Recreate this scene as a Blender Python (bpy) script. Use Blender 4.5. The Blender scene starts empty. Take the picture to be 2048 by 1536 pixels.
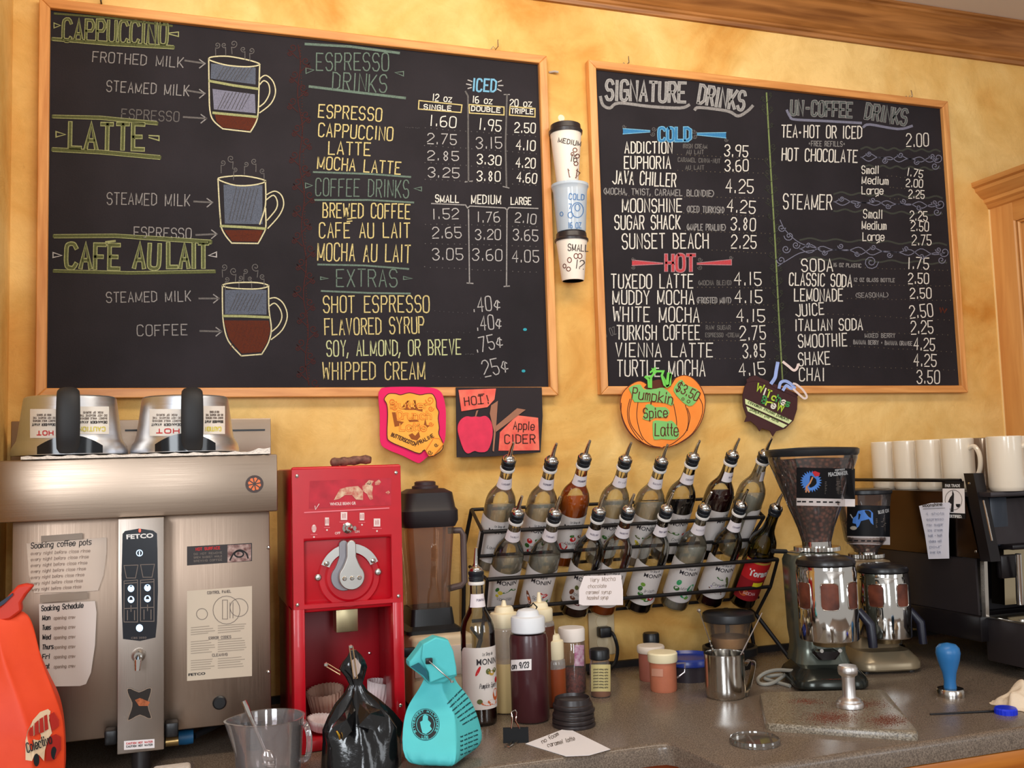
import bpy, bmesh, math, random
from mathutils import Vector, Matrix, Euler
from math import pi, sin, cos, radians, sqrt, atan2
random.seed(7)
S = bpy.context.scene
COL = S.collection

# ------------------------------------------------------------ camera
CF, CYAW, CPIT, CROL = 1943.4, 0.3318999, 0.0835754, -0.0302221
CAM = Vector((0, -2.3, 1.44))
Fv = Vector((sin(CYAW)*cos(CPIT), cos(CYAW)*cos(CPIT), sin(CPIT)))
_r = Vector((cos(CYAW), -sin(CYAW), 0)); _u = _r.cross(Fv)
Rv = _r*cos(CROL) + _u*sin(CROL)
Uv = _u*cos(CROL) - _r*sin(CROL)
cam = bpy.data.cameras.new('camera'); cam.sensor_width = 36; cam.lens = CF/2048*36
cam.clip_start = 0.05
co = bpy.data.objects.new('camera', cam); COL.objects.link(co)
co.matrix_world = Matrix(((Rv.x, Uv.x, -Fv.x, CAM.x), (Rv.y, Uv.y, -Fv.y, CAM.y), (Rv.z, Uv.z, -Fv.z, CAM.z), (0, 0, 0, 1)))
S.camera = co

def lin(c):
    return tuple(((v/255)/12.92 if v/255 <= .04045 else ((v/255+.055)/1.055)**2.4) for v in c[:3]) + (1,)

# ------------------------------------------------------------ world, lights, exposure
w = bpy.data.worlds.new('world'); S.world = w; w.use_nodes = True
bg = w.node_tree.nodes['Background']; bg.inputs[0].default_value = (1.0, .94, .88, 1); bg.inputs[1].default_value = .42

def area(name, loc, target, sx, sy, power, col):
    l = bpy.data.lights.new(name, 'AREA'); l.shape = 'RECTANGLE'; l.size = sx; l.size_y = sy; l.energy = power; l.color = col
    o = bpy.data.objects.new(name, l); COL.objects.link(o); o.location = loc
    o.rotation_euler = (Vector(target)-Vector(loc)).to_track_quat('-Z', 'Y').to_euler()
    return o
area('window_light', (-1.6, -4.2, 2.1), (.8, 0, 1.4), 1.2, 1.4, 76, (.88, .94, 1.0))
area('window_light_behind', (.3, -4.6, 1.9), (1.0, 0, 1.4), .5, 1.5, 30, (.88, .94, 1.0))
area('window_light_side', (2.9, -4.2, 1.9), (1.3, 0, 1.3), .8, 1.5, 16, (.9, .95, 1.0))
area('ceiling_light', (.75, -1.0, 2.72), (.8, 0, 1.9), 1.7, .4, 25, (1.0, .88, .72))
S.view_settings.view_transform = 'Standard'; S.view_settings.look = 'None'
S.view_settings.gamma = 1; S.view_settings.use_curve_mapping = False
S.view_settings.exposure = 0.0
S.cycles.max_bounces = 8; S.cycles.transparent_max_bounces = 24; S.cycles.caustics_reflective = False; S.cycles.caustics_refractive = False
S.cycles.sample_clamp_indirect = 4

# ------------------------------------------------------------ photo ray helpers: photo pixel -> point on a real plane
def ray(x, y): return Fv*CF + Rv*(x-1024) - Uv*(y-768)
def at(x, y, Y=0.): d = ray(x, y); return CAM + d*((Y-CAM.y)/d.y)
def ax(x, y, X): d = ray(x, y); return CAM + d*((X-CAM.x)/d.x)
def az(x, y, Z=.92): d = ray(x, y); return CAM + d*((Z-CAM.z)/d.z)
def mpp(p): return (Vector(p)-CAM).dot(Fv)/CF          # metres per photo pixel at a point
ZC = .92

# ------------------------------------------------------------ materials
def mat(name, col, rough=.5, metal=0., var=0., vscale=8., bump=0., bscale=60., col2=None, spec=.5, coat=0., emit=None, estr=0., aniso=None, alpha=1., trans=0., ior=1.45, stretch=None):
    m = bpy.data.materials.new(name); m.use_nodes = True; nt = m.node_tree; N = nt.nodes; L = nt.links
    b = N['Principled BSDF']; c = lin(col)
    b.inputs['Base Color'].default_value = c; b.inputs['Roughness'].default_value = rough; b.inputs['Metallic'].default_value = metal
    b.inputs['Specular IOR Level'].default_value = spec; b.inputs['Coat Weight'].default_value = coat
    b.inputs['Alpha'].default_value = alpha; b.inputs['Transmission Weight'].default_value = trans; b.inputs['IOR'].default_value = ior
    if emit: b.inputs['Emission Color'].default_value = lin(emit); b.inputs['Emission Strength'].default_value = estr
    src = None
    if var or col2 or bump:
        tc = N.new('ShaderNodeTexCoord'); mp = N.new('ShaderNodeMapping'); L.new(tc.outputs['Object'], mp.inputs[0])
        if stretch: mp.inputs['Scale'].default_value = stretch
        src = mp.outputs[0]
    if var or col2:
        n = N.new('ShaderNodeTexNoise'); n.inputs['Scale'].default_value = vscale; n.inputs['Detail'].default_value = 6; L.new(src, n.inputs[0])
        r = N.new('ShaderNodeValToRGB'); L.new(n.outputs[0], r.inputs[0])
        r.color_ramp.elements[0].position = .32; r.color_ramp.elements[1].position = .68
        if col2: a, z = lin(col2), c
        else: a = tuple(v*(1-var) for v in c[:3])+(1,); z = tuple(min(1, v*(1+var)) for v in c[:3])+(1,)
        r.color_ramp.elements[0].color = a; r.color_ramp.elements[1].color = z
        L.new(r.outputs[0], b.inputs['Base Color'])
    if bump:
        n2 = N.new('ShaderNodeTexNoise'); n2.inputs['Scale'].default_value = bscale; n2.inputs['Detail'].default_value = 5; L.new(src, n2.inputs[0])
        bp = N.new('ShaderNodeBump'); bp.inputs['Strength'].default_value = bump; bp.inputs['Distance'].default_value = .004
        L.new(n2.outputs[0], bp.inputs['Height']); L.new(bp.outputs[0], b.inputs['Normal'])
    return m

def glass(name, tint, refl=.9, dens=0.):
    """thin clear glass / plastic: tinted see-through plus fresnel gloss"""
    m = bpy.data.materials.new(name); m.use_nodes = True; nt = m.node_tree; N = nt.nodes; L = nt.links
    for n in list(N): N.remove(n)
    out = N.new('ShaderNodeOutputMaterial'); tr = N.new('ShaderNodeBsdfTransparent'); tr.inputs[0].default_value = lin(tint)
    gl = N.new('ShaderNodeBsdfGlossy'); gl.inputs['Roughness'].default_value = .04; gl.inputs[0].default_value = (1, 1, 1, 1)
    lw = N.new('ShaderNodeLayerWeight'); lw.inputs[0].default_value = .28
    mul = N.new('ShaderNodeMath'); mul.operation = 'MULTIPLY_ADD'; mul.inputs[1].default_value = refl; mul.inputs[2].default_value = .055
    L.new(lw.outputs['Fresnel'], mul.inputs[0])
    mx = N.new('ShaderNodeMixShader'); L.new(mul.outputs[0], mx.inputs[0]); L.new(tr.outputs[0], mx.inputs[1]); L.new(gl.outputs[0], mx.inputs[2])
    last = mx
    if dens:
        df = N.new('ShaderNodeBsdfDiffuse'); df.inputs[0].default_value = lin(tint)
        m2 = N.new('ShaderNodeMixShader'); m2.inputs[0].default_value = dens
        L.new(mx.outputs[0], m2.inputs[1]); L.new(df.outputs[0], m2.inputs[2]); last = m2
    L.new(last.outputs[0], out.inputs[0]); return m

def wall_mat():
    m = bpy.data.materials.new('faux_plaster'); m.use_nodes = True; N = m.node_tree.nodes; L = m.node_tree.links; b = N['Principled BSDF']
    b.inputs['Roughness'].default_value = .62; b.inputs['Specular IOR Level'].default_value = .25
    tc = N.new('ShaderNodeTexCoord')
    def noise(sc, det=5, dist=0., rough=.55):
        n = N.new('ShaderNodeTexNoise'); n.inputs['Scale'].default_value = sc; n.inputs['Detail'].default_value = det
        n.inputs['Distortion'].default_value = dist; n.inputs['Roughness'].default_value = rough; L.new(tc.outputs['Object'], n.inputs[0]); return n
    n1 = noise(2.3, 5, .9); r1 = N.new('ShaderNodeValToRGB'); L.new(n1.outputs[0], r1.inputs[0])
    e = r1.color_ramp.elements; e[0].position = .33; e[0].color = lin((212, 150, 68)); e[1].position = .62; e[1].color = lin((242, 204, 132))
    k = e.new(.46); k.color = lin((230, 184, 106))
    n2 = noise(9, 8, .6, .65); r2 = N.new('ShaderNodeValToRGB'); L.new(n2.outputs[0], r2.inputs[0])
    r2.color_ramp.elements[0].position = .33; r2.color_ramp.elements[0].color = (.80, .74, .62, 1); r2.color_ramp.elements[1].position = .6; r2.color_ramp.elements[1].color = (1, 1, 1, 1)
    mx = N.new('ShaderNodeMix'); mx.data_type = 'RGBA'; mx.blend_type = 'MULTIPLY'; mx.inputs[0].default_value = .75
    L.new(r1.outputs[0], mx.inputs[6]); L.new(r2.outputs[0], mx.inputs[7])
    n3 = noise(34, 8, 1.8, .7); r3 = N.new('ShaderNodeValToRGB'); L.new(n3.outputs[0], r3.inputs[0])
    r3.color_ramp.elements[0].position = .28; r3.color_ramp.elements[0].color = (.62, .52, .40, 1); r3.color_ramp.elements[1].position = .38; r3.color_ramp.elements[1].color = (1, 1, 1, 1)
    mx2 = N.new('ShaderNodeMix'); mx2.data_type = 'RGBA'; mx2.blend_type = 'MULTIPLY'; mx2.inputs[0].default_value = .35
    L.new(mx.outputs[2], mx2.inputs[6]); L.new(r3.outputs[0], mx2.inputs[7]); L.new(mx2.outputs[2], b.inputs['Base Color'])
    n4 = noise(14, 9, 1.2, .65); bp = N.new('ShaderNodeBump'); bp.inputs['Strength'].default_value = .5; bp.inputs['Distance'].default_value = .006
    L.new(n4.outputs[0], bp.inputs['Height']); L.new(bp.outputs[0], b.inputs['Normal'])
    return m

def wood_mat(name, c1, c2, axis='X', sc=1., rough=.38):
    m = bpy.data.materials.new(name); m.use_nodes = True; N = m.node_tree.nodes; L = m.node_tree.links; b = N['Principled BSDF']
    b.inputs['Roughness'].default_value = rough
    tc = N.new('ShaderNodeTexCoord'); mp = N.new('ShaderNodeMapping'); L.new(tc.outputs['Object'], mp.inputs[0])
    mp.inputs['Scale'].default_value = {'X': (2*sc, 26*sc, 26*sc), 'Z': (26*sc, 26*sc, 2*sc), 'Y': (26*sc, 2*sc, 26*sc)}[axis]
    n = N.new('ShaderNodeTexNoise'); n.inputs['Scale'].default_value = 2.2; n.inputs['Detail'].default_value = 7; n.inputs['Distortion'].default_value = .6; L.new(mp.outputs[0], n.inputs[0])
    r = N.new('ShaderNodeValToRGB'); L.new(n.outputs[0], r.inputs[0]); r.color_ramp.elements[0].position = .34; r.color_ramp.elements[1].position = .64
    r.color_ramp.elements[0].color = lin(c2); r.color_ramp.elements[1].color = lin(c1); L.new(r.outputs[0], b.inputs['Base Color'])
    bp = N.new('ShaderNodeBump'); bp.inputs['Strength'].default_value = .12; bp.inputs['Distance'].default_value = .002
    L.new(n.outputs[0], bp.inputs['Height']); L.new(bp.outputs[0], b.inputs['Normal'])
    return m

def speckle_mat(name, base, dark, light, sc=420, rough=.28):
    m = bpy.data.materials.new(name); m.use_nodes = True; N = m.node_tree.nodes; L = m.node_tree.links; b = N['Principled BSDF']
    b.inputs['Roughness'].default_value = rough
    tc = N.new('ShaderNodeTexCoord'); n = N.new('ShaderNodeTexNoise'); n.inputs['Scale'].default_value = sc; n.inputs['Detail'].default_value = 3; L.new(tc.outputs['Object'], n.inputs[0])
    r = N.new('ShaderNodeValToRGB'); L.new(n.outputs[0], r.inputs[0]); e = r.color_ramp.elements
    e[0].position = .36; e[0].color = lin(dark); e[1].position = .66; e[1].color = lin(light); k = e.new(.5); k.color = lin(base)
    L.new(r.outputs[0], b.inputs['Base Color'])
    n2 = N.new('ShaderNodeTexNoise'); n2.inputs['Scale'].default_value = 5; L.new(tc.outputs['Object'], n2.inputs[0])
    mr = N.new('ShaderNodeMapRange'); mr.inputs[3].default_value = rough*.75; mr.inputs[4].default_value = rough*1.35; L.new(n2.outputs[0], mr.inputs[0]); L.new(mr.outputs[0], b.inputs['Roughness'])
    return m

def chalk_mat(name, col, amt=.5, sc=500):
    """chalk on slate: dusty coverage"""
    m = bpy.data.materials.new('chalk_'+name); m.use_nodes = True; N = m.node_tree.nodes; L = m.node_tree.links; b = N['Principled BSDF']
    b.inputs['Roughness'].default_value = .9; b.inputs['Specular IOR Level'].default_value = .1
    tc = N.new('ShaderNodeTexCoord'); n = N.new('ShaderNodeTexNoise'); n.inputs['Scale'].default_value = sc; n.inputs['Detail'].default_value = 2; L.new(tc.outputs['Object'], n.inputs[0])
    r = N.new('ShaderNodeValToRGB'); L.new(n.outputs[0], r.inputs[0]); r.color_ramp.elements[0].position = .3; r.color_ramp.elements[1].position = .6
    c = lin(col); r.color_ramp.elements[0].color = tuple(v*(1-amt)+.02*amt for v in c[:3])+(1,); r.color_ramp.elements[1].color = c
    L.new(r.outputs[0], b.inputs['Base Color']); return m

def brushed_mat(name, col, rough=.3, axis='X'):
    m = bpy.data.materials.new(name); m.use_nodes = True; N = m.node_tree.nodes; L = m.node_tree.links; b = N['Principled BSDF']
    b.inputs['Base Color'].default_value = lin(col); b.inputs['Metallic'].default_value = 1; b.inputs['Roughness'].default_value = rough
    tc = N.new('ShaderNodeTexCoord'); mp = N.new('ShaderNodeMapping'); L.new(tc.outputs['Object'], mp.inputs[0])
    mp.inputs['Scale'].default_value = (6, 6, 400) if axis == 'X' else (400, 400, 6)
    n = N.new('ShaderNodeTexNoise'); n.inputs['Scale'].default_value = 1.5; n.inputs['Detail'].default_value = 4; L.new(mp.outputs[0], n.inputs[0])
    mr = N.new('ShaderNodeMapRange'); mr.inputs[3].default_value = rough*.75; mr.inputs[4].default_value = rough*1.3; L.new(n.outputs[0], mr.inputs[0]); L.new(mr.outputs[0], b.inputs['Roughness'])
    bp = N.new('ShaderNodeBump'); bp.inputs['Strength'].default_value = .05; bp.inputs['Distance'].default_value = .001
    L.new(n.outputs[0], bp.inputs['Height']); L.new(bp.outputs[0], b.inputs['Normal'])
    return m

# ------------------------------------------------------------ mesh builder
class MB:
    def __init__(s): s.v = []; s.f = []
    def add(s, vs, fs):
        o = len(s.v); s.v += [Vector(p) for p in vs]; s.f += [tuple(i+o for i in f) for f in fs]; return s
    def box(s, x0, x1, y0, y1, z0, z1, bev=0., seg=2, M=None):
        bm = bmesh.new(); bmesh.ops.create_cube(bm, size=1)
        for q in bm.verts: q.co = Vector(((x0+x1)/2+q.co.x*(x1-x0), (y0+y1)/2+q.co.y*(y1-y0), (z0+z1)/2+q.co.z*(z1-z0)))
        if bev: bmesh.ops.bevel(bm, geom=list(bm.edges), offset=bev, segments=seg, profile=.5, affect='EDGES')
        if M: bmesh.ops.transform(bm, matrix=M, verts=bm.verts)
        bm.verts.index_update(); s.add([q.co.copy() for q in bm.verts], [[q.index for q in f.verts] for f in bm.faces]); bm.free(); return s
    def lathe(s, prof, seg=32, c=(0, 0, 0), M=None, a0=0., a1=2*pi, sx=1., sy=1.):
        full = abs(a1-a0-2*pi) < 1e-6; n = seg if full else seg+1; vs = []; fs = []
        for (r, z) in prof:
            for i in range(n):
                a = a0+(a1-a0)*i/seg; p = Vector((r*cos(a)*sx, r*sin(a)*sy, z)); vs.append(p)
        for j in range(len(prof)-1):
            for i in range(seg):
                k = (i+1) % n; fs.append((j*n+i, j*n+k, (j+1)*n+k, (j+1)*n+i))
        if full:
            if prof[0][0] > 1e-6: fs.append(tuple(reversed(range(n))))
            if prof[-1][0] > 1e-6: fs.append(tuple((len(prof)-1)*n+i for i in range(n)))
        if M: vs = [M @ p for p in vs]
        c = Vector(c); s.add([p+c for p in vs], fs); return s
    def tube(s, pts, r, seg=10, closed=False, cap=True):
        pts = [Vector(p) for p in pts]; n = len(pts); vs = []; fs = []; rr = r if isinstance(r, (list, tuple)) else [r]*n
        prev = None
        for i, p in enumerate(pts):
            a = pts[(i-1) % n] if (closed or i > 0) else p; b = pts[(i+1) % n] if (closed or i < n-1) else p
            t = (b-a); t = t.normalized() if t.length > 1e-9 else Vector((0, 0, 1))
            if prev is None:
                u = t.cross(Vector((0, 0, 1)));  u = t.cross(Vector((0, 1, 0))) if u.length < .05 else u
            else: u = prev - t*prev.dot(t)
            u.normalize(); prev = u; v = t.cross(u)
            for k in range(seg): an = 2*pi*k/seg; vs.append(p+(u*cos(an)+v*sin(an))*rr[i])
        for i in range(n if closed else n-1):
            j = (i+1) % n
            for k in range(seg): fs.append((i*seg+k, i*seg+(k+1) % seg, j*seg+(k+1) % seg, j*seg+k))
        if cap and not closed: fs.append(tuple(reversed(range(seg)))); fs.append(tuple((n-1)*seg+k for k in range(seg)))
        s.add(vs, fs); return s
    def prism(s, pts, ext):
        pts = [Vector(p) for p in pts]; n = len(pts); ext = Vector(ext)
        s.add(pts+[p+ext for p in pts], [tuple(range(n)), tuple(reversed(range(n, 2*n)))]+[(i, n+i, n+(i+1) % n, (i+1) % n) for i in range(n)]); return s
    def quad(s, a, b, c, d): s.add([a, b, c, d], [(0, 1, 2, 3)]); return s
    def build(s, name, m, parent=None, smooth=True, ang=35, recalc=True, offset=None, bev=0.):
        me = bpy.data.meshes.new(name)
        off = Vector(offset) if offset is not None else Vector((0, 0, 0))
        me.from_pydata([p-off for p in s.v], [], s.f)
        if recalc:
            bm = bmesh.new(); bm.from_mesh(me); bmesh.ops.recalc_face_normals(bm, faces=bm.faces); bm.to_mesh(me); bm.free()
        if smooth:
            me.shade_smooth(); me.set_sharp_from_angle(angle=radians(ang))
        me.materials.append(m); o = bpy.data.objects.new(name, me); COL.objects.link(o)
        if parent: o.parent = parent
        if bev:
            md = o.modifiers.new('bevel', 'BEVEL'); md.width = bev; md.segments = 2; md.limit_method = 'ANGLE'; md.angle_limit = radians(50)
        return o

def thing(name, label, cat, loc=(0, 0, 0), rot=None, group=None):
    o = bpy.data.objects.new(name, None); COL.objects.link(o); o.location = loc; o.empty_display_size = .02
    if rot: o.rotation_euler = rot
    o['label'] = label; o['category'] = cat
    if group: o['group'] = group
    return o
def tag(o, label, cat, group=None):
    o['label'] = label; o['category'] = cat
    if group: o['group'] = group
    return o
def struct(o): o['kind'] = 'structure'; return o

# ------------------------------------------------------------ hand lettering: single-stroke glyphs, grid x 0-4, y 0-8 (baseline 2)
G = {'A': '022842/1434', 'B': '0208283746350 5/35444332 02', 'C': '~47381807031232 43', 'D': '020828474322 02', 'E': '48080242/0535', 'F': '480802/0535',
 'G': '~4738180703123243/434525', 'H': '0802/4842/0545', 'I': '2822', 'J': '~48433222 03', 'K': '0802/4804/1542', 'L': '080242', 'M': '020823335852', 'N': '02084248',
 'O': '~18070312324347381 8', 'P': '0208384746350 5', 'Q': '~180703123243473818/2442', 'R': '020838474635 05/2542', 'S': '~473818070615354443321203', 'T': '0848/2822',
 'U': '~080312324348', 'V': '082248', 'W': '081226364258', 'X': '0842/4802', 'Y': '082548/2522', 'Z': '08480242', '0': '~180703123243473818', '1': '2822',
 '2': '~071838474603/0242', '3': '~0718384746 25/~254443321203', '4': '32380444', '5': '480805/~05354443321203', '6': '~38070312324344351504', '7': '084812',
 '8': '~251617283736251413223334 25', '9': '~45150607183847 32', '.': '2223', ',': '2311', '(': '~38161432', ')': '~18363412', '-': '1535', '+': '1535/2624',
 "'": '2726', '"': '1716/3736', '!': '2824/2223', '*': '2624/1535', '/': '4802', '$': '~473818070615354443321203/2921', ':': '2625/2322', '&': '2524',
 '|': '2822', 'c2': '', '@': '~45261504 2343/3622',
 'a': '~45361605031232 44/464352', 'b': '0802/~063645433202', 'c': '~45361605031232', 'd': '4842/~4616050312 42', 'e': '~04444536160503123243', 'f': '~48281722/0535',
 'g': '~46160503124 3/~464131 10', 'h': '0802/~05264542', 'i': '2622/2827', 'j': '~262110', 'k': '0802/4604 42', 'l': '2822', 'm': '0602/~05162522/~25364542',
 'n': '0602/~05264542', 'o': '~160503123243453616', 'p': '0600/~063645433202', 'q': '4640/~46160503124 3', 'r': '0602/~052646', 's': '~46160514344332 02', 't': '282332/1636',
 'u': '~06031232 43/4642', 'v': '062246', 'w': '0612253246', 'x': '0642/4602', 'y': '0622/4610', 'z': '06460242', 'é': '~04444536160503123243/2739', '°': ''}
ADV = {'M': 7.0, 'W': 7.0, 'I': 3.2, 'i': 3.0, 'l': 3.0, '1': 3.6, '.': 3.2, ',': 2.6, ' ': 5.2, '(': 2.6, ')': 2.6, "'": 2., 'j': 3, '!': 2.6, ':': 2.4, 't': 3.6, 'f': 4, 'r': 4.2, '|': 2}
def catmull(p, k=4):
    if len(p) < 3: return p
    cl = (p[0]-p[-1]).length < 1e-6; out = []; n = len(p)
    for i in range(n-1):
        a = p[i-1] if i > 0 else (p[-2] if cl else p[0]); b = p[i]; c = p[i+1]; d = p[i+2] if i+2 < n else (p[1] if cl else p[-1])
        for t in range(k):
            u = t/k; out.append(.5*((2*b)+(c-a)*u+(2*a-5*b+4*c-d)*u*u+(3*b-a-3*c+d)*u**3))
    out.append(p[-1]); return out
def strokes(txt):
    """-> polylines (x right, y up; cap height 1), total width"""
    out = []; x = 0.
    for ch in txt:
        g = G.get(ch, ''); a = ADV.get(ch, 6.0); off = x-((4-(a-2.0))/2 if ch in ADV and ch not in 'MW' else 0)
        for st in g.split('/'):
            if not st: continue
            sm = st[0] == '~'; d = st.replace('~', '').replace(' ', '')
            p = [Vector((off+int(d[i]), int(d[i+1])-2)) for i in range(0, len(d)-1, 2)]
            out.append([Vector((q.x/6, q.y/6)) for q in (catmull(p) if sm else p)])
        x += a
    return out, max(.1, (x-2.0)/6)
def surf_fn(o, off):
    from mathutils.bvhtree import BVHTree
    bpy.context.view_layer.update(); e = o.evaluated_get(bpy.context.evaluated_depsgraph_get()); me = e.to_mesh(); M = o.matrix_world
    bv = BVHTree.FromPolygons([M @ v.co for v in me.vertices], [tuple(p.vertices) for p in me.polygons]); last = [None]
    def f(q):
        d = ray(q.x, q.y).normalized(); h = bv.ray_cast(CAM, d)
        if h[0] is None: return last[0] if last[0] is not None else CAM+d*2
        last[0] = h[0]-d*off; return last[0]
    f.down = True; return f
def jig(pl, a):
    if not a: return pl
    out = []
    for st in pl:
        dx, dy = random.uniform(-a, a), random.uniform(-a, a); out.append([p+Vector((dx+random.uniform(-a, a)*.4, dy+random.uniform(-a, a)*.4)) for p in st])
    return out
def place(txt, x0, y0, x1, y1, h, lean=0., jit=.02):
    """lay a word with its baseline from (x0,y0) to (x1,y1); image-style coordinates (y down)"""
    pl, wd = strokes(txt); b = Vector((x1-x0, y1-y0)); up = Vector((b.y, -b.x)).normalized()*h
    if up.y > 0 and h > 0 and b.x > 0: up = -up
    up = up + b.normalized()*lean*h
    return [[Vector((x0, y0))+b*(p.x/wd)+up*p.y for p in st] for st in jig(pl, jit)]
def ribbon(mb, pl, w, fn):
    for st in pl:
        p = [st[0]]+[q for a, q in zip(st, st[1:]) if (q-a).length > 1e-5]
        if len(p) < 2: p = [st[0], st[0]+Vector((0, w*.8))]
        cl = (p[0]-p[-1]).length < 1e-4 and len(p) > 3
        n = len(p); L = []; R = []
        for i in range(n):
            a = p[i-1] if i > 0 else (p[-2] if cl else None); c = p[i+1] if i < n-1 else (p[1] if cl else None)
            d1 = (p[i]-a).normalized() if a is not None else None; d2 = (c-p[i]).normalized() if c is not None else None
            if d1 is None: d1 = d2
            if d2 is None: d2 = d1
            n1 = Vector((-d1.y, d1.x)); n2 = Vector((-d2.y, d2.x)); m = n1+n2
            m = n1 if m.length < .3 else m.normalized(); k = min(1.6, 1/max(.4, m.dot(n1)))
            e = Vector((0, 0))
            if i == 0 and not cl: e = -d1*w*.35
            if i == n-1 and not cl: e = d2*w*.35
            L.append(p[i]+e+m*w/2*k); R.append(p[i]+e-m*w/2*k)
        vs = [fn(q) for q in L]+[fn(q) for q in R]
        mb.add(vs, [(i, i+1, n+i+1, n+i) for i in range(n-1)])
    return mb
_fontc = {}
def ptext(txt, bold=0.):
    """printed lettering from Blender's built-in font -> verts (cap height ~1), faces, width"""
    k = (txt, bold)
    if k in _fontc: return _fontc[k]
    c = bpy.data.curves.new('t', 'FONT'); c.body = txt; c.size = 1.37; c.resolution_u = 2; c.offset = bold
    o = bpy.data.objects.new('t', c); me = bpy.data.meshes.new_from_object(o)
    vs = [v.co.copy() for v in me.vertices]; fs = [tuple(f.vertices) for f in me.polygons]
    bpy.data.objects.remove(o); bpy.data.curves.remove(c); bpy.data.meshes.remove(me)
    mn = min(v.x for v in vs); wd = max(v.x for v in vs)-mn
    vs = [Vector((v.x-mn, v.y, 0)) for v in vs]; _fontc[k] = (vs, fs, wd); return _fontc[k]
def printed(mb, txt, x0, y0, x1, y1, h, fn, bold=0.02):
    vs, fs, wd = ptext(txt, bold); b = Vector((x1-x0, y1-y0)); up = Vector((b.y, -b.x)).normalized()*abs(h)
    if fn_down(fn) is False: up = -up
    mb.add([fn(Vector((x0, y0))+b*(v.x/wd)+up*v.y) for v in vs], fs); return mb
def fn_down(fn): return getattr(fn, 'down', True)
def plane_fn(Y):
    def f(q): return at(q.x, q.y, Y)
    f.down = True; return f
def V2(l): return [Vector(p) for p in l]
def rect_fn(o, ux, uy):
    """local plane: origin o, unit x vector, unit y (down) vector"""
    o = Vector(o); ux = Vector(ux); uy = Vector(uy)
    def f(q): return o+ux*q.x+uy*q.y
    f.down = True; return f
def smoothp(l, k=4, closed=False):
    p = V2(l)
    if closed: p = p+[p[0]]
    return catmull(p, k)
def blob(mb, pts, fn): mb.add([fn(p) for p in pts], [tuple(range(len(pts)))]); return mb
def ell(cx, cy, rx, ry, n=20, rot=0., a0=0., a1=2*pi):
    return [Vector((cx+rx*cos(a)*cos(rot)-ry*sin(a)*sin(rot), cy+rx*cos(a)*sin(rot)+ry*sin(a)*cos(rot))) for a in (a0+(a1-a0)*i/n for i in range(n+(0 if abs(a1-a0-2*pi) < 1e-6 else 1)))]
def ring(cx, cy, rx, ry=None, n=20): e = ell(cx, cy, rx, ry or rx, n); return e+[e[0]]
def spiral(x, y, r, d=1, turns=1.4, tail=None, a0=0.):
    n = 16; pts = [Vector((x+d*r*(1-.85*i/n)*cos(a0+2*pi*turns*i/n), y+r*(1-.85*i/n)*sin(a0+2*pi*turns*i/n))) for i in range(n+1)]
    if tail: pts = [Vector(tail)]+pts
    return pts
# ============================================================ THE SETTING
WY = .012                                   # wall surface; chalkboard slates sit at Y=0
M_wall = wall_mat()
M_oak = wood_mat('oak_x', (226, 160, 92), (196, 128, 66), 'X'); M_oakz = wood_mat('oak_z', (230, 166, 98), (198, 130, 68), 'Z')
M_crown = wood_mat('crown_wood', (176, 118, 62), (128, 78, 34), 'X', .8, .45)
M_cabz = wood_mat('maple_z', (222, 164, 96), (204, 142, 78), 'Z', .6, .4); M_cabx = wood_mat('maple_y', (216, 156, 88), (196, 132, 68), 'Y', .6, .4)
M_ceil = mat('ceiling_paint', (226, 220, 214), .8)
M_floor = mat('floor_tile', (120, 92, 70), .5, var=.15)
LX = -.345
struct(MB().box(LX-.1, 4.0, WY, WY+.12, 0, 2.765).build('wall_back', M_wall))
struct(MB().box(LX-.1, LX, -.66, WY, 0, 2.765).build('wall_left', M_wall))
struct(MB().box(LX-.1, 4.0, -4.9, WY+.12, 2.765, 2.865).build('ceiling', M_ceil))
struct(MB().box(LX-.1, 4.0, -4.9, WY+.12, -.1, 0).build('floor', M_floor))
# crown moulding: profile (distance from wall, z), swept along X
zc0, zc1 = 2.663, 2.765
pr = [(0, 0), (.010, 0), (.013, .010), (.018, .013), (.018, .020), (.026, .024), (.034, .031), (.046, .045), (.062, .066), (.078, .080), (.084, .084), (.084, .092), (.090, .095), (.090, .102), (0, .102)]
struct(MB().prism([(LX, WY-d, zc0+z) for d, z in pr], (3.55, 0, 0)).build('trim_1', M_crown, ang=20))
# dark caulk strip where the worktop meets the wall
M_blk = mat('black_plastic', (26, 26, 28), .35, var=.1); M_rub = mat('black_rubber', (34, 34, 36), .6)
struct(MB().box(LX, 2.6, WY-.012, WY, ZC, ZC+.016).build('trim_2', mat('dark_caulk', (34, 30, 30), .6)))

# ---- tall wooden cabinet on the right, its panelled side facing left
cab = thing('wall_cabinet', 'honey-coloured wooden cabinet with stepped cornice and panelled side at right of wall', 'cabinet', (2.38, WY, 1.30))
def cb(mb, name, m, par=cab): return mb.build(name, m, par, offset=cab.location, ang=25)
cz0, cz1 = 1.30, 2.215
cb(MB().box(2.39, 3.1, -.62, WY, cz0, cz1), 'carcass', M_cabz)
cb(MB().box(2.378, 2.392, -.075, WY, cz0, cz1, .002), 'stile', M_cabz)
cb(MB().box(2.378, 2.392, -.62, -.545, cz0, cz1, .002), 'stile', M_cabz)
cb(MB().box(2.378, 2.392, -.545, -.075, 2.13, cz1, .002), 'rail', M_cabx)
cb(MB().box(2.378, 2.392, -.545, -.075, cz0, 1.38, .002), 'rail', M_cabx)
pm = MB()
for a, b_ in ((0, .386), (.008, .388)): pm.tube([(2.384, -.075-a*2, 1.38), (2.384, -.075-a*2, 2.13-a), (2.384, -.545, 2.13-a)], .006, 6)
cb(pm, 'panel_bead', M_cabz)
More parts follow.
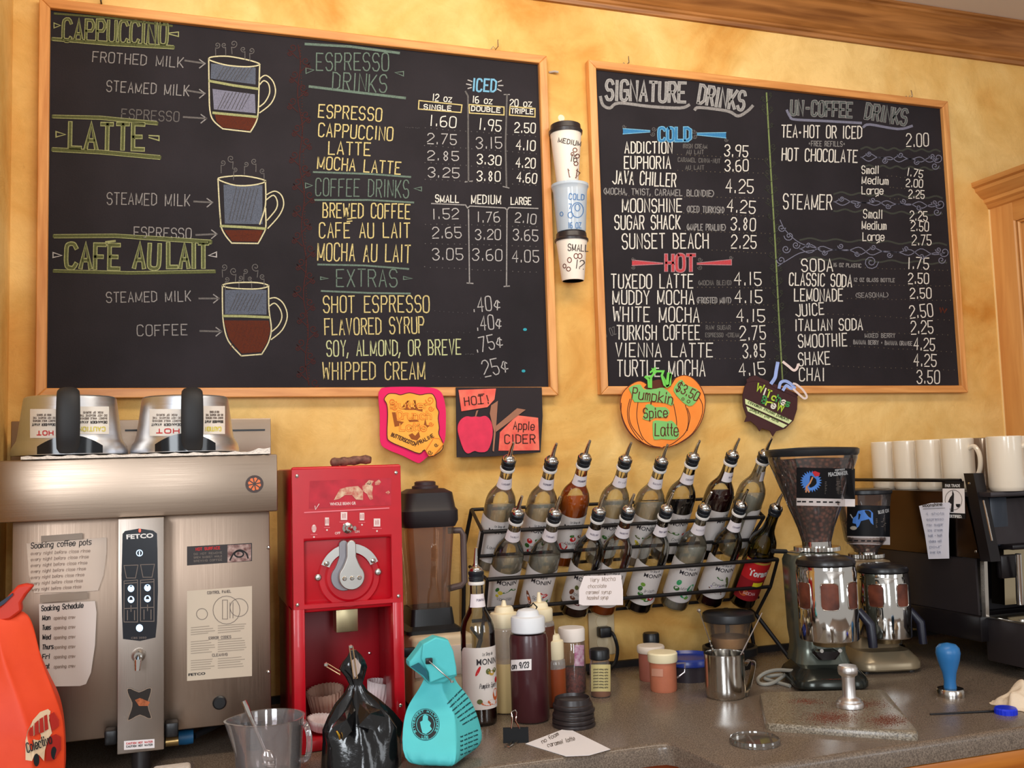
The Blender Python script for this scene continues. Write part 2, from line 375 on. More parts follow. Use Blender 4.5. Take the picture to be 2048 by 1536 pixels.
cpr = [(0, 0), (.006, .004), (.010, .014), (.018, .02), (.020, .030), (.030, .034), (.040, .044), (.050, .052), (.052, .062), (.062, .066), (.064, .080), (0, .080)]
cz = 2.185
cm = MB(); n = len(cpr)
def xyz(d, z, k): return [(2.378-d, WY, cz+z), (2.378-d, -.62-d, cz+z), (3.1, -.62-d, cz+z)][k]
vs = [xyz(d, z, k) for k in range(3) for d, z in cpr]; fs = [(k*n+i, k*n+(i+1) % n, (k+1)*n+(i+1) % n, (k+1)*n+i) for k in range(2) for i in range(n)]+[tuple(range(n))]
cm.add(vs, fs); cb(cm, 'cornice', M_cabx)
cb(MB().box(2.374, 2.379, WY-.003, WY, 1.48, 2.185), 'caulk_line', mat('caulk', (246, 214, 150), .6))

# ---- worktop with a step in its front edge, and the wooden cabinet below
M_cnt = speckle_mat('worktop_solid_surface', (114, 99, 86), (92, 79, 68), (136, 120, 104), 420, .24)
wt = thing('worktop', 'grey-brown speckled worktop with a stepped front edge running along the wall', 'counter', (.9, -.3, ZC-.04))
ya, yb, xs = -.640, -.832, .85
poly = [(LX, WY-.002), (2.9, WY-.002), (2.9, yb), (xs+.065, yb)]
poly += [(xs+.065-.04*sin(t), yb+.04-.04*cos(t)) for t in (.4, .8, 1.2)]
poly += [(xs+.020, yb+.06), (xs+.012, ya-.02), (xs, ya-.004), (xs-.02, ya), (LX, ya)]
tz = []
mbt = MB(); nn = len(poly)
# rounded nosing: stack of slightly inset outlines near the top edge
def inset(p, d):
    out = []
    for i, (x, y) in enumerate(p):
        yy = y+d if y < -.3 else y; out.append((x, yy))
    return out
lv = [(ZC-.038, 0), (ZC-.010, 0), (ZC-.004, .002), (ZC-.001, .006), (ZC, .012)]
vs = []; fs = []
for z, d in lv: vs += [(x, y, z) for x, y in inset(poly, d)]
for j in range(len(lv)-1):
    for i in range(nn): fs.append((j*nn+i, j*nn+(i+1) % nn, (j+1)*nn+(i+1) % nn, (j+1)*nn+i))
fs += [tuple(range(nn)), tuple((len(lv)-1)*nn+i for i in range(nn))]
mbt.add(vs, fs).build('slab', M_cnt, wt, offset=wt.location, ang=50)
bc = thing('base_cabinet', 'orange-brown wooden base cabinet under the speckled worktop', 'cabinet', (1.8, -.45, 0))
M_base = wood_mat('base_oak', (204, 124, 44), (172, 94, 30), 'X', .6, .35)
MB().box(xs+.07, 2.9, yb+.018, -.05, .10, ZC-.040).build('carcass', M_base, bc, offset=bc.location)
MB().box(xs+.07, 2.9, yb+.004, yb+.018, ZC-.078, ZC-.041, .003).build('top_rail', M_base, bc, offset=bc.location)
for k in range(3):
    x0 = xs+.09+k*.6; d = MB().box(x0, x0+.58, yb+.002, yb+.018, .14, ZC-.10, .004).build('door', M_base, bc, offset=bc.location)
bc2 = thing('base_cabinet', 'dark red-brown wooden base cabinet under the shallow left part of the worktop', 'cabinet', (.2, -.35, 0))
M_base2 = wood_mat('base_red_oak', (150, 70, 30), (110, 44, 20), 'X', .6, .35)
MB().box(LX+.002, xs+.05, ya+.02, -.05, .10, ZC-.040).build('carcass', M_base2, bc2, offset=bc2.location)
for k in range(2): MB().box(LX+.02+k*.56, LX+.56+k*.56, ya+.004, ya+.02, .14, ZC-.06, .004).build('door', M_base2, bc2, offset=bc2.location)
# ============================================================ CHALKBOARDS
M_slate = mat('chalkboard', (46, 42, 46), .75, col2=(37, 34, 37), vscale=5, bump=.15, bscale=260, spec=.12)
CH = {k: chalk_mat(k, c, a) for k, (c, a) in dict(grey=((150, 146, 144), .45), dim=((106, 102, 100), .45), faint=((78, 75, 76), .4), white=((226, 220, 210), .3), pale=((182, 178, 176), .4),
      yellow=((208, 190, 130), .35), lime=((196, 200, 150), .3), olive=((158, 160, 112), .35), oliveF=((92, 96, 60), .4), green=((106, 124, 112), .45), cream=((206, 198, 160), .3), blue=((122, 178, 208), .35), blueF=((62, 128, 178), .3), red=((176, 128, 134), .3), redF=((192, 72, 78), .3),
      bluegrey=((92, 98, 112), .45), brown=((92, 44, 30), .5), vine=((74, 38, 36), .5), vine2=((60, 62, 52), .4), stem=((126, 140, 88), .4), lav=((124, 124, 142), .35), halo=((66, 68, 62), .3), blockF=((150, 148, 146), .4), greyblockF=((92, 98, 96), .4), dot=((110, 100, 84), .4), teal=((60, 160, 176), .2), dust=((44, 44, 54), .6)).items()}
class Board:
    def __init__(s, root): s.r = root
    def part(s, mb, name, m): return mb.build(name, m, s.r, smooth=False, recalc=False, offset=s.r.location)
    def W(s, txt, x0, y0, x1, y1, h, col='white', w=2.6, Y=-.0008, jit=.025, name='chalk_lettering'):
        w *= 1.05 if w < 2 else .9
        return s.part(ribbon(MB(), place(txt, x0, y0, x1, y1, h, 0, jit), w, plane_fn(Y)), name, CH[col])
    def WL(s, lst, col, w=2.6, **k):
        for a in lst: s.W(*a, col, w)
    def block(s, txt, x0, y0, x1, y1, h, co_, cf, w):
        pl = place(txt, x0, y0, x1, y1, h, 0, .015)
        s.part(ribbon(MB(), pl, w, plane_fn(-.0008)), 'block_lettering', CH[co_]); s.part(ribbon(MB(), pl, w*.55, plane_fn(-.0014)), 'block_lettering_fill', CH[cf])
    def lines(s, pls, w, col, name='chalk_line', Y=-.0008):
        if len(pls) <= 4 and 'scroll' not in name:
            for p in pls: s.part(ribbon(MB(), [V2(p)], w, plane_fn(Y)), name, CH[col])
            return
        return s.part(ribbon(MB(), [V2(p) for p in pls], w, plane_fn(Y)), name, CH[col])
    def fill(s, pls, col, name='chalk_shading', Y=-.0005):
        for p in pls: s.part(blob(MB(), V2(p), plane_fn(Y)), name, CH[col])
    def dots(s, x0, y0, x1, y1, n, col='dot', r=1.5):
        mb = MB(); fn = plane_fn(-.0008)
        for i in range(n):
            t = i/max(1, n-1); cx, cy = x0+(x1-x0)*t+random.uniform(-1, 1), y0+(y1-y0)*t+random.uniform(-.7, .7); blob(mb, ell(cx, cy, r*.8, r*.7, 6), fn)
        return s.part(mb, 'dotted_leader', CH[col])

def board_frame(root, x0, x1, z0, z1, fw):
    """mitred oak frame: four rails; inner opening x0..x1, z0..z1"""
    o = root.location; yf = -.013
    for nm, m, q in (('frame_rail', M_oak, [(x0-fw, z1+fw), (x1+fw, z1+fw), (x1, z1), (x0, z1)]), ('frame_rail', M_oak, [(x0-fw, z0-fw), (x0, z0), (x1, z0), (x1+fw, z0-fw)]),
                     ('frame_stile', M_oakz, [(x0-fw, z0-fw), (x0-fw, z1+fw), (x0, z1), (x0, z0)]), ('frame_stile', M_oakz, [(x1+fw, z1+fw), (x1+fw, z0-fw), (x1, z0), (x1, z1)])):
        MB().prism([(x, yf, z) for x, z in q], (0, WY-yf-.0005, 0)).build(nm, m, root, offset=o, bev=.0022)
P0 = lambda *p: at(*p, 0)
B1 = (P0(101.6, 21), P0(1073.8, 129), P0(1098.6, 773), P0(94, 779)); x0, x1 = (B1[0].x+B1[3].x)/2, (B1[1].x+B1[2].x)/2; z0, z1 = (B1[2].z+B1[3].z)/2, (B1[0].z+B1[1].z)/2
r1 = thing('chalkboard', 'large oak-framed chalkboard on the left listing cappuccino, latte and espresso drinks', 'chalkboard', (x0, 0, z0))
board_frame(r1, x0, x1, z0, z1, .022)
MB().box(x0-.004, x1+.004, 0, WY-.001, z0-.004, z1+.004).build('slate', M_slate, r1, offset=r1.location)
b = Board(r1)
# -- left column headings
b.block('CAPPUCCINO', 126, 81, 333, 89, 43, 'olive', 'oliveF', 6.5)
b.lines([[(109, 27), (225, 36), (344, 52)]], 4, 'oliveF'); b.lines([[(105, 78), (220, 87), (347, 95)]], 7, 'oliveF'); b.lines([[(105, 75), (225, 83), (347, 91)], [(105, 81), (220, 91), (347, 98)]], 1.4, 'olive', Y=-.0014)
b.lines([[(108, 46), (108, 56), (121, 51), (108, 46)], [(338, 66), (357, 64), (357, 73), (338, 68)]], 2, 'olive', 'chalk_arrow')
b.block('LATTE', 140, 296, 287, 299, 50, 'olive', 'oliveF', 9)
b.lines([[(106, 233), (200, 236), (314, 247)], [(105, 299), (200, 304), (320, 315)]], 7, 'oliveF'); b.lines([[(106, 230), (200, 232), (314, 243)], [(106, 236), (200, 239), (314, 250)], [(105, 295), (200, 300), (320, 311)], [(105, 303), (200, 308), (320, 319)]], 1.3, 'olive', Y=-.0014)
b.lines([[(112, 263), (112, 274), (131, 269), (112, 263)], [(298, 271), (318, 272), (318, 281), (298, 275)]], 2.4, 'olive', 'chalk_arrow')
for a in (('CAFE', 132, 535, 238, 537), ('AU', 268, 535, 317, 537), ('LAIT', 336, 534, 415, 534)): b.block(*a, 47, 'olive', 'oliveF', 9)
b.lines([[(212, 484), (230, 482)], [(212, 490), (232, 488)]], 4, 'olive', 'chalk_accent')
b.lines([[(108, 472), (230, 471), (330, 478), (422, 484)], [(108, 542), (260, 546), (429, 543)]], 7, 'oliveF'); b.lines([[(108, 469), (230, 468), (330, 474), (422, 480)], [(108, 476), (230, 475), (330, 482), (422, 488)], [(108, 539), (260, 543), (429, 540)]], 1.3, 'olive', Y=-.0014)
b.lines([[(106, 505), (106, 515), (124, 511), (106, 505)], [(417, 511), (433, 504), (433, 514), (417, 511)]], 2.2, 'pale', 'chalk_arrow')
for t in (('FROTHED MILK', 185, 123, 366, 135, 20), ('STEAMED MILK', 213, 182, 377, 192, 21), ('STEAMED MILK', 214, 408, 379, 412, 23), ('STEAMED MILK', 213, 605, 381, 602, 20), ('COFFEE', 275, 672, 374, 670, 21), ('ESPRESSO', 268, 474, 382, 477, 20)): b.W(*t, 'grey', 2.2)
b.W('ESPRESSO', 243, 237, 357, 243, 19, 'dim', 2.2)
for (xa, ya_, xb_, yb_) in ((370, 121, 410, 127), (374, 181, 410, 187), (367, 234, 413, 237), (388, 403, 425, 405), (392, 470, 434, 468), (398, 597, 438, 597), (400, 662, 443, 663)):
    b.lines([[(xa, ya_), (xb_, yb_)]], 3.5, 'dim', 'chalk_arrow'); b.lines([[(xb_-11, yb_-8), (xb_, yb_), (xb_-11, yb_+9)]], 2.2, 'grey', 'chalk_arrow')
# -- drawn mugs
def zz(l, ox, oy, s=3.657): return [(ox+x/s, oy+y/s) for x, y in l]
def mugdraw(ox, oy, outl, rims, handle, hin, fills, bands):
    for col, f in fills: b.fill([zz(f, ox, oy)], col, 'drawn_mug_filling')
    for col, f in fills:          # chalk hatching
        xs_ = [p[0] for p in f]; ys_ = [p[1] for p in f]; hh = []
        if col == 'brown': hc, st = 'vine', 34
        else: hc, st = 'pale', 26
        xx = min(xs_)-20
        while xx < max(xs_)-30:
            a = (xx+30+random.uniform(-6, 6), max(ys_)-24-random.uniform(0, 12)); c = (xx+90, min(ys_)+22+random.uniform(0, 12))
            if a[0] > min(xs_)+14 and c[0] < max(xs_)-12: hh.append(zz([a, c], ox, oy))
            xx += st
        if hh: b.lines(hh, 1.2, 'faint' if col != 'brown' else 'brown', 'drawn_mug_hatching', Y=-.0009)
    b.lines([smoothp(zz(l, ox, oy)) for l in outl], 2.6, 'cream', 'drawn_mug'); b.lines([smoothp(zz(l, ox, oy)) for l in rims], 2.6, 'cream', 'drawn_mug')
    
    if handle: b.lines([smoothp(zz(handle, ox, oy)), smoothp(zz(hin, ox, oy))], 2.4, 'cream', 'drawn_mug')
    b.lines([zz(l, ox, oy) for l in bands], 5, 'olive', 'drawn_mug', Y=-.0012)
mugdraw(60, 0, [[(1307, 430), (1310, 640), (1315, 800), (1340, 880), (1410, 942)], [(1410, 942), (1520, 955), (1612, 965)], [(1612, 965), (1650, 900), (1668, 830), (1675, 640), (1680, 470)]],
        [[(1307, 430), (1340, 415), (1450, 412), (1600, 440), (1680, 470), (1600, 488), (1450, 478), (1340, 450), (1307, 430)]],
        [(1675, 600), (1690, 568), (1730, 552), (1780, 600), (1795, 680), (1760, 760), (1680, 825)], [(1680, 620), (1710, 590), (1745, 615), (1752, 680), (1720, 745), (1680, 780)],
        [('bluegrey', [(1325, 465), (1650, 495), (1650, 618), (1322, 575)]), ('lav', [(1335, 650), (1645, 690), (1650, 828), (1345, 800)]), ('brown', [(1350, 835), (1665, 862), (1650, 900), (1612, 955), (1410, 932), (1365, 890)])],
        [[(1312, 592), (1490, 625), (1668, 650)], [(1340, 825), (1660, 855)]])
mugdraw(60, 0, [[(1375, 1310), (1385, 1500), (1395, 1640)], [(1680, 1640), (1722, 1500), (1722, 1325)]],
        [[(1375, 1310), (1450, 1290), (1580, 1288), (1722, 1322), (1640, 1352), (1500, 1355), (1375, 1310)]],
        [(1728, 1425), (1790, 1398), (1840, 1430), (1855, 1500), (1820, 1580), (1740, 1670)], [(1730, 1460), (1780, 1428), (1808, 1470), (1800, 1530), (1735, 1610)],
        [('bluegrey', [(1415, 1350), (1700, 1355), (1700, 1640), (1425, 1635)])], [])
mugdraw(60, 400, [[(1392, 120), (1400, 200), (1430, 260), (1475, 315)], [(1475, 315), (1668, 318)], [(1668, 318), (1700, 260), (1725, 195), (1722, 60)]], [], None, None,
        [('brown', [(1420, 220), (1705, 220), (1672, 305), (1478, 302)])], [[(1395, 190), (1560, 198), (1722, 210)]])
mugdraw(60, 400, [[(1407, 625), (1408, 780), (1415, 900), (1450, 1030), (1545, 1140)], [(1545, 1140), (1695, 1128)], [(1695, 1128), (1745, 1040), (1765, 940), (1748, 800), (1745, 625)]],
        [[(1407, 625), (1480, 606), (1660, 604), (1745, 628), (1660, 650), (1480, 645), (1407, 625)]],
        [(1748, 722), (1800, 716), (1855, 760), (1882, 850), (1845, 950), (1765, 1020)], [(1752, 775), (1790, 755), (1830, 800), (1842, 860), (1815, 920), (1765, 965)],
        [('bluegrey', [(1425, 658), (1730, 658), (1730, 838), (1425, 835)]), ('brown', [(1420, 880), (1745, 882), (1758, 950), (1735, 1040), (1690, 1112), (1548, 1122), (1455, 1010), (1422, 900)])],
        [[(1415, 848), (1560, 850), (1748, 858)]])
for ox, oy, base in ((60, 0, [(1370, 330, 24), (1420, 330, 20), (1490, 320, 30), (1560, 360, 22), (1620, 370, 24)]), (60, 0, [(1410, 1190, 22), (1470, 1160, 28), (1580, 1200, 20), (1640, 1180, 24), (1500, 1240, 18), (1700, 1250, 22)]), (60, 400, [(1420, 490, 26), (1490, 520, 30), (1575, 520, 20), (1650, 490, 32), (1540, 570, 20), (1610, 575, 18), (1440, 580, 20), (1700, 560, 22)])):
    b.lines([zz([tuple(p) for p in spiral(x, y, r, 1 if i % 2 else -1, 1.3, tail=(x+(12 if i % 2 else -12), y+75), a0=1.0)], ox, oy) for i, (x, y, r) in enumerate(base)], 1.5, 'dim', 'drawn_steam')
# -- vine divider
vl = []; 
for i in range(26):
    t = i/25; x = 596+t*20+4*sin(i*1.3); y = 95+t*670; sd = 1 if i % 2 else -1
    vl.append(spiral(x+sd*11, y, 9, sd, 1.2, tail=(x, y+22), a0=.5)); vl.append(spiral(x+sd*17, y+12, 5, -sd, 1.2))
b.lines(vl, 1.6, 'vine', 'drawn_vine')
b.lines([[(596+t/40*20+4*sin(t*.8), 90+t/40*680) for t in range(41)]], 1.8, 'vine', 'drawn_vine'); b.dots(601, 95, 618, 768, 120, 'brown', 1.3)
# -- espresso drinks
b.lines([[(611, 88), (700, 93), (798, 106)], [(619, 173), (700, 183), (810, 196)]], 5, 'green'); b.lines([[(612, 136), (612, 147), (628, 140), (612, 136)], [(790, 145), (807, 143), (807, 152), (790, 145)]], 1.8, 'green', 'chalk_arrow')
b.W('ESPRESSO', 633, 140, 777, 141, 34, 'green', 2.6); b.W('DRINKS', 665, 179, 772, 185, 34, 'green', 2.6)
b.W('ICED', 946, 181, 991, 184, 24, 'blue', 4); b.lines([[(936, 160), (944, 163)], [(933, 168), (942, 170)], [(936, 177), (943, 175)], [(996, 164), (1003, 161)], [(997, 171), (1006, 171)], [(995, 178), (1002, 182)]], 2.2, 'pale', 'chalk_rays')
b.WL([('12 oz', 865, 201, 903, 204, 13), ('16 oz', 945, 205, 984, 208, 13), ('20 oz', 1020, 212, 1063, 213, 13), ('SINGLE', 848, 218, 902, 221, 9), ('DOUBLE', 943, 221, 1000, 225, 9), ('TRIPLE', 1022, 226, 1066, 228, 9)], 'white', 1.8)
b.lines([[(838, 201), (924, 210), (922, 225), (837, 218), (838, 201)], [(938, 209), (1008, 214), (1008, 230), (939, 226), (938, 209)], [(1020, 213), (1070, 217), (1070, 234), (1019, 230), (1020, 213)]], 2.2, 'yellow', 'chalk_box')
b.lines([[(931, 183), (936, 192), (937, 363)], [(1014, 189), (1011, 290), (1013, 374)]], 3.2, 'dim', 'chalk_line'); b.lines([[(930, 364), (945, 362)], [(1006, 373), (1018, 376)], [(1008, 189), (1019, 189)]], 2, 'grey', 'chalk_line')
for t in (('ESPRESSO', 637, 234, 762, 242, 25), ('CAPPUCCINO', 637, 272, 785, 281, 26), ('LATTE', 657, 308, 740, 311, 25), ('MOCHA LATTE', 635, 337, 800, 348, 24), ('BREWED COFFEE', 646, 434, 820, 437, 28), ('CAFE AU LAIT', 639, 475, 819, 475, 29), ('MOCHA AU LAIT', 635, 520, 820, 525, 34),
          ('SHOT ESPRESSO', 647, 625, 858, 624, 32), ('FLAVORED SYRUP', 650, 670, 848, 666, 32), ('WHIPPED CREAM', 646, 759, 850, 758, 34)): b.W(*t, 'yellow', 2.8)
b.W('SOY, ALMOND, OR BREVE', 654, 712, 922, 709, 30, 'lime', 2.6); b.lines([[(695, 438), (704, 437)], [(694, 443), (704, 442)]], 2.2, 'yellow', 'chalk_accent')
for t in (('1.60', 860, 251, 911, 255, 21), ('1.95', 958, 259, 1001, 263, 22), ('2.50', 1029, 264, 1070, 266, 19), ('4.10', 1032, 299, 1070, 301, 19), ('4.20', 1032, 334, 1070, 336, 19), ('4.60', 1033, 363, 1072, 367, 19), ('3.30', 954, 327, 1001, 330, 18), ('3.80', 954, 361, 1000, 362, 19)): b.W(*t, 'white', 2.3)
for t in (('2.75', 855, 287, 912, 289, 20), ('3.15', 953, 297, 1003, 296, 22), ('2.85', 855, 320, 917, 321, 18), ('3.25', 856, 354, 918, 355, 19), ('1.52', 865, 438, 917, 437, 20), ('1.76', 955, 444, 999, 444, 20), ('2.10', 1030, 444, 1071, 448, 19),
          ('2.65', 865, 476, 922, 475, 21), ('3.20', 951, 479, 1001, 479, 20), ('3.65', 1026, 480, 1075, 482, 21), ('3.05', 865, 519, 925, 519, 22), ('3.60', 945, 520, 1003, 521, 22), ('4.05', 1025, 524, 1077, 524, 23)): b.W(*t, 'pale', 2.1)
for t in (('.40@', 947, 624, 1000, 619, 28), ('.40@', 954, 661, 1003, 657, 28), ('.75@', 954, 705, 1006, 694, 29), ('25@', 970, 754, 1017, 743, 32)): b.W(*t, 'pale', 2.3)
b.lines([[(627, 344), (740, 348), (821, 354)], [(630, 400), (740, 400), (827, 405)], [(636, 529), (730, 531), (817, 538)], [(643, 582), (740, 586), (820, 587)]], 3.6, 'green')
b.W('COFFEE DRINKS', 631, 391, 817, 395, 34, 'green', 2.4); b.W('EXTRAS', 673, 573, 794, 573, 34, 'green', 2.6)
b.lines([[(611, 366), (611, 376), (625, 371), (611, 366)], [(828, 377), (843, 374), (843, 382), (828, 377)], [(641, 554), (641, 559), (657, 557), (641, 554)], [(807, 553), (807, 559), (825, 557), (807, 553)]], 1.8, 'green', 'chalk_arrow')
b.WL([('SMALL', 871, 404, 917, 405, 14), ('MEDIUM', 943, 407, 1001, 408, 17), ('LARGE', 1022, 409, 1062, 409, 14)], 'white', 2.2)
b.lines([[(863, 407), (931, 410), (935, 416), (940, 412), (1010, 416), (1014, 420), (1018, 415), (1076, 417)], [(937, 419), (939, 567)], [(1014, 419), (1013, 572)], [(934, 566), (946, 567)], [(1008, 573), (1019, 572)]], 2.4, 'grey', 'chalk_line')
for y0_, y1_ in ((256, 273), (291, 307), (325, 342), (358, 371), (448, 453), (487, 493), (534, 545)): b.dots(850, y0_, 1072, y1_, 20, 'dim', 1.4)
for a in ((870, 622, 935, 626), (855, 664, 940, 665), (930, 708, 948, 708), (865, 753, 960, 756), (812, 255, 838, 256)): b.dots(*a, 8, 'faint', 1.4)
for p in ((1050, 659), (1047, 742)): b.part(blob(MB(), ell(*p, 4, 3, 8), plane_fn(-.0008)), 'chalk_dot', CH['teal'])

# ---------------- right board
B2 = (P0(1190, 139.4), P0(1879.8, 218), P0(1918, 773), P0(1211.5, 771.6)); x0, x1 = (B2[0].x+B2[3].x)/2, (B2[1].x+B2[2].x)/2; z0, z1 = (B2[2].z+B2[3].z)/2, (B2[0].z+B2[1].z)/2
r2 = thing('chalkboard', 'smaller oak-framed chalkboard on the right listing signature drinks and un-coffee drinks', 'chalkboard', (x0, 0, z0))
board_frame(r2, x0, x1, z0, z1, .0215)
MB().box(x0-.004, x1+.004, 0, WY-.001, z0-.004, z1+.004).build('slate', M_slate, r2, offset=r2.location)
b = Board(r2)
b.block('SIGNATURE', 1212, 199, 1370, 204, 38, 'pale', 'blockF', 6); b.block('DRINKS', 1396, 206, 1486, 220, 36, 'pale', 'blockF', 6)
b.lines([smoothp([(1201, 194), (1206, 210), (1220, 216), (1238, 206), (1300, 213), (1360, 216), (1378, 210)]), smoothp([(1390, 219), (1400, 215), (1455, 222), (1476, 232), (1495, 222), (1505, 212)])], 6, 'grey', 'chalk_underline')
b.block('COLD', 1318, 281, 1381, 281, 25, 'blue', 'blueF', 7)
b.fill([[(1246, 257), (1300, 261), (1300, 263), (1246, 268)], [(1394, 266), (1452, 266), (1452, 276), (1394, 270)]], 'blueF', 'chalk_bar'); b.lines([[(1246, 257), (1300, 261)], [(1246, 268), (1300, 264)], [(1394, 266), (1452, 265)], [(1394, 270), (1452, 276)]], 1.6, 'blue', 'chalk_bar')
b.lines([spiral(1308, 258, 5), spiral(1306, 268, 5, -1), spiral(1388, 263, 5), spiral(1390, 273, 5, -1), spiral(1248, 253, 4), spiral(1452, 280, 4)], 1.2, 'dim', 'chalk_scroll')
b.block('HOT', 1332, 541, 1389, 541, 31, 'red', 'redF', 8)
b.fill([[(1264, 519), (1326, 526), (1326, 528), (1264, 531)], [(1394, 526), (1463, 519), (1463, 530), (1394, 529)]], 'redF', 'chalk_bar'); b.lines([[(1264, 520), (1326, 526)], [(1264, 531), (1326, 528)], [(1394, 526), (1463, 519), (1463, 530), (1394, 529)]], 1.5, 'red', 'chalk_bar')
b.lines([spiral(1266, 518, 4), spiral(1267, 535, 4, -1), spiral(1400, 519, 5), spiral(1400, 535, 5, -1), spiral(1462, 515, 4)], 1.2, 'dim', 'chalk_scroll')
for t in (('ADDICTION', 1250, 306, 1344, 306, 22), ('EUPHORIA', 1249, 337, 1341, 337, 24), ('JAVA CHILLER', 1225, 367, 1351, 373, 26), ('MOONSHINE', 1245, 424, 1363, 424, 26), ('SUGAR SHACK', 1230, 458, 1360, 458, 27), ('SUNSET BEACH', 1245, 497, 1416, 496, 29),
          ('TUXEDO LATTE', 1223, 576, 1386, 576, 27), ('MUDDY MOCHA', 1226, 608, 1388, 608, 27), ('WHITE MOCHA', 1227, 643, 1398, 644, 29), ('TURKISH COFFEE', 1234, 679, 1399, 679, 28), ('VIENNA LATTE', 1232, 713, 1425, 714, 27), ('TURTLE MOCHA', 1235, 752, 1410, 752, 31)): b.W(*t, 'white', 2.7)
for t in (('3.95', 1449, 312, 1495, 314, 22), ('3.60', 1450, 342, 1496, 342, 22), ('4.25', 1452, 385, 1506, 386, 26), ('4.25', 1454, 423, 1509, 427, 24), ('3.80', 1462, 459, 1510, 461, 24), ('2.25', 1463, 496, 1512, 497, 26),
          ('4.15', 1469, 570, 1522, 570, 25), ('4.15', 1470, 605, 1524, 605, 24), ('4.15', 1473, 643, 1529, 643, 24), ('2.75', 1481, 680, 1531, 678, 27), ('3.85', 1486, 715, 1530, 714, 26), ('4.15', 1479, 752, 1530, 748, 24)): b.W(*t, 'white', 2.4)
for t in (('IRISH CREAM', 1366, 296, 1414, 297, 8), ('AU LAIT', 1373, 308, 1407, 308, 8), ('CARAMEL CINNA-NUT', 1356, 323, 1440, 326, 8), ('AU LAIT', 1371, 339, 1408, 339, 8), ('RAW SUGAR', 1412, 659, 1461, 659, 8), ('ESPRESSO +CREAM', 1411, 674, 1478, 674, 8), ('(MOCHA BLEND)', 1398, 570, 1462, 570, 9), ('8 OZ', 1211, 675, 1233, 668, 15)): b.W(*t, 'dim', 1.4, jit=.01)
for t in (('(MOCHA, TWIST, CARAMEL BLONDIE)', 1209, 388, 1426, 393, 12), ('(ICED TURKISH)', 1375, 424, 1447, 426, 12), ('(MAPLE PRALINE)', 1375, 460, 1450, 461, 12), ('(FROSTED MINT)', 1395, 606, 1461, 606, 11)): b.W(*t, 'grey', 1.7, jit=.01)
for a, n_ in (((1355, 309, 1535, 319), 22), ((1355, 341, 1535, 347), 20), ((1212, 390, 1535, 397), 36), ((1350, 425, 1535, 433), 22), ((1370, 462, 1540, 467), 20), ((1425, 500, 1540, 507), 14), ((1395, 574, 1540, 576), 18), ((1395, 608, 1545, 610), 18), ((1403, 645, 1545, 645), 18), ((1385, 680, 1548, 683), 20), ((1400, 717, 1550, 718), 16)): b.dots(*a, n_, 'dot', 1.3)
# vine divider
b.lines([[(1533, 186), (1541, 330), (1550, 479), (1557, 620), (1565, 758)]], 3, 'stem', 'drawn_vine')
vl = []
for i in range(22):
    t = i/21; x = 1533+t*31; y = 192+t*550
    for sd in (1, -1):
        if random.random() < .8: vl.append(spiral(x+sd*8, y+random.uniform(-5, 5), random.uniform(4, 7), sd, 1.2, tail=(x, y+14), a0=.4))
b.lines(vl, 1.3, 'vine2', 'drawn_vine')
b.block('UN-COFFEE', 1582, 229, 1703, 234, 28, 'grey', 'greyblockF', 5.5); b.block('DRINKS', 1730, 237, 1811, 250, 30, 'grey', 'greyblockF', 5.5)
b.lines([smoothp([(1574, 221), (1580, 233), (1590, 239), (1650, 242), (1722, 246)]), smoothp([(1727, 254), (1740, 249), (1796, 258), (1824, 252)])], 5, 'lav', 'chalk_underline')
b.W('TEA', 1563, 274, 1594, 275, 24, 'white', 2.5); b.W('HOT OR ICED', 1608, 275, 1723, 277, 24, 'white', 2.5); b.part(blob(MB(), ell(1600, 265, 2.4, 2.4, 8), plane_fn(-.0008)), 'chalk_dot', CH['white'])
for t in (('HOT CHOCOLATE', 1564, 320, 1714, 325, 24), ('STEAMER', 1567, 417, 1663, 419, 29), ('SODA', 1604, 543, 1665, 542, 24), ('CLASSIC SODA', 1579, 570, 1703, 574, 24), ('LEMONADE', 1589, 602, 1685, 602, 24), ('JUICE', 1592, 632, 1648, 629, 23), ('ITALIAN SODA', 1591, 661, 1725, 660, 22), ('SMOOTHIE', 1597, 695, 1694, 692, 25), ('SHAKE', 1598, 731, 1660, 728, 25), ('CHAI', 1599, 761, 1648, 761, 25)): b.W(*t, 'white', 2.6)
for t in (('2.00', 1813, 293, 1857, 292, 25), ('1.75', 1816, 537, 1857, 538, 22), ('2.50', 1817, 567, 1857, 567, 20), ('2.50', 1821, 597, 1862, 596, 20), ('2.50', 1821, 637, 1866, 632, 25), ('2.25', 1823, 668, 1866, 666, 25), ('4.25', 1828, 700, 1869, 701, 24), ('4.25', 1828, 732, 1872, 733, 24), ('3.50', 1834, 767, 1879, 767, 25)): b.W(*t, 'white', 2.3)
for t in (('Small', 1724, 347, 1757, 347, 15), ('Medium', 1724, 367, 1776, 369, 15), ('Large', 1724, 388, 1766, 388, 15), ('Small', 1727, 436, 1764, 437, 17), ('Medium', 1724, 458, 1772, 459, 16), ('Large', 1726, 481, 1768, 481, 16), ('1.75', 1814, 351, 1844, 356, 15), ('2.00', 1812, 373, 1845, 375, 15), ('2.25', 1817, 396, 1848, 397, 16), ('2.25', 1820, 440, 1854, 441, 18), ('2.50', 1822, 461, 1857, 462, 18), ('2.75', 1824, 490, 1862, 490, 20)): b.W(*t, 'white', 2.)
for t in (("*FREE REFILLS*", 1617, 292, 1690, 293, 10), ('16 OZ PLASTIC', 1667, 533, 1722, 535, 7), ('12 OZ GLASS BOTTLE', 1708, 563, 1789, 564, 7), ('(SEASONAL)', 1713, 595, 1775, 594, 9), ('MIXED BERRY', 1730, 675, 1790, 675, 8), ('BANANA BERRY + BANANA ORANGE', 1707, 688, 1824, 691, 8)): b.W(*t, 'grey', 1.3, jit=.01)
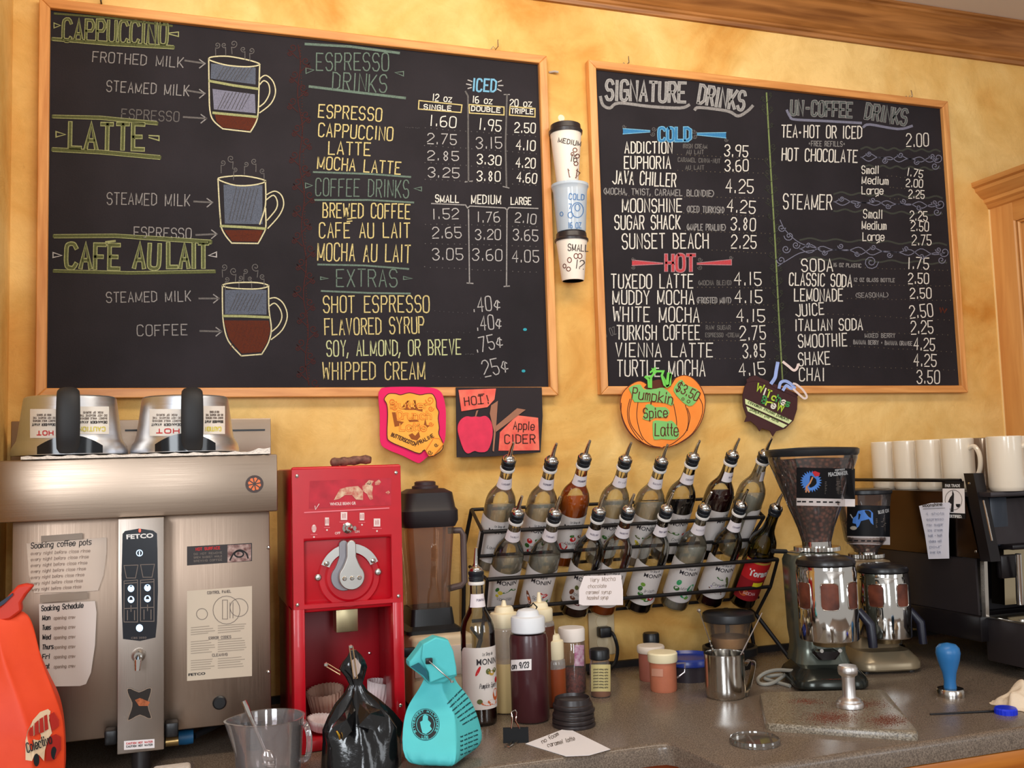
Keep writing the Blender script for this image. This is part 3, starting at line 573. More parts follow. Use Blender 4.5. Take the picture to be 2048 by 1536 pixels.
for a, n_ in (((1730, 536, 1895, 541), 20), ((1708, 570, 1898, 572), 22), ((1695, 597, 1900, 601), 24), ((1655, 628, 1898, 640), 24), ((1735, 664, 1895, 670), 16), ((1700, 692, 1902, 704), 22), ((1665, 732, 1908, 740), 24), ((1775, 352, 1810, 355), 5), ((1780, 375, 1810, 377), 5), ((1780, 397, 1815, 399), 5)): b.dots(*a, n_, 'dot', 1.2)
def flourish(x0, y0, x1, y1, amp, n, end=True):
    pl = []
    for ph in (0, pi*.9):
        pl.append([(x0+(x1-x0)*t/50, y0+(y1-y0)*t/50+amp*sin(t/50*n*pi+ph)*(.5+.5*sin(t*.35))) for t in range(51)])
    for i in range(n): x = x0+(x1-x0)*(i+.5)/n; y = y0+(y1-y0)*(i+.5)/n; pl.append(spiral(x, y+(amp*.7 if i % 2 else -amp*.9), 6, 1 if i % 2 else -1, 1.4))
    if end: pl.append(spiral(x1-4, y1-4, 11, -1, 1.3)); pl.append(spiral(x1-10, y1+12, 8, 1, 1.3))
    for sg_ in (1, -1): b.lines([[(x0+(x1-x0)*t/40, y0+(y1-y0)*t/40+sg_*(amp+10+2.5*sin(t*.9+sg_))) for t in range(41)]], 3.5, 'halo', 'flourish_shading', Y=-.0004)
    b.lines(pl, 1.6, 'lav', 'drawn_flourish', Y=-.0009)
flourish(1722, 314, 1880, 320, 8, 5); flourish(1668, 403, 1884, 412, 7, 7); flourish(1600, 497, 1893, 508, 9, 9)
b.lines([smoothp([(1560, 440), (1572, 462), (1600, 486), (1640, 498)]), smoothp([(1556, 532), (1575, 520), (1600, 506), (1630, 500)]), spiral(1563, 456, 8), spiral(1578, 472, 10, -1), spiral(1592, 490, 8), spiral(1572, 498, 9), spiral(1562, 520, 9, -1), spiral(1742, 524, 15, 1, 1.8)], 1.6, 'lav', 'drawn_flourish', Y=-.0009)
b.lines([[(1880, 616), (1882, 625), (1885, 616), (1889, 625), (1893, 618)]], 3, 'brown', 'chalk_smudge')
# ============================================================ THINGS ON THE WALL
M_pink = mat('hot_pink_paper', (226, 28, 96), .8, var=.05); M_yel = mat('yellow_paper', (250, 180, 74), .8, col2=(246, 164, 58), vscale=20)
M_brn = mat('brown_marker', (150, 78, 26), .8); M_orl = mat('orange_marker', (226, 120, 40), .8); M_dk = mat('dark_marker', (66, 30, 24), .8)
M_paper = mat('white_paper', (236, 228, 226), .75, var=.02, bump=.1, bscale=30)
def px_prism(pts, Y, th=.003): return MB().prism([at(x, y, Y) for x, y in pts], (0, th, 0))
def sign(name, label, c, Y): return thing(name, label, 'sign', at(*c, Y))
def sp(root, mb, name, m, **k): return mb.build(name, m, root, offset=root.location, smooth=k.get('smooth', False), recalc=k.get('recalc', False))
def zf(l, ox, oy, s): return [(ox+x/s, oy+y/s) for x, y in l]
# butterscotch sign
Y = -.017; sg = sign('paper_sign', 'hot pink and yellow shield-shaped paper sign hanging below the left chalkboard', (822, 850), Y)
z5 = lambda l: zf(l, 730, 740, 5.389)
sp(sg, px_prism([tuple(p) for p in smoothp(z5([(215, 187), (460, 180), (700, 188), (790, 215), (838, 270), (868, 400), (872, 560), (860, 760), (800, 850), (680, 930), (600, 995), (550, 995), (400, 920), (230, 850), (165, 770), (160, 500), (145, 280), (165, 215)]), 3, True)[:-1]], Y, .003), 'backing', M_pink)
inner = z5([(260, 255), (330, 255), (385, 268), (480, 245), (590, 268), (670, 255), (730, 262), (765, 330), (770, 400), (795, 450), (788, 520), (800, 620), (795, 690), (840, 790), (830, 860), (740, 925), (690, 920), (640, 860), (585, 900), (430, 840), (270, 770), (238, 700), (245, 480), (235, 370), (208, 320), (222, 285)])
sp(sg, px_prism([tuple(p) for p in smoothp(inner, 3, True)[:-1]], Y-.0025, .0022), 'yellow_card', M_yel)
fn = plane_fn(Y-.0029); f2 = plane_fn(Y-.0033)
sp(sg, ribbon(MB(), [smoothp(inner, 3, True)], 1.6, plane_fn(Y-.0028)), 'card_outline', M_dk)
for q in ([(455, 330), (480, 330), (490, 400), (520, 400), (520, 325), (545, 325), (555, 400), (620, 400), (620, 450), (540, 430), (440, 430), (385, 415)], [(290, 455), (330, 455), (345, 545), (420, 560), (380, 600), (320, 612)], [(465, 540), (560, 535), (585, 555), (480, 560)], [(650, 520), (665, 590), (700, 600), (655, 632), (635, 590)], [(470, 700), (510, 680), (540, 710), (580, 662), (595, 720), (560, 760), (500, 745)]):
    sp(sg, blob(MB(), V2(z5(q)), fn), 'brown_patch', M_brn)
for t in (('Butter', 782, 816, 858, 817, 13), ('Crunch', 795, 838, 862, 838, 15), ('Latte', 800, 861, 852, 861, 14)):
    sp(sg, ribbon(MB(), place(*t, 0, .03), 4.2, fn), 'lettering', M_orl); sp(sg, ribbon(MB(), place(*t, 0, .03), 2, f2), 'lettering', M_yel)
sp(sg, ribbon(MB(), place('BUTTERSCOTCH', 782, 872, 830, 892, 7), 1.5, f2), 'lettering', M_dk); sp(sg, ribbon(MB(), place('+PRALINE', 832, 892, 868, 874, 7), 1.5, f2), 'lettering', M_dk)
for s_ in (spiral(785, 803, 8), spiral(860, 800, 9, -1), spiral(790, 815, 6, -1), spiral(862, 817, 6), spiral(862, 848, 5)): sp(sg, ribbon(MB(), [s_], 1.6, f2), 'scroll', M_orl)
fold = z5([(655, 870), (740, 735), (800, 740), (843, 800), (740, 920), (690, 925)]); sp(sg, px_prism(fold, Y-.007, .003), 'corner_scroll', M_yel); sp(sg, ribbon(MB(), [V2(fold+[fold[0]])], 1.4, plane_fn(Y-.0073)), 'scroll_outline', M_orl)
for s_ in (spiral(860, 905, 5), spiral(872, 890, 4)): sp(sg, ribbon(MB(), [s_], 1.3, plane_fn(Y-.0074)), 'scroll', M_dk)

# hot apple cider sign
Y = -.018; sg = sign('paper_sign', 'square black paper sign with a pink apple for hot apple cider', (998, 846), Y)
M_bp = mat('black_paper', (38, 30, 34), .8, var=.1); M_sal = mat('salmon_paper', (240, 122, 100), .8, col2=(226, 84, 74), vscale=35); M_app = mat('apple_pink', (220, 52, 84), .8, var=.08, vscale=40); M_tan = mat('tan_paper', (160, 110, 86), .8, var=.12)
sp(sg, px_prism(z5([(980, 187), (1905, 187), (1915, 500), (1892, 888), (1650, 905), (1400, 930), (990, 942)]), Y), 'backing', M_bp)
sp(sg, px_prism(z5([(1008, 215), (1412, 200), (1395, 318), (1320, 400), (1040, 445)]), Y-.0022, .002), 'hot_card', M_sal)
sp(sg, px_prism(z5([(1640, 488), (1866, 515), (1880, 865), (1440, 870), (1455, 672)]), Y-.0022, .002), 'cider_card', M_sal)
apl = z5([(1190, 500), (1240, 505), (1300, 495), (1350, 540), (1375, 620), (1370, 740), (1320, 870), (1230, 885), (1180, 872), (1110, 900), (1060, 850), (1010, 700), (1000, 610), (1030, 540), (1090, 500), (1150, 505)])
sp(sg, px_prism([tuple(p) for p in smoothp(apl, 3, True)[:-1]], Y-.0025, .0023), 'apple', M_app)
sp(sg, px_prism(z5([(1360, 380), (1432, 332), (1410, 660), (1390, 880), (1375, 870), (1390, 660), (1345, 470)]), Y-.003, .001), 'stick', M_tan); sp(sg, px_prism(z5([(1415, 600), (1640, 412), (1732, 428), (1405, 672)]), Y-.003, .001), 'stick', M_tan)
sp(sg, px_prism(z5([(1200, 440), (1222, 432), (1200, 500), (1185, 500)]), Y-.003, .001), 'apple_stem', M_tan)
fn = plane_fn(Y-.0027)
sp(sg, ribbon(MB(), place('HOT', 930, 811, 967, 807, 16), 2.2, fn), 'lettering', M_dk); sp(sg, ribbon(MB(), place('!', 975, 808, 979, 807, 17), 2.2, fn), 'lettering', M_dk)
sp(sg, ribbon(MB(), [V2([(957, 789), (968, 788)]), V2([(956, 808), (967, 807)])], 2, fn), 'lettering', M_dk)
sp(sg, ribbon(MB(), place('Apple', 1027, 858, 1068, 860, 16), 2., fn), 'lettering', M_dk); sp(sg, ribbon(MB(), place('CIDER', 1010, 887, 1070, 886, 17), 2.2, fn), 'lettering', M_dk)

# pumpkin sign
Y = -.020; sg = sign('paper_sign', 'orange pumpkin-shaped paper sign with green lettering patches below the right chalkboard', (1326, 820), Y)
z6 = lambda l: zf(l, 1220, 720, 4.876)
M_pmk = mat('pumpkin_orange', (250, 148, 62), .8, col2=(244, 132, 46), vscale=12); M_grn = mat('mint_green_paper', (126, 192, 108), .8, var=.04); M_lime = mat('bright_green_paper', (112, 206, 84), .75); M_rib = mat('pumpkin_line_brown', (92, 42, 26), .85); M_dgr = mat('dark_olive_ink', (66, 84, 34), .8)
body = z6([(100, 430), (125, 320), (210, 235), (300, 205), (390, 255), (480, 265), (560, 255), (620, 190), (700, 150), (790, 165), (870, 240), (922, 350), (925, 470), (890, 600), (810, 720), (700, 800), (560, 850), (440, 850), (300, 800), (190, 700), (125, 570)])
sp(sg, px_prism([tuple(p) for p in smoothp(body, 3, True)[:-1]], Y), 'pumpkin', M_pmk)
fn = plane_fn(Y-.0004)
ribs = [[(195, 380), (170, 500), (195, 640), (300, 790), (420, 850)], [(275, 400), (262, 560), (310, 740), (400, 830), (490, 850)], [(620, 430), (650, 600), (640, 740)], [(735, 440), (765, 560), (740, 700), (620, 810), (520, 848)], [(840, 330), (900, 430), (890, 560), (800, 720), (640, 830)], [(110, 420), (115, 560), (190, 710), (330, 820)], [(210, 380), (185, 510), (210, 640), (320, 780)], [(755, 470), (780, 560), (752, 690)]]
sp(sg, ribbon(MB(), [smoothp(z6(l)) for l in ribs]+[smoothp(body, 3, True)], 1.5, fn), 'drawn_ribs', M_rib)
sp(sg, blob(MB(), V2(z6([(330, 270), (380, 210), (470, 190), (600, 200), (640, 180), (590, 260), (480, 280), (380, 300)])), plane_fn(Y-.0003)), 'drawn_stem_shadow', M_rib)
for q in ([(185, 275), (240, 245), (300, 240), (330, 285), (450, 280), (520, 270), (590, 330), (620, 410), (600, 445), (540, 420), (400, 405), (240, 410), (210, 330)], [(350, 440), (400, 430), (440, 460), (540, 460), (580, 510), (540, 560), (440, 560), (390, 590), (320, 570), (345, 510)], [(420, 600), (480, 590), (560, 600), (600, 590), (650, 640), (675, 720), (640, 775), (500, 770), (430, 775), (420, 690)], [(650, 230), (700, 190), (740, 240), (840, 280), (880, 330), (830, 420), (770, 450), (690, 390), (620, 300)]):
    sp(sg, px_prism([tuple(p) for p in smoothp(z6(q), 2, True)[:-1]], Y-.002, .0018), 'green_patch', M_grn)
fn = plane_fn(Y-.0024)
for t in (('Pumpkin', 1264, 796, 1344, 808, 21), ('Spice', 1288, 836, 1335, 834, 19), ('Latte', 1310, 871, 1356, 872, 24), ('$3.50', 1351, 780, 1393, 802, 18)): sp(sg, ribbon(MB(), place(*t, 0, .02), 2.2, fn), 'lettering', M_rib)
sp(sg, ribbon(MB(), [ring(1366, 798, 2.4), ring(1377, 803, 3)], 1.3, fn), 'lettering', M_rib)
zig = z6([(345, 165), (375, 190), (380, 260), (400, 262), (400, 170), (430, 130), (415, 90), (450, 110), (520, 110), (505, 150), (530, 240), (555, 260), (585, 240), (590, 140)])
sp(sg, ribbon(MB(), [V2(zig)], 4.5, plane_fn(Y-.006)), 'paper_tendril', M_lime); zg2 = z6([(395, 120), (440, 75), (445, 120), (395, 165), (350, 160)]); sp(sg, ribbon(MB(), [V2(zg2)], 3.5, plane_fn(Y-.007)), 'paper_tendril', M_lime)
sp(sg, px_prism(z6([(520, 150), (550, 265), (575, 255), (600, 125), (560, 120), (548, 200)]), Y-.006, .001), 'paper_leaf', M_lime)

# cauldron sign
Y = -.020; sg = sign('paper_sign', 'dark maroon cauldron-shaped paper sign with lime lettering and curling blue steam', (1540, 815), Y)
M_mar = mat('maroon_card', (62, 28, 30), .7, var=.12); M_strip = mat('pale_green_paper', (214, 224, 166), .8); M_bst = mat('pale_blue_paper', (152, 172, 226), .7, var=.1, vscale=60); M_wst = mat('off_white_paper', (226, 206, 200), .8)
cal = z6([(1340, 215), (1360, 165), (1420, 150), (1500, 190), (1560, 215), (1700, 290), (1800, 330), (1830, 370), (1825, 480), (1790, 590), (1710, 670), (1620, 695), (1590, 745), (1560, 690), (1480, 665), (1460, 695), (1430, 645), (1370, 595), (1312, 605), (1335, 550), (1300, 450), (1295, 340), (1315, 260)])
sp(sg, px_prism(cal, Y), 'cauldron', M_mar); sp(sg, ribbon(MB(), [smoothp(z6([(1345, 200), (1450, 190), (1600, 250), (1820, 345)]))], 7, plane_fn(Y-.001)), 'cauldron_rim', M_mar)
sp(sg, px_prism(z6([(1318, 378), (1775, 590), (1745, 622), (1322, 430)]), Y-.0015, .0012), 'pale_strip', M_strip); sp(sg, px_prism(z6([(1330, 452), (1728, 635), (1690, 662), (1345, 500)]), Y-.0015, .0012), 'pale_strip', M_strip)
fn = plane_fn(Y-.0018); M_lg = mat('lime_ink', (178, 206, 60), .7); M_gg = mat('green_ink', (60, 140, 76), .7); M_ww = mat('white_ink', (226, 220, 206), .7)
letters = [('W', 1512, 781, M_lg, 15), ('i', 1524, 788, M_ww, 13), ('T', 1532, 793, M_lg, 14), ('c', 1543, 799, M_lg, 12), ('h', 1552, 803, M_gg, 14), ('e', 1562, 808, M_ww, 13), ('s', 1570, 811, M_gg, 12), ('B', 1523, 805, M_gg, 14), ('r', 1534, 811, M_lg, 12), ('e', 1542, 815, M_ww, 13), ('W', 1553, 820, M_lg, 16)]
for ch, x, y, m, h in letters: sp(sg, ribbon(MB(), place(ch, x, y, x+(12 if ch == 'W' else 7), y+(4 if ch == 'W' else 2.4), h, 0, 0), 3, fn), 'letter', m)
sp(sg, ribbon(MB(), place('cinnamon infused pumpkin', 1496, 806, 1576, 842, 6, 0, .01), 1.1, fn), 'lettering', M_dgr); sp(sg, ribbon(MB(), place('pumpkin pie latte', 1500, 820, 1556, 845, 6, 0, .01), 1.1, fn), 'lettering', M_dgr)
sp(sg, ribbon(MB(), [smoothp(z6([(1575, 225), (1610, 170), (1622, 100), (1635, 30)]))], 7, plane_fn(Y-.004)), 'paper_steam', M_bst)
sp(sg, ribbon(MB(), [smoothp(z6([(1650, 270), (1665, 220), (1710, 205), (1760, 230), (1800, 270)]))], 6, plane_fn(Y-.004)), 'paper_steam', M_bst)
sp(sg, ribbon(MB(), [smoothp(z6([(1690, 290), (1720, 250), (1760, 275), (1800, 280)]))], 6, plane_fn(Y-.005)), 'paper_steam', M_bst)
sp(sg, ribbon(MB(), [smoothp(z6([(1790, 285), (1850, 340), (1895, 375), (1920, 355), (1880, 290), (1820, 240), (1790, 230)]))], 4, plane_fn(Y-.008)), 'paper_steam', M_wst)
sp(sg, ribbon(MB(), [smoothp(z6([(1690, 20), (1740, 60), (1790, 100), (1820, 85), (1835, 45)]))], 5, plane_fn(Y-.008)), 'paper_steam', M_wst)

# hooks and fixings above the boards
M_steel = mat('bright_steel', (200, 198, 194), .22, 1.)
for k, (x, y, lab) in enumerate(((990, 92, 'bent wire screw hook above the large left chalkboard'), (1251, 124, 'small metal hook above the left end of the right chalkboard'), (1816, 190, 'small metal hook above the right end of the right chalkboard'))):
    p = at(x, y+8, 0); t = thing('screw_hook', lab, 'hook', (p.x, WY, p.z))
    MB().tube([(0, -.001, 0), (0, -.018, 0), (.004, -.026, .004), (.004, -.024, .018), (.006, -.02, .024)], .0016, 8).build('hook_wire', M_steel, t)
    MB().tube([(-.010, -.006, .002), (-.004, -.010, .010), (.004, -.008, .004), (.010, -.010, .012)], .0010, 6).build('twisted_wire', M_steel, t)
    MB().lathe([(0, -.002), (.006, -.002), (.006, 0), (0, 0)], 12, M=Matrix.Rotation(pi/2, 4, 'X')).build('base_disc', M_steel, t)
p = at(202, 3, 0); t = thing('screw_hook', 'dark metal hook above the top left of the large chalkboard', 'hook', (p.x, WY, p.z)); MB().tube([(0, -.001, 0), (0, -.014, 0), (0, -.016, .02), (0, -.010, .035)], .002, 8).build('hook_wire', mat('dark_metal', (70, 64, 58), .4, 1.), t)
p = at(1110, 143, 0); t = tag(MB().tube([(p.x-.012, WY-.001, p.z+.001), (p.x, WY-.010, p.z+.001), (p.x+.010, WY-.010, p.z)], .003, 8).build('wall_anchor', mat('grey_plastic', (176, 164, 150), .6)), 'small grey wall anchor right of the large chalkboard top corner', 'anchor')
p = at(1126, 233, 0); q = MB().lathe([(0, -.006), (.006, -.005), (.010, -.001), (.009, .0)], 12, c=(p.x, WY-.0005, p.z), M=Matrix.Rotation(-pi/2, 4, 'X') @ Matrix.Scale(-1, 4, (0, 0, 1)))
tag(q.build('putty_lump', mat('white_putty', (236, 214, 190), .8)), 'white putty lump on the wall above the top paper cup', 'putty')

# ---- display cups between the boards
def prof_at(c, rows, s=None):
    """rows (r_px, y_px) measured in the photo around axis x c[0] at plane Y c[1] -> real profile from base up"""
    cx, Y = c; out = []
    for r, y in rows: p = at(cx, y, Y); out.append((r*mpp(p), p.z))
    return out
def cyl_fn(cx, cy, prof):
    """photo pixel -> the surface of revolution at (cx, cy)"""
    pr = sorted(prof, key=lambda a: a[1])
    def rad(z):
        if z <= pr[0][1]: return pr[0][0]
        for a, c in zip(pr, pr[1:]):
            if z <= c[1]: return a[0]+(c[0]-a[0])*(z-a[1])/max(1e-9, c[1]-a[1])
        return pr[-1][0]
    def f(q):
        p = at(q.x, q.y, cy-.02)
        for _ in range(5):
            r = rad(p.z)+.0007; d = ray(q.x, q.y); d = d/d.y; o = CAM-Vector((cx, cy, 0))
            a = d.x**2+1; bq = 2*(o.x*d.x+o.y); cc = o.x**2+o.y**2-r*r; D = bq*bq-4*a*cc; t = (-bq-sqrt(max(0, D)))/(2*a); p = CAM+d*t
        return p
    f.down = True; return f
M_cup = mat('paper_cup_white', (240, 228, 214), .6); M_lid = mat('black_lid', (44, 36, 36), .35); M_pen = mat('brown_pen', (110, 60, 48), .8); M_blue = mat('blue_pen', (80, 120, 170), .8); M_ccup = glass('clear_cup', (226, 236, 246), .6, .55); M_penk = mat('dark_pen', (72, 62, 60), .8)
CY = -.034
def cup(label, cxp, rows, lidrows, body_m, txts, draws, ink):
    pr_ = prof_at((cxp, CY), rows); X = at(cxp, rows[0][1], CY).x; X2 = at(cxp, rows[-1][1], CY).x; zb = pr_[0][1]
    t = thing('display_cup', label, 'cup', (X, CY, zb))
    inn = [(r-.0015, z) for r, z in reversed(pr_)]
    MB().lathe(pr_+inn, 36, c=(X, CY, 0)).build('cup_body', body_m, t, offset=t.location)
    if lidrows: l = prof_at((cxp, CY), lidrows); MB().lathe(l, 36, c=(X, CY, 0)).build('lid', M_lid, t, offset=t.location)
    fn = cyl_fn(X, CY, pr_)
    for tx in txts: ribbon(MB(), place(*tx, 0, .02), 1.7, fn).build('pen_lettering', ink, t, offset=t.location, recalc=False)
    if draws: ribbon(MB(), [V2(d) for d in draws], 1.6, fn).build('pen_drawing', M_pen if ink is not M_blue else ink, t, offset=t.location, recalc=False)
cup('tall white paper cup with black lid marked medium, fixed high between the chalkboards', 1135, [(21, 369), (22, 366), (30, 280), (31.5, 268), (33, 266)], [(33, 270), (34, 264), (31, 262), (30, 252), (26, 250), (0, 250)], M_cup, [('MEDIUM', 1116, 284, 1161, 292, 9), ('16', 1141, 322, 1153, 324, 14)], [ring(1150, 300, 4), ring(1155, 312, 4), ring(1152, 327, 4), ring(1145, 308, 3), [(1136, 338), (1139, 354), (1152, 356), (1155, 338), (1136, 338)], [(1138, 341), (1153, 341)], [(1155, 342), (1160, 346), (1155, 352)]], M_penk)
cup('clear plastic cup with blue pen drawings fixed between the two paper cups', 1143, [(28, 465), (29, 462), (34, 385), (36, 378), (37.5, 376), (37.5, 371), (35, 371)], None, M_ccup, [('COLD', 1138, 398, 1168, 400, 11), ('16 OZ', 1137, 456, 1162, 456, 11)], [ring(1155, 420, 12, 15), ring(1141, 430, 5, 6), ring(1155, 415, 5, 7), [(1138, 408), (1143, 408), (1139, 418)], ring(1123, 428, 3, 4)], M_blue)
cup('short white paper cup with black lid marked small, lowest of the fixed cups', 1146, [(22, 562), (23, 559), (30, 492), (32, 482)], [(33.5, 484), (34, 480), (31, 477), (30, 468), (26, 466), (0, 466)], M_cup, [('SMALL', 1136, 501, 1176, 503, 13), ('12', 1151, 536, 1167, 538, 17)], [ring(1139, 520, 4, 5), ring(1129, 532, 3, 4), ring(1137, 538, 4, 4), ring(1152, 512, 4, 5), ring(1160, 512, 4, 5)], M_penk)
# ============================================================ LEFT SIDE OF THE WORKTOP
def patch(mb, x0, x1, y0, y1, fn, n=8, sk=0.):
    """printed sticker: grid of faces laid on a surface; sk slants the top/bottom edge (photo px per px)"""
    vs = []; 
    for j in (0, 1):
        for i in range(n+1):
            x = x0+(x1-x0)*i/n; y = (y0 if j == 0 else y1)+sk*(x-x0); vs.append(fn(Vector((x, y))))
    mb.add(vs, [(i, i+1, n+2+i, n+1+i) for i in range(n)]); return mb
def plane3(p0, p1, p2, off=.0006):
    p0, p1, p2 = map(Vector, (p0, p1, p2)); nrm = (p1-p0).cross(p2-p0).normalized()
    if nrm.dot(CAM-p0) < 0: nrm = -nrm
    q0 = p0+nrm*off
    def f(q):
        d = ray(q.x, q.y); return CAM+d*((q0-CAM).dot(nrm)/d.dot(nrm))
    f.down = True; return f
def dot_screw(par, p, r, m, name='screw'):
    M = Matrix.Rotation(pi/2, 4, 'X')
    return MB().lathe([(r, 0), (r, r*.25), (r*.7, r*.55), (0, r*.65)], 14, c=(p.x, p.y, p.z), M=M).build(name, m, par, offset=par.location)
M_br = brushed_mat('brushed_steel', (166, 147, 130), .36, 'X'); M_brz = brushed_mat('brushed_steel_v', (150, 130, 114), .40, 'Z')
M_chr = mat('chrome', (222, 220, 216), .08, 1.); M_stl = mat('satin_steel', (200, 194, 186), .2, 1.); M_alu = mat('cast_aluminium', (192, 188, 182), .34, 1., var=.06)
M_ink = mat('black_ink', (28, 24, 26), .7); M_inkg = mat('grey_ink', (120, 108, 100), .8); M_white = mat('white_ink_b', (232, 228, 224), .6); M_redink = mat('red_ink', (196, 40, 44), .7)
# ---- twin coffee brewer
YH, YB, YC = -.40, -.372, -.42
xl, xr = -.312, at(555, 960, YH).x; zt, zh = 1.475, 1.367
bx0, bx1 = at(22, 1250, YB).x, at(541, 1250, YB).x; zb = at(541, 1440, YB).z
cx0, cx1 = at(235, 1250, YC).x, at(328, 1250, YC).x; zc = .957
br = thing('coffee_brewer', 'wide brushed-steel twin coffee brewer with a narrow control column at the left', 'coffee machine', ((bx0+bx1)/2, -.25, ZC))
def bp(mb, name, m, par=br, **k): return mb.build(name, m, par, offset=br.location, **k)
bp(MB().box(xl, xr, YH, -.07, zh, zt, .003), 'header', M_br)
bp(MB().box(bx0, (cx0+cx1)/2-.002, YB, -.09, zb, zh, .002), 'left_panel', M_brz); bp(MB().box((cx0+cx1)/2+.002, bx1, YB, -.09, zb, zh, .002), 'right_panel', M_brz)
col = bp(MB().box(cx0, cx1, YC, YB-.001, zc, zh-.001, .0015), 'control_column', brushed_mat('column_steel', (160, 148, 138), .4, 'Z'))
bpx0, bpx1, bz = at(25, 850, -.03).x, at(540, 840, -.03).x, 1.563
bp(MB().box(bpx0, bpx1, -.05, -.03, zt-.02, bz, .002), 'back_plate', M_br)
for a, c in ((40, 95), (250, 322), (462, 530)):
    q0, q1 = at(a, 860, -.05), at(c, 857, -.05); bp(MB().box(q0.x, q1.x, -.0515, -.0500, q0.z-.003, q0.z+.001), 'vent_slot', M_blk)
for x in (bx0+.03, bx1-.03):
    for y in (-.34, -.13): bp(MB().lathe([(.019, ZC), (.021, ZC+.004), (.014, ZC+.010), (.014, zb+.001)], 20, c=(x, y, 0)), 'foot', M_blk)
bp(MB().box(cx0-.022, cx0-.001, -.405, YB-.001, zb-.006, zb+.020, .004), 'bracket', M_blk); bp(MB().box(cx1+.001, cx1+.024, -.405, YB-.001, zb-.004, zb+.022, .004), 'bracket', M_blk)
bp(MB().tube([((cx0+cx1)/2, -.39, ZC+.001), ((cx0+cx1)/2, -.39, zc+.02)], .016, 14), 'drain_pipe', mat('dark_pipe', (40, 36, 36), .4))
# control panel
fn = plane_fn(YC-.0006); f2 = plane_fn(YC-.0012); f3 = plane_fn(YC-.0018)
pan = [(245, 1068), (250, 1062), (278, 1057), (306, 1061), (314, 1067), (315, 1100), (316, 1180), (314, 1245), (311, 1275), (280, 1282), (246, 1278), (244, 1230), (243, 1150)]
pn = bp(MB().prism([fn(Vector(p)) for p in pan], (0, .0005, 0)), 'control_panel', mat('panel_black', (22, 24, 32), .25), smooth=False)
def onp(mb, name, m): return mb.build(name, m, pn, offset=br.location, smooth=False, recalc=False)
onp(printed(MB(), 'FETCO', 253, 1078, 307, 1075, 9, f2, .05), 'lettering', M_white)
M_led = mat('lit_button', (170, 205, 235), .4, emit=(190, 220, 255), estr=1.4); M_redled = mat('red_lamp', (255, 80, 60), .4, emit=(255, 70, 50), estr=2.2)
onp(blob(MB(), ell(279.5, 1061, 2.4, 4, 10), f2), 'red_lamp', M_redled)
onp(ribbon(MB(), [ring(279, 1106, 6)], 1.6, f2), 'power_button', M_led); onp(ribbon(MB(), [V2([(279, 1103), (279, 1110)])], 2, f2), 'power_symbol', M_led)
for x in (262, 295):
    for y in (1177, 1199): 
        y2 = y+(262-x)*.045; onp(blob(MB(), ell(x, y2, 6.6, 7, 18), f2), 'round_button', M_led)
        onp(blob(MB(), V2([(x-2.5, y2-6), (x+2.5, y2-6), (x, y2-2)]) if y < 1190 else V2([(x-4, y2+1), (x+4, y2+1), (x+2, y2-5), (x-2, y2-5)]), f3), 'button_symbol', M_ink)
onp(blob(MB(), ell(279, 1256, 7, 7.5, 18), f2), 'round_button', M_led)
for x in (262, 295):
    d = (262-x)*.045
    onp(ribbon(MB(), [V2([(x-14, 1131+d), (x+14, 1130+d), (x+9, 1156+d), (x-9, 1156+d), (x-14, 1131+d)]), V2([(x-14, 1162+d), (x+13, 1160+d), (x+13, 1244+d), (x-14, 1244+d), (x-14, 1162+d)])], 1.5, f2), 'panel_drawing', M_inkg)
    onp(ribbon(MB(), [V2([(x-13, 1167+d), (x+12, 1165+d)]), V2([(x-13, 1217+d), (x+12, 1216+d)]), V2([(x-7, 1221+d), (x-7, 1240+d)]), V2([(x+7, 1221+d), (x+7, 1240+d)]), V2([(x, 1211+d), (x, 1223+d)])], 1.7, f2), 'panel_drawing', M_inkg)
onp(printed(MB(), 'CBS 2050', 262, 1278, 293, 1277, 4, f2, .02), 'lettering', M_inkg)
# tap, cut-out, sticker
p = at(277, 1310, YC); tp = bp(MB().lathe([(.012, 0), (.012, .004), (.009, .010), (.007, .016)], 20, c=(p.x, YC, p.z), M=Matrix.Rotation(pi/2, 4, 'X')), 'tap_collar', M_chr)
p2 = at(275, 1340, YC-.02); MB().tube([(p.x, YC-.012, p.z), (p.x, YC-.024, p.z-.006), (p2.x, YC-.026, p2.z)], [.0055, .0065, .0045], 12).build('tap_lever', M_chr, tp, offset=br.location)
cut = [(254, 1379), (262, 1377), (278, 1384), (294, 1377), (303, 1377), (300, 1392), (296, 1405), (298, 1420), (303, 1435), (296, 1437), (280, 1430), (264, 1438), (255, 1440), (262, 1420), (264, 1406), (258, 1393)]
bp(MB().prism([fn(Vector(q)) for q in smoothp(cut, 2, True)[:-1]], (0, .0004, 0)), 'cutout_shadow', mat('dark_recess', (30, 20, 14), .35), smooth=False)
bp(ribbon(MB(), [smoothp(cut, 2, True)], 1.8, plane_fn(YC-.001)), 'cutout_rim', M_brz)
bp(blob(MB(), V2([(270, 1400), (280, 1396), (300, 1404), (296, 1412), (278, 1412)]), f2), 'brass_fitting', mat('coppery', (170, 96, 60), .4, .6, var=.3, vscale=200))
st_ = bp(patch(MB(), 248, 309, 1482, 1500, fn, 2, -.07), 'warning_sticker', M_paper, recalc=False); 
for k in range(2): ribbon(MB(), place('CAUTION HOT WATER', 253, 1489+k*6, 305, 1485+k*6, 3.4, 0, 0), .9, f2).build('lettering', M_redink if k == 0 else M_ink, st_, offset=br.location, recalc=False)
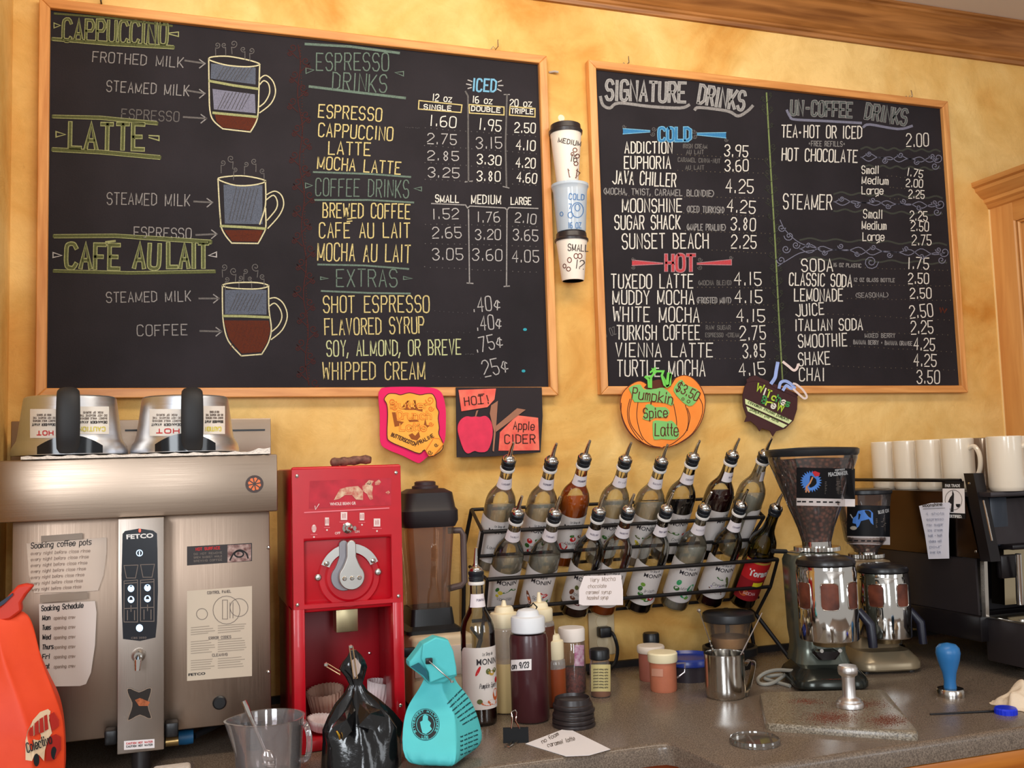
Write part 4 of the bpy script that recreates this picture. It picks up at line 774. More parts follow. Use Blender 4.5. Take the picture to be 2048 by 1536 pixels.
# right panel stickers
fb = plane_fn(YB-.0006); fb2 = plane_fn(YB-.0012)
s1 = bp(MB().prism([fb(Vector(q)) for q in ((374, 1093), (504, 1086), (504, 1122), (374, 1131))], (0, .0004, 0)), 'warning_label', mat('label_black', (38, 26, 24), .4), smooth=False)
MB().prism([fb2(Vector(q)) for q in ((455, 1090), (502, 1088), (502, 1121), (455, 1125))], (0, .0003, 0)).build('label_picture', mat('label_photo', (190, 160, 150), .5, col2=(96, 50, 44), vscale=120), s1, offset=br.location, smooth=False)
f4 = plane_fn(YB-.0018)
ribbon(MB(), place('HOT SURFACE', 392, 1101, 440, 1098, 5, 0, 0), 1.3, fb2).build('lettering', M_redink, s1, offset=br.location, recalc=False)
for k in range(3): ribbon(MB(), place(('DO NOT REMOVE', 'BREW BASKET WHILE', 'BREWING COFFEE')[k], 388, 1110+k*7, 444, 1107+k*7, 3.5, 0, 0), .8, fb2).build('lettering', M_inkg, s1, offset=br.location, recalc=False)
ribbon(MB(), [smoothp([(460, 1120), (468, 1106), (480, 1100), (492, 1106), (496, 1116)]), ring(478, 1108, 9, 6)], 3, f4).build('drawn_basket', M_ink, s1, offset=br.location, recalc=False)
s2 = bp(MB().prism([fb(Vector(q)) for q in ((374, 1182), (504, 1172), (504, 1352), (374, 1362))], (0, .0004, 0)), 'instruction_sheet', mat('clear_label', (206, 188, 166), .35, var=.03), smooth=False)
tx = [('CONTROL PANEL', 415, 1188, 462, 1185, 5), ('ERROR CODES', 418, 1279, 462, 1276, 5), ('CLEANING', 425, 1313, 455, 1311, 5)]
for t in tx: ribbon(MB(), place(*t, 0, 0), 1.1, fb2).build('lettering', M_inkg, s2, offset=br.location, recalc=False)
printed(MB(), 'FETCO', 377, 1352, 411, 1349, 5, fb2, .05).build('lettering', M_ink, s2, offset=br.location, smooth=False, recalc=False)
ribbon(MB(), [ring(453, 1220, 27, 28), ring(478, 1215, 18), ring(404, 1228, 11), V2([(445, 1200), (445, 1238), (455, 1238), (455, 1200), (445, 1200)]), V2([(460, 1205), (460, 1236)]), V2([(466, 1205), (466, 1236)])], 1.1, fb2).build('printed_diagram', M_inkg, s2, offset=br.location, recalc=False)
M_pr = mat('fine_print', (150, 136, 120), .8)
lm = MB()
for k in range(19):
    y = 1256+k*4.6+(10 if k > 3 else 0)+(10 if k > 9 else 0)
    for a, c in ((382, 430), (436, 494)):
        if y < 1345: ribbon(lm, [V2([(a, y-(a-374)*.07), (c-random.uniform(0, 14), y-(c-374)*.07)])], 1.1, fb2)
o = lm.build('fine_print', M_pr, s2, offset=br.location, recalc=False); o['kind'] = 'stuff'
p = at(439, 1405, YB); bp(MB().lathe([(.0125, 0), (.0125, .003), (.010, .005), (0, .005)], 20, c=p, M=Matrix.Rotation(pi/2, 4, 'X')), 'hole_plug', M_blk)
for q in ((537, 1095), (537, 1344)): p = at(*q, YB); dot_screw(br, p, .0035, M_chr)
# emblem
p = at(509, 968, YH); em = bp(MB().lathe([(.0165, 0), (.0165, .001), (0, .001)], 28, c=p, M=Matrix.Rotation(pi/2, 4, 'X')), 'round_emblem', mat('emblem_dark', (60, 40, 34), .4))
fh = plane_fn(YH-.0016); emm = mat('emblem_orange', (226, 112, 52), .4)
for k in range(8):
    a = k*pi/4+.2; MB().add([fh(Vector((509+r*cos(a+d), 968+r*sin(a+d)))) for r, d in ((3, 0), (12, -.3), (13.5, 0), (12, .3))], [(0, 1, 2, 3)]).build('petal', emm, em, offset=br.location, smooth=False, recalc=False)
# blue valve and brass fitting beneath
p = at(345, 1482, -.33); v = MB().tube([p-Vector((.012, 0, 0)), p+Vector((.012, 0, 0))], .009, 14); bp(v, 'brass_nut', mat('brass', (206, 170, 110), .35, .8))
p = at(372, 1474, -.33); bp(MB().lathe([(.004, -.014), (.013, -.013), (.014, 0), (.013, .013), (.004, .014)], 16, c=p, M=Matrix.Rotation(pi/2, 4, 'Y')), 'valve_knob', mat('valve_blue', (24, 84, 124), .5))
bp(MB().tube([p+Vector((.015, 0, 0)), p+Vector((.05, .03, .006)), p+Vector((.12, .08, .03))], .006, 10), 'hose', M_blk)

# ---- taped paper notes
def note(label, pts, Y, texts, inkm=M_ink, th=.0012, w=1.3, name='paper_note', group=None, mp=M_paper):
    cx_ = sum(p[0] for p in pts)/len(pts); cy_ = sum(p[1] for p in pts)/len(pts); t = thing(name, label, 'note', at(cx_, cy_, Y), group=group)
    MB().prism([at(x, y, Y) for x, y in pts], (0, th, 0)).build('sheet', mp, t, offset=t.location, smooth=False)
    f = plane_fn(Y-.0005)
    for tx in texts:
        m = tx[6] if len(tx) > 6 else inkm
        ribbon(MB(), place(*tx[:6], .15, .02), w if m is inkm else w*.8, f).build('handwriting', m, t, offset=t.location, recalc=False)
    return t
M_tape = mat('grey_tape', (150, 134, 118), .5); M_note = mat('note_paper', (214, 196, 180), .75, var=.03, bump=.2, bscale=20); M_faintink = mat('faint_ink', (168, 148, 134), .8)
n1 = note('upper curled handwritten note about soaking coffee pots taped to the brewer', [(53, 1087), (213, 1075), (213, 1104), (210, 1130), (207, 1150), (196, 1181), (150, 1184), (68, 1186), (58, 1150)], YB-.006,
          [('Soaking coffee pots', 62, 1097, 182, 1089, 11)]+[('every night before close rinse', 62, 1110+k*12, 180-k*3, 1104+k*12, 6, M_faintink) for k in range(7)], w=1.5, mp=M_note)
MB().prism([at(x, y, YB-.0075) for x, y in ((82, 1072), (165, 1066), (165, 1078), (82, 1084))], (0, .0006, 0)).build('tape', M_tape, n1, offset=n1.location, smooth=False)
n2 = note('lower handwritten soaking schedule listing weekdays taped to the brewer', [(78, 1208), (190, 1202), (193, 1225), (190, 1290), (182, 1345), (172, 1368), (160, 1372), (108, 1373), (92, 1368), (80, 1320)], YB-.008,
          [('Soaking Schedule', 83, 1222, 166, 1215, 10)]+[(d, 85, 1240+k*19.5, 85+wd, 1239+k*19.5, 9) for k, (d, wd) in enumerate((('Mon', 15), ('Tues', 16), ('Wed', 16), ('Thurs', 21), ('Fri', 14), ('Sat', 13)))]+[('opening crew', 108, 1239+k*19.5, 150, 1237+k*19.5, 6, M_faintink) for k in range(6)], w=1.7, mp=mat('note_paper_b', (224, 210, 200), .75, var=.02))
MB().prism([at(x, y, YB-.0095) for x, y in ((80, 1190), (175, 1184), (175, 1198), (80, 1206))], (0, .0006, 0)).build('tape', M_tape, n2, offset=n2.location, smooth=False)

# ---- towel and upturned brew baskets on the brewer
M_tow = mat('white_towel', (238, 226, 214), .95, var=.04, bump=.9, bscale=260)
tw = thing('towel', 'thin white terry towel spread on top of the coffee brewer', 'towel', (-.06, -.26, zt))
nx, ny = 40, 12; vs = []; X0, X1 = at(42, 905, -.40).x, at(540, 900, -.40).x
for side in (0, 1):
    for j in range(ny+1):
        for i in range(nx+1):
            x = X0+(X1-X0)*i/nx; y = -.402+(.27)*j/ny; z = zt+.001+side*(.005+.0015*sin(i*1.9)*cos(j*1.3)+(.006 if i > nx-3 and j < 2 else 0)); y += .002*sin(i*2.3) if j == 0 else 0
            vs.append((x, y, z))
m_ = (nx+1)*(ny+1); fs = []
for j in range(ny):
    for i in range(nx):
        a = j*(nx+1)+i; fs += [(a, a+1, a+nx+2, a+nx+1), (m_+a, m_+a+nx+1, m_+a+nx+2, m_+a+1)]
for i in range(nx): fs.append((i, m_+i, m_+i+1, i+1)); a = ny*(nx+1)+i; fs.append((a, a+1, m_+a+1, m_+a))
for j in range(ny): a = j*(nx+1); c = a+nx+1; fs.append((a, c, m_+c, m_+a)); a += nx; c += nx; fs.append((a, m_+a, m_+c, c))
MB().add(vs, fs).build('cloth', M_tow, tw, offset=tw.location)
M_bas = brushed_mat('basket_steel', (222, 226, 234), .34, 'X')
def basket(cxp, label, sc, stk):
    Y0 = -.275; X = at(cxp, 850, Y0).x; m = mpp((X, Y0, 1.53)); zb_ = zt+.0095; ztp = at(cxp, 789, Y0-.06).z
    H = ztp-zb_; R = [(107, 0), (107.5, .04), (105, .14), (99, .22), (97, .26), (95, .34), (86, .93), (85, .965), (81, .99), (0, 1)]
    pr_ = [(r*m*sc, zb_+H*k) for r, k in R]
    t = thing('brew_basket', label, 'brew basket', (X, Y0, zb_), group=None)
    MB().lathe(pr_, 56, c=(X, Y0, 0)).build('basket_body', M_bas, t, offset=t.location, ang=28)
    rf, rt = pr_[0][0], pr_[6][0]; d = Vector((-X, -2.3-Y0, 0)).normalized(); sd = Vector((-d.y, d.x, 0)); C0 = Vector((X, Y0, 0)) + sd*(.000)
    off = sd*(-stk)
    hm = MB(); pts = [(rt*.86, ztp+.004), (rt+.012, ztp+.004), (rt+.030, ztp-.010), (rt+.036, zb_+H*.6), (rt+.034, zb_+H*.3), (rf+.006, zb_+.012), (rf+.002, zb_+.004)]
    pts = [(p.x, p.y) for p in catmull(V2(pts), 4)]; vs = []; n = len(pts)
    for i, (r, z) in enumerate(pts):
        w = (.017+.003*sin(pi*i/n)); th = .007
        q = pts[min(n-1, i+1)]; pq = pts[max(0, i-1)]; tg = Vector((q[0]-pq[0], q[1]-pq[1])).normalized(); nr = Vector((tg.y, -tg.x))*-1
        for a in range(10):
            an = 2*pi*a/10; rr = r+nr.x*th*sin(an); zz_ = z+nr.y*th*sin(an); vs.append(C0+off+d*rr+sd*w*cos(an)+Vector((0, 0, zz_)))
    fs = [(i*10+k, i*10+(k+1) % 10, (i+1)*10+(k+1) % 10, (i+1)*10+k) for i in range(n-1) for k in range(10)]+[tuple(range(10)), tuple((n-1)*10+k for k in range(10))]
    hm.add(vs, fs).build('handle', M_rub, t, offset=t.location, ang=50)
    # black handle bracket at the rim
    a0 = atan2(d.y, d.x); vs = []
    bm_ = MB(); ns = 16
    for i in range(ns+1):
        a = a0-.52+1.04*i/ns; hh = zb_+.004+.030*max(0, cos((i/ns-.5)*2.4)); 
        for r, z in ((pr_[1][0]+.002, zb_+.001), (pr_[1][0]+.007, zb_+.001), (pr_[1][0]+.007, hh), (pr_[1][0]-.003, hh)): vs.append(Vector((X+r*cos(a), Y0+r*sin(a), z)))
    bm_.add(vs, [(i*4+k, i*4+(k+1) % 4, (i+1)*4+(k+1) % 4, (i+1)*4+k) for i in range(ns) for k in range(4)]+[(0, 1, 2, 3), (ns*4, ns*4+1, ns*4+2, ns*4+3)]).build('handle_bracket', mat('gloss_black', (24, 26, 30), .12), t, offset=t.location)
    return t, cyl_fn(X, Y0, pr_)
M_lblw = mat('pale_label', (232, 224, 214), .5, var=.02); M_yink = mat('yellow_ink', (214, 200, 90), .7)
def bstick(t, fn, x0, x1, y0, y1, xr_, red):
    s_ = patch(MB(), x0, x1, y0, y1, fn, 8).build('sticker', M_lblw, t, offset=t.location, recalc=False)
    f2_ = lambda q: fn(q)+(CAM-fn(q)).normalized()*.0008
    for k, s in enumerate(('RISK OF BURNS', 'DO NOT REMOVE THE', 'BASKET WHILE BREWING')): ribbon(MB(), place(s, x1-4-(k == 0)*8, y0+10+k*6, x0+6+(k == 0)*8, y0+10+k*6, 3.6, 0, 0), .9, f2_).build('lettering', M_inkg, s_, offset=t.location, recalc=False)
    ribbon(MB(), place('DEMANDER AVANT', x1-4, y0+29, x0+4, y0+29, 4.5, 0, 0), 1.2, f2_).build('lettering', M_ink, s_, offset=t.location, recalc=False)
    ribbon(MB(), place('HOT' if red else 'CAUTION', x1-8, y1-14, x0+(14 if red else 5), y1-14, 8, 0, 0), 2.2 if red else 2, f2_).build('lettering', M_redink if red else M_yink, s_, offset=t.location, recalc=False)
t, f = basket(141, 'upturned steel brew basket with black handle, left one on the brewer', 1., .004); bstick(t, f, 60, 114, 818, 876, 0, True); bstick(t, f, 153, 218, 813, 868, 0, False)
t, f = basket(371, 'upturned steel brew basket with black handle, right one on the brewer', .96, -.012); bstick(t, f, 299, 366, 818, 872, 0, True); bstick(t, f, 406, 450, 812, 868, 0, False)

# ---- red bean grinder
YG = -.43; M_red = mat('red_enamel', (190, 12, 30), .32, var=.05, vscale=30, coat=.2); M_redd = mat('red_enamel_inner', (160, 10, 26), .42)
gx0, gx1 = at(586, 1200, YG).x, at(807, 1200, YG).x; gzt = 1.449
GZ = lambda y: at(700, y, YG).z
rx0, rx1 = at(609, 1150, YG).x, at(784, 1150, YG).x
g = thing('coffee_grinder', 'tall red enamel whole-bean coffee grinder with an open bay at the bottom', 'coffee grinder', ((gx0+gx1)/2, -.26, ZC))
def gp(mb, name, m, par=g, **k): return mb.build(name, m, par, offset=g.location, **k)
zA, zB, zCc = GZ(1078), GZ(1212), GZ(1222)
gp(MB().box(gx0, gx1, YG+.014, -.13, zCc, gzt-.003, .006), 'housing', M_red)
def frame_face(x0, x1, z0, z1, hx0, hx1, hz0, hz1, y0, y1, name, m):
    vs = [(x, y, z) for y in (y0, y1) for x, z in ((x0, z0), (x1, z0), (x1, z1), (x0, z1), (hx0, hz0), (hx1, hz0), (hx1, hz1), (hx0, hz1))]
    fs = []
    for i in range(4):
        j = (i+1) % 4; fs += [(i, j, 4+j, 4+i), (8+i, 12+i, 12+j, 8+j), (i, 8+i, 8+j, j), (4+i, 4+j, 12+j, 12+i)]
    o = gp(MB().add(vs, fs), name, m); return o
fp = frame_face(gx0, gx1, zB, gzt, rx0, rx1, zB+.008, zA, YG, YG+.0145, 'front_plate', M_red)
md = fp.modifiers.new('b', 'BEVEL'); md.width = .004; md.segments = 3; md.limit_method = 'ANGLE'
lw_ = rx0-gx0
gp(MB().box(gx0, rx0, YG, YG+.08, ZC, zB+.002, .003), 'front_leg', M_red); gp(MB().box(rx1, gx1, YG, YG+.08, ZC, zB+.002, .003), 'front_leg', M_red)
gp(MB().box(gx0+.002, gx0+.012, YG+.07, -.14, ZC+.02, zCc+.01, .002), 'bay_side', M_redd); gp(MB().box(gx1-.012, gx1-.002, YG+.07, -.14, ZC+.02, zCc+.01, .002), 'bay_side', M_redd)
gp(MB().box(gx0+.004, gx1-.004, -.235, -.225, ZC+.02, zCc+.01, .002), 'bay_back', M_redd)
gp(MB().box(gx0+.003, gx1-.003, YG+.01, -.14, ZC, ZC+.022, .005), 'base', M_red)
for q in ((594, 952), (792, 945), (797, 1192), (595, 1210), (801, 1411)): dot_screw(g, at(*q, YG), .0035, M_chr)
fg = plane_fn(YG-.0006); fg2 = plane_fn(YG-.0012)
gp(blob(MB(), V2([(620, 962), (783, 956), (782, 1010), (618, 1017)]), fg), 'worn_decal', mat('worn_red_decal', (168, 20, 38), .5, col2=(196, 30, 50), vscale=40), recalc=False)
scr = mat('cream_residue', (222, 192, 160), .8, col2=(190, 90, 80), vscale=120)
for q in ([(672, 992), (680, 978), (695, 974), (716, 972), (726, 982), (726, 1000), (712, 999), (704, 990), (690, 990), (678, 998), (668, 1000)], [(724, 972), (733, 968), (740, 962), (746, 974), (744, 986), (746, 998), (740, 1000), (734, 988), (726, 982)], [(750, 964), (758, 959), (762, 964), (758, 970), (750, 970)], [(730, 968), (738, 960), (748, 962), (742, 970)], [(771, 985), (777, 981), (780, 985), (776, 989)]): gp(blob(MB(), V2(q), fg2), 'sticker_residue', scr, smooth=False, recalc=False)
M_wp = mat('white_print', (236, 206, 200), .6); M_pkp = mat('pink_line', (232, 120, 130), .6)
gp(ribbon(MB(), [V2([(609, 1025), (778, 1016)])], 2.2, fg2), 'printed_line', M_pkp, recalc=False)
gp(printed(MB(), 'WHOLE BEAN GR', 660, 1011, 712, 1009, 6, fg2, .03), 'lettering', M_wp, smooth=False, recalc=False)
gp(ribbon(MB(), [V2([(630, 1012), (631, 1019), (638, 1008)])], 1.4, fg2), 'printed_tick', M_wp, recalc=False)
gp(printed(MB(), 'OFF', 670, 1069, 681, 1068, 5, fg2, .02), 'lettering', M_wp, smooth=False, recalc=False); gp(printed(MB(), 'ON', 710, 1066, 719, 1065, 5, fg2, .02), 'lettering', M_wp, smooth=False, recalc=False)
for k, (x, y, w_, h_) in enumerate(((628, 1057, 9, 16), (654, 1043, 8, 16), (688, 1032, 13, 16), (724, 1033, 9, 15), (754, 1045, 13, 16))):
    gp(blob(MB(), V2([(x-w_/2, y-h_/2), (x+w_/2, y-h_/2), (x+w_/2, y+h_/2), (x-w_/2, y+h_/2)]) if k not in (0,) else ell(x, y, w_/2, h_/2, 14), fg2), 'printed_icon', M_wp, smooth=False, recalc=False)
    gp(ribbon(MB(), [V2([(x-2, y-4), (x-2, y+4)]), V2([(x+2, y-5), (x+2, y+4)])], 1, plane_fn(YG-.0018)), 'icon_detail', M_redd, recalc=False)
    gp(ribbon(MB(), [V2([(x-w_*.7, y+h_/2+4), (x+w_*.7, y+h_/2+4)])], .9, fg2), 'fine_print', M_pkp, recalc=False); gp(blob(MB(), ell(x, y+h_/2+9, 1.8, 1.8, 8), fg2), 'printed_dot', M_wp, smooth=False, recalc=False)
p = at(695, 1056, YG); Mx = Matrix.Rotation(pi/2, 4, 'X')
sw = gp(MB().lathe([(.010, 0), (.010, .003), (.006, .006), (.005, .010)], 16, c=p, M=Mx), 'switch_collar', M_chr); MB().tube([p+Vector((0, -.008, 0)), p+Vector((.010, -.022, 0))], [.003, .0045], 10).build('toggle', M_chr, sw, offset=g.location)
YR = YG+.0135; dc = at(698, 1152, YR); gp(MB().lathe([(.0595, 0), (.0595, .004), (.057, .006), (.052, .006)], 48, c=dc, M=Mx), 'dial_ring', M_red); gp(MB().lathe([(.047, .0), (.047, .007), (.043, .010), (0, .010)], 48, c=dc, M=Mx), 'dial_boss', M_red)
arc = MB(); vs = []
for i in range(25):
    a = radians(22+136*i/24)
    for r, y in ((.042, -.010), (.058, -.010), (.058, -.014), (.042, -.014)): vs.append(dc+Vector((r*cos(a), y, .004+r*sin(a))))
arc.add(vs, [(i*4+k, i*4+(k+1) % 4, (i+1)*4+(k+1) % 4, (i+1)*4+k) for i in range(24) for k in range(4)]+[(0, 1, 2, 3), (96, 97, 98, 99)])
ao = gp(arc, 'dial_scale', M_alu)
for a in (28, 152): dot_screw(g, dc+Vector((.050*cos(radians(a)), -.014, .004+.050*sin(radians(a)))), .005, M_chr)
for q in ((636, 1155), (756, 1144)): dot_screw(g, at(*q, YR-.006), .0065, M_alu)
def keyhole(c, s, y0, th):
    """lever: round boss with a narrowing arm"""
    pts = []
    for i in range(25):
        a = radians(-225+270*i/24); pts.append((.0235*cos(a), .0235*sin(a)))
    pts += [(.013, .024), (.0085, .036), (.0085, .055)]+[(.0085*cos(a), .058+.0085*sin(a)) for a in (radians(30*k) for k in range(7))]+[(-.0085, .055), (-.0085, .036), (-.013, .024)]
    return MB().prism([(c.x+x*s, y0, c.z+z*s) for x, z in pts], (0, th, 0))
lv_c = at(704, 1154, YG-.018)
gp(keyhole(lv_c+Vector((-.012, 0, -.002)), 1.05, YG-.002, .010), 'lever_back', mat('grey_cast', (150, 146, 150), .45, .7), bev=.001)
lev = gp(keyhole(lv_c, 1.03, YG-.018, .010), 'lever', M_alu, bev=.0015)
for dx in (-.014, 0, .014): p = lv_c+Vector((dx, 0, -.002)); p.y = YG-.018; MB().lathe([(.0042, 0), (.0042, .0015), (.003, .003), (0, .003)], 12, c=p, M=Mx).build('screw', M_chr, lev, offset=g.location)
gp(MB().box(at(672, 1240, -.34).x, at(716, 1240, -.34).x, -.342, -.30, at(694, 1264, -.34).z, zCc+.004, .0015), 'chute', brushed_mat('chute_steel', (206, 190, 150), .35, 'Z'))
gp(MB().lathe([(.003, 0), (.0025, .003), (0, .004)], 10, c=at(739, 1306, -.236), M=Mx), 'bay_screw', M_chr)
# rolled brown object on top of the grinder
p0, p1 = at(662, 924, -.36), at(742, 915, -.36); zz0 = gzt-.0025
pts = [Vector((p0.x, -.36, zz0+.010)), Vector((p0.x+.018, -.355, zz0+.011)), Vector(((p0.x+p1.x)/2, -.35, zz0+.012)), Vector((p1.x-.015, -.355, zz0+.014)), Vector((p1.x, -.36, zz0+.013))]
tag(MB().tube(catmull(pts, 4), [.005]+[.0085+.001*sin(i*1.7) for i in range(15)]+[.006], 12).build('leather_strap', mat('worn_brown_leather', (136, 92, 76), .7, col2=(80, 50, 40), vscale=90, bump=.4)), 'rolled brown worn leather strap lying on top of the red grinder', 'strap')

# ---- coffee filters in the grinder bay
M_fil = mat('filter_paper', (240, 224, 222), .9, var=.02, trans=0.)
M_fil2 = mat('filter_paper_brown', (196, 158, 136), .9, var=.04)
def filt(label, ctr, r0, r1, h, tilt, m):
    t = thing('coffee_filter', label, 'coffee filter', ctr, rot=tilt); n = 56; vs = []
    for (r, z, a_) in ((.0001, 0, 0), (r0, 0, 0), (r0+.002, h*.06, .0008), (r0+(r1-r0)*.5, h*.5, .0016), (r1, h, .0026)):
        for i in range(n): a = 2*pi*i/n; rr = r+a_*(1 if i % 2 else -1); vs.append((rr*cos(a), rr*sin(a), z))
    o = MB().add(vs, [(j*n+i, j*n+(i+1) % n, (j+1)*n+(i+1) % n, (j+1)*n+i) for j in range(4) for i in range(n)]).build('fluted_paper', m, t, ang=10)
    md = o.modifiers.new('s', 'SOLIDIFY'); md.thickness = .0006
def fput(label, x, ytop, Y, r0, r1, tx_, ty_, m):
    zb__ = ZC+.0235+abs(sin(ty_))*r0+abs(sin(tx_))*r0; X = at(x, 1450, Y).x; h = at(x, ytop, Y).z-zb__; filt(label, Vector((X, Y, zb__)), r0, r1, h, (tx_, ty_, .3), m)
fput('pale brown fluted paper filter standing at the back left of the grinder bay', 655, 1376, -.285, .028, .036, radians(6), radians(-8), M_fil2)
fput('white fluted paper coffee filter at the front left of the grinder bay', 645, 1436, -.375, .020, .030, radians(8), radians(4), M_fil)
fput('white fluted paper filter standing at the right side of the grinder bay', 758, 1362, -.300, .022, .030, radians(4), radians(8), M_fil)

# ---- blender
YL = -.14; M_smoke = glass('smoky_plastic', (204, 176, 152), .8, .10); M_crm = mat('cream_plastic', (214, 192, 160), .5, var=.03)
BX = at(853, 1100, YL).x; bz0, bz1 = at(870, 1418, YL).z, at(870, 1258, YL).z; bz0 = ZC
bl = thing('blender', 'countertop blender with smoky square jar, black lid and cream base', 'blender', (BX, YL, ZC))
def lp(mb, name, m, **k): return mb.build(name, m, bl, offset=bl.location, **k)
lp(MB().box(at(808, 1400, YL).x, at(928, 1400, YL).x, YL-.09, YL+.10, ZC+.006, bz1, .010, 3), 'base', M_crm)
lp(MB().box(at(808, 1400, YL).x+.004, at(928, 1400, YL).x-.004, YL-.094, YL-.088, ZC+.075, bz1-.022, .002), 'control_plate', mat('pale_plate', (206, 190, 176), .5))
for k, (x, y) in enumerate(((818, 1302), (846, 1302))): p = at(x, y, YL-.094); lp(MB().box(p.x-.013, p.x+.013, YL-.100, YL-.093, p.z-.012, p.z+.008, .003), 'rocker_switch', M_blk)
def ringbox(hw, hd, z, rr=.25, n=8):
    out = []
    for sx_, sy_, a0 in ((1, 1, 0), (-1, 1, pi/2), (-1, -1, pi), (1, -1, 3*pi/2)):
        c_ = min(hw, hd)*rr
        for i in range(n//2+1): a = a0+pi/2*i/(n//2); out.append((sx_*(hw-c_)+c_*cos(a), sy_*(hd-c_)+c_*sin(a), z))
    return out
def loft(rings, c, caps=(True, True)):
    n = len(rings[0]); vs = [Vector(p)+Vector(c) for r in rings for p in r]
    fs = [(j*n+i, j*n+(i+1) % n, (j+1)*n+(i+1) % n, (j+1)*n+i) for j in range(len(rings)-1) for i in range(n)]
    if caps[0]: fs.append(tuple(reversed(range(n))))
    if caps[1]: fs.append(tuple((len(rings)-1)*n+i for i in range(n)))
    return MB().add(vs, fs)
ZL = lambda y: at(857, y, YL).z
c0 = (BX, YL, 0)
lp(loft([ringbox(.062, .062, bz1+.0005, .2), ringbox(.062, .062, bz1+.008, .2), ringbox(.050, .050, bz1+.016, .2), ringbox(.046, .046, ZL(1212), .2)], c0), 'jar_collar', M_blk)
lp(loft([ringbox(.043, .043, ZL(1212), .3), ringbox(.046, .046, ZL(1150), .3), ringbox(.055, .055, ZL(1045), .3)], c0, (True, False)), 'jar', M_smoke)
lp(loft([ringbox(.058, .058, ZL(1052), .4), ringbox(.064, .064, ZL(1040), .4), ringbox(.064, .064, ZL(1020), .4), ringbox(.059, .059, ZL(1014), .4), ringbox(.055, .055, ZL(985), .5), ringbox(.040, .040, ZL(977), .6)], c0), 'lid', mat('blender_lid', (34, 28, 32), .5))
lp(MB().lathe([(.030, ZL(978)), (.030, ZL(972)), (.024, ZL(970)), (.024, ZL(964)), (.020, ZL(962)), (0, ZL(961))], 24, c=c0), 'lid_cap', mat('lid_cap', (62, 44, 46), .5))
p = at(924, 1065, YL-.02); hx = p.x
lp(MB().tube([(BX+.046, YL-.02, ZL(1062)), (hx-.006, YL-.03, ZL(1062)), (hx, YL-.03, ZL(1072)), (hx, YL-.03, ZL(1165)), (hx-.008, YL-.03, ZL(1172)), (BX+.042, YL-.02, ZL(1178))], .0075, 10), 'handle', mat('smoky_handle', (92, 76, 72), .3))
lp(MB().box(BX-.02, BX+.02, YL-.096, YL-.090, ZL(1290), ZL(1284), .001), 'badge', M_stl)

# ---- bags
def rings_px(rings): return [[at(*p) if len(p) == 3 else Vector(p[:3]) for p in r] for r in rings]
def subs(o, lv=2):
    md = o.modifiers.new('s', 'SUBSURF'); md.levels = lv; md.render_levels = lv; return o
# teal bag
M_teal = mat('teal_paper_bag', (86, 200, 204), .6, var=.04, vscale=14, bump=.25, bscale=26)
A = [az(800, 1556), az(914, 1560), az(972, 1503)]; D_ = A[0]+(A[2]-A[1])
lv_ = [(A[0], A[1], A[2], D_)]
for f_, fr, brt in (((804, 1450, -.585), (914, 1455, -.60), (962, 1452, -.54)), ((814, 1412, -.572), (908, 1420, -.585), (946, 1398, -.535)), ((832, 1384, -.56), (886, 1388, -.572), (918, 1370, -.545)), ((846, 1364, -.553), (884, 1370, -.567), (911, 1358, -.548)), ((850, 1345, -.552), (882, 1345, -.564), (907, 1342, -.55))):
    a, c, e = at(*f_), at(*fr), at(*brt); lv_.append((a, c, e, a+(e-c)))
tb = thing('coffee_bag', 'teal paper coffee bag with rolled top and a round black stamp', 'bag', ((A[0]+A[2])/2))
def crease(a, c, k): return (a+c)/2
rg = []
for l in lv_:
    r = []
    for i in range(4):
        p_, q_ = l[i], l[(i+1) % 4]; r += [p_, p_.lerp(q_, .06), p_.lerp(q_, .35), p_.lerp(q_, .65), p_.lerp(q_, .94)]
    rg.append(r)
for r in rg[1:]:
    for i in range(len(r)): r[i] = r[i]+Vector((random.uniform(-1, 1), random.uniform(-1, 1), random.uniform(-1, 1)))*.0022
tbo = subs(loft(rg, (0, 0, 0)).build('bag_body', M_teal, tb, offset=tb.location, ang=180), 2)
hood = [(830, 1342), (819, 1334), (819, 1324), (838, 1300), (846, 1288), (872, 1274), (897, 1280), (906, 1300), (912, 1330), (915, 1352), (890, 1366), (858, 1368), (846, 1354)]
hm = MB(); n = len(hood); f_ = [at(x, y, -.585+.0003*(x-817)*.2) for x, y in hood]; bk = [p+Vector((0, .030, 0)) for p in f_]; cf = at(872, 1312, -.592); cb_ = at(868, 1318, -.550)
hm.add(f_+bk+[cf, cb_], [(i, (i+1) % n, 2*n) for i in range(n)]+[(n+(i+1) % n, n+i, 2*n+1) for i in range(n)]+[(i, n+i, n+(i+1) % n, (i+1) % n) for i in range(n)])
hm.build('rolled_top', M_teal, tb, offset=tb.location, ang=25, bev=.003)
fl_ = [at(x, y, -.598) for x, y in ((846, 1289), (872, 1275), (897, 1281), (907, 1302), (913, 1334), (914, 1350), (886, 1356), (860, 1366), (858, 1345), (843, 1318))]
MB().prism(fl_, (0, .006, 0)).build('folded_flap', M_teal, tb, offset=tb.location, bev=.002)
MB().prism([at(x, y, -.5965) for x, y in ((822, 1334), (838, 1326), (852, 1340), (858, 1364), (848, 1352))], (0, .004, 0)).build('fold_opening_shade', mat('teal_inside_shade', (22, 90, 104), .7), tb, offset=tb.location, smooth=False)  # shade inside the fold put into the dark colour of this plate
ff = surf_fn(tbo, .0008); ff2 = surf_fn(tbo, .0016)
M_bk = mat('black_print', (22, 30, 34), .6)
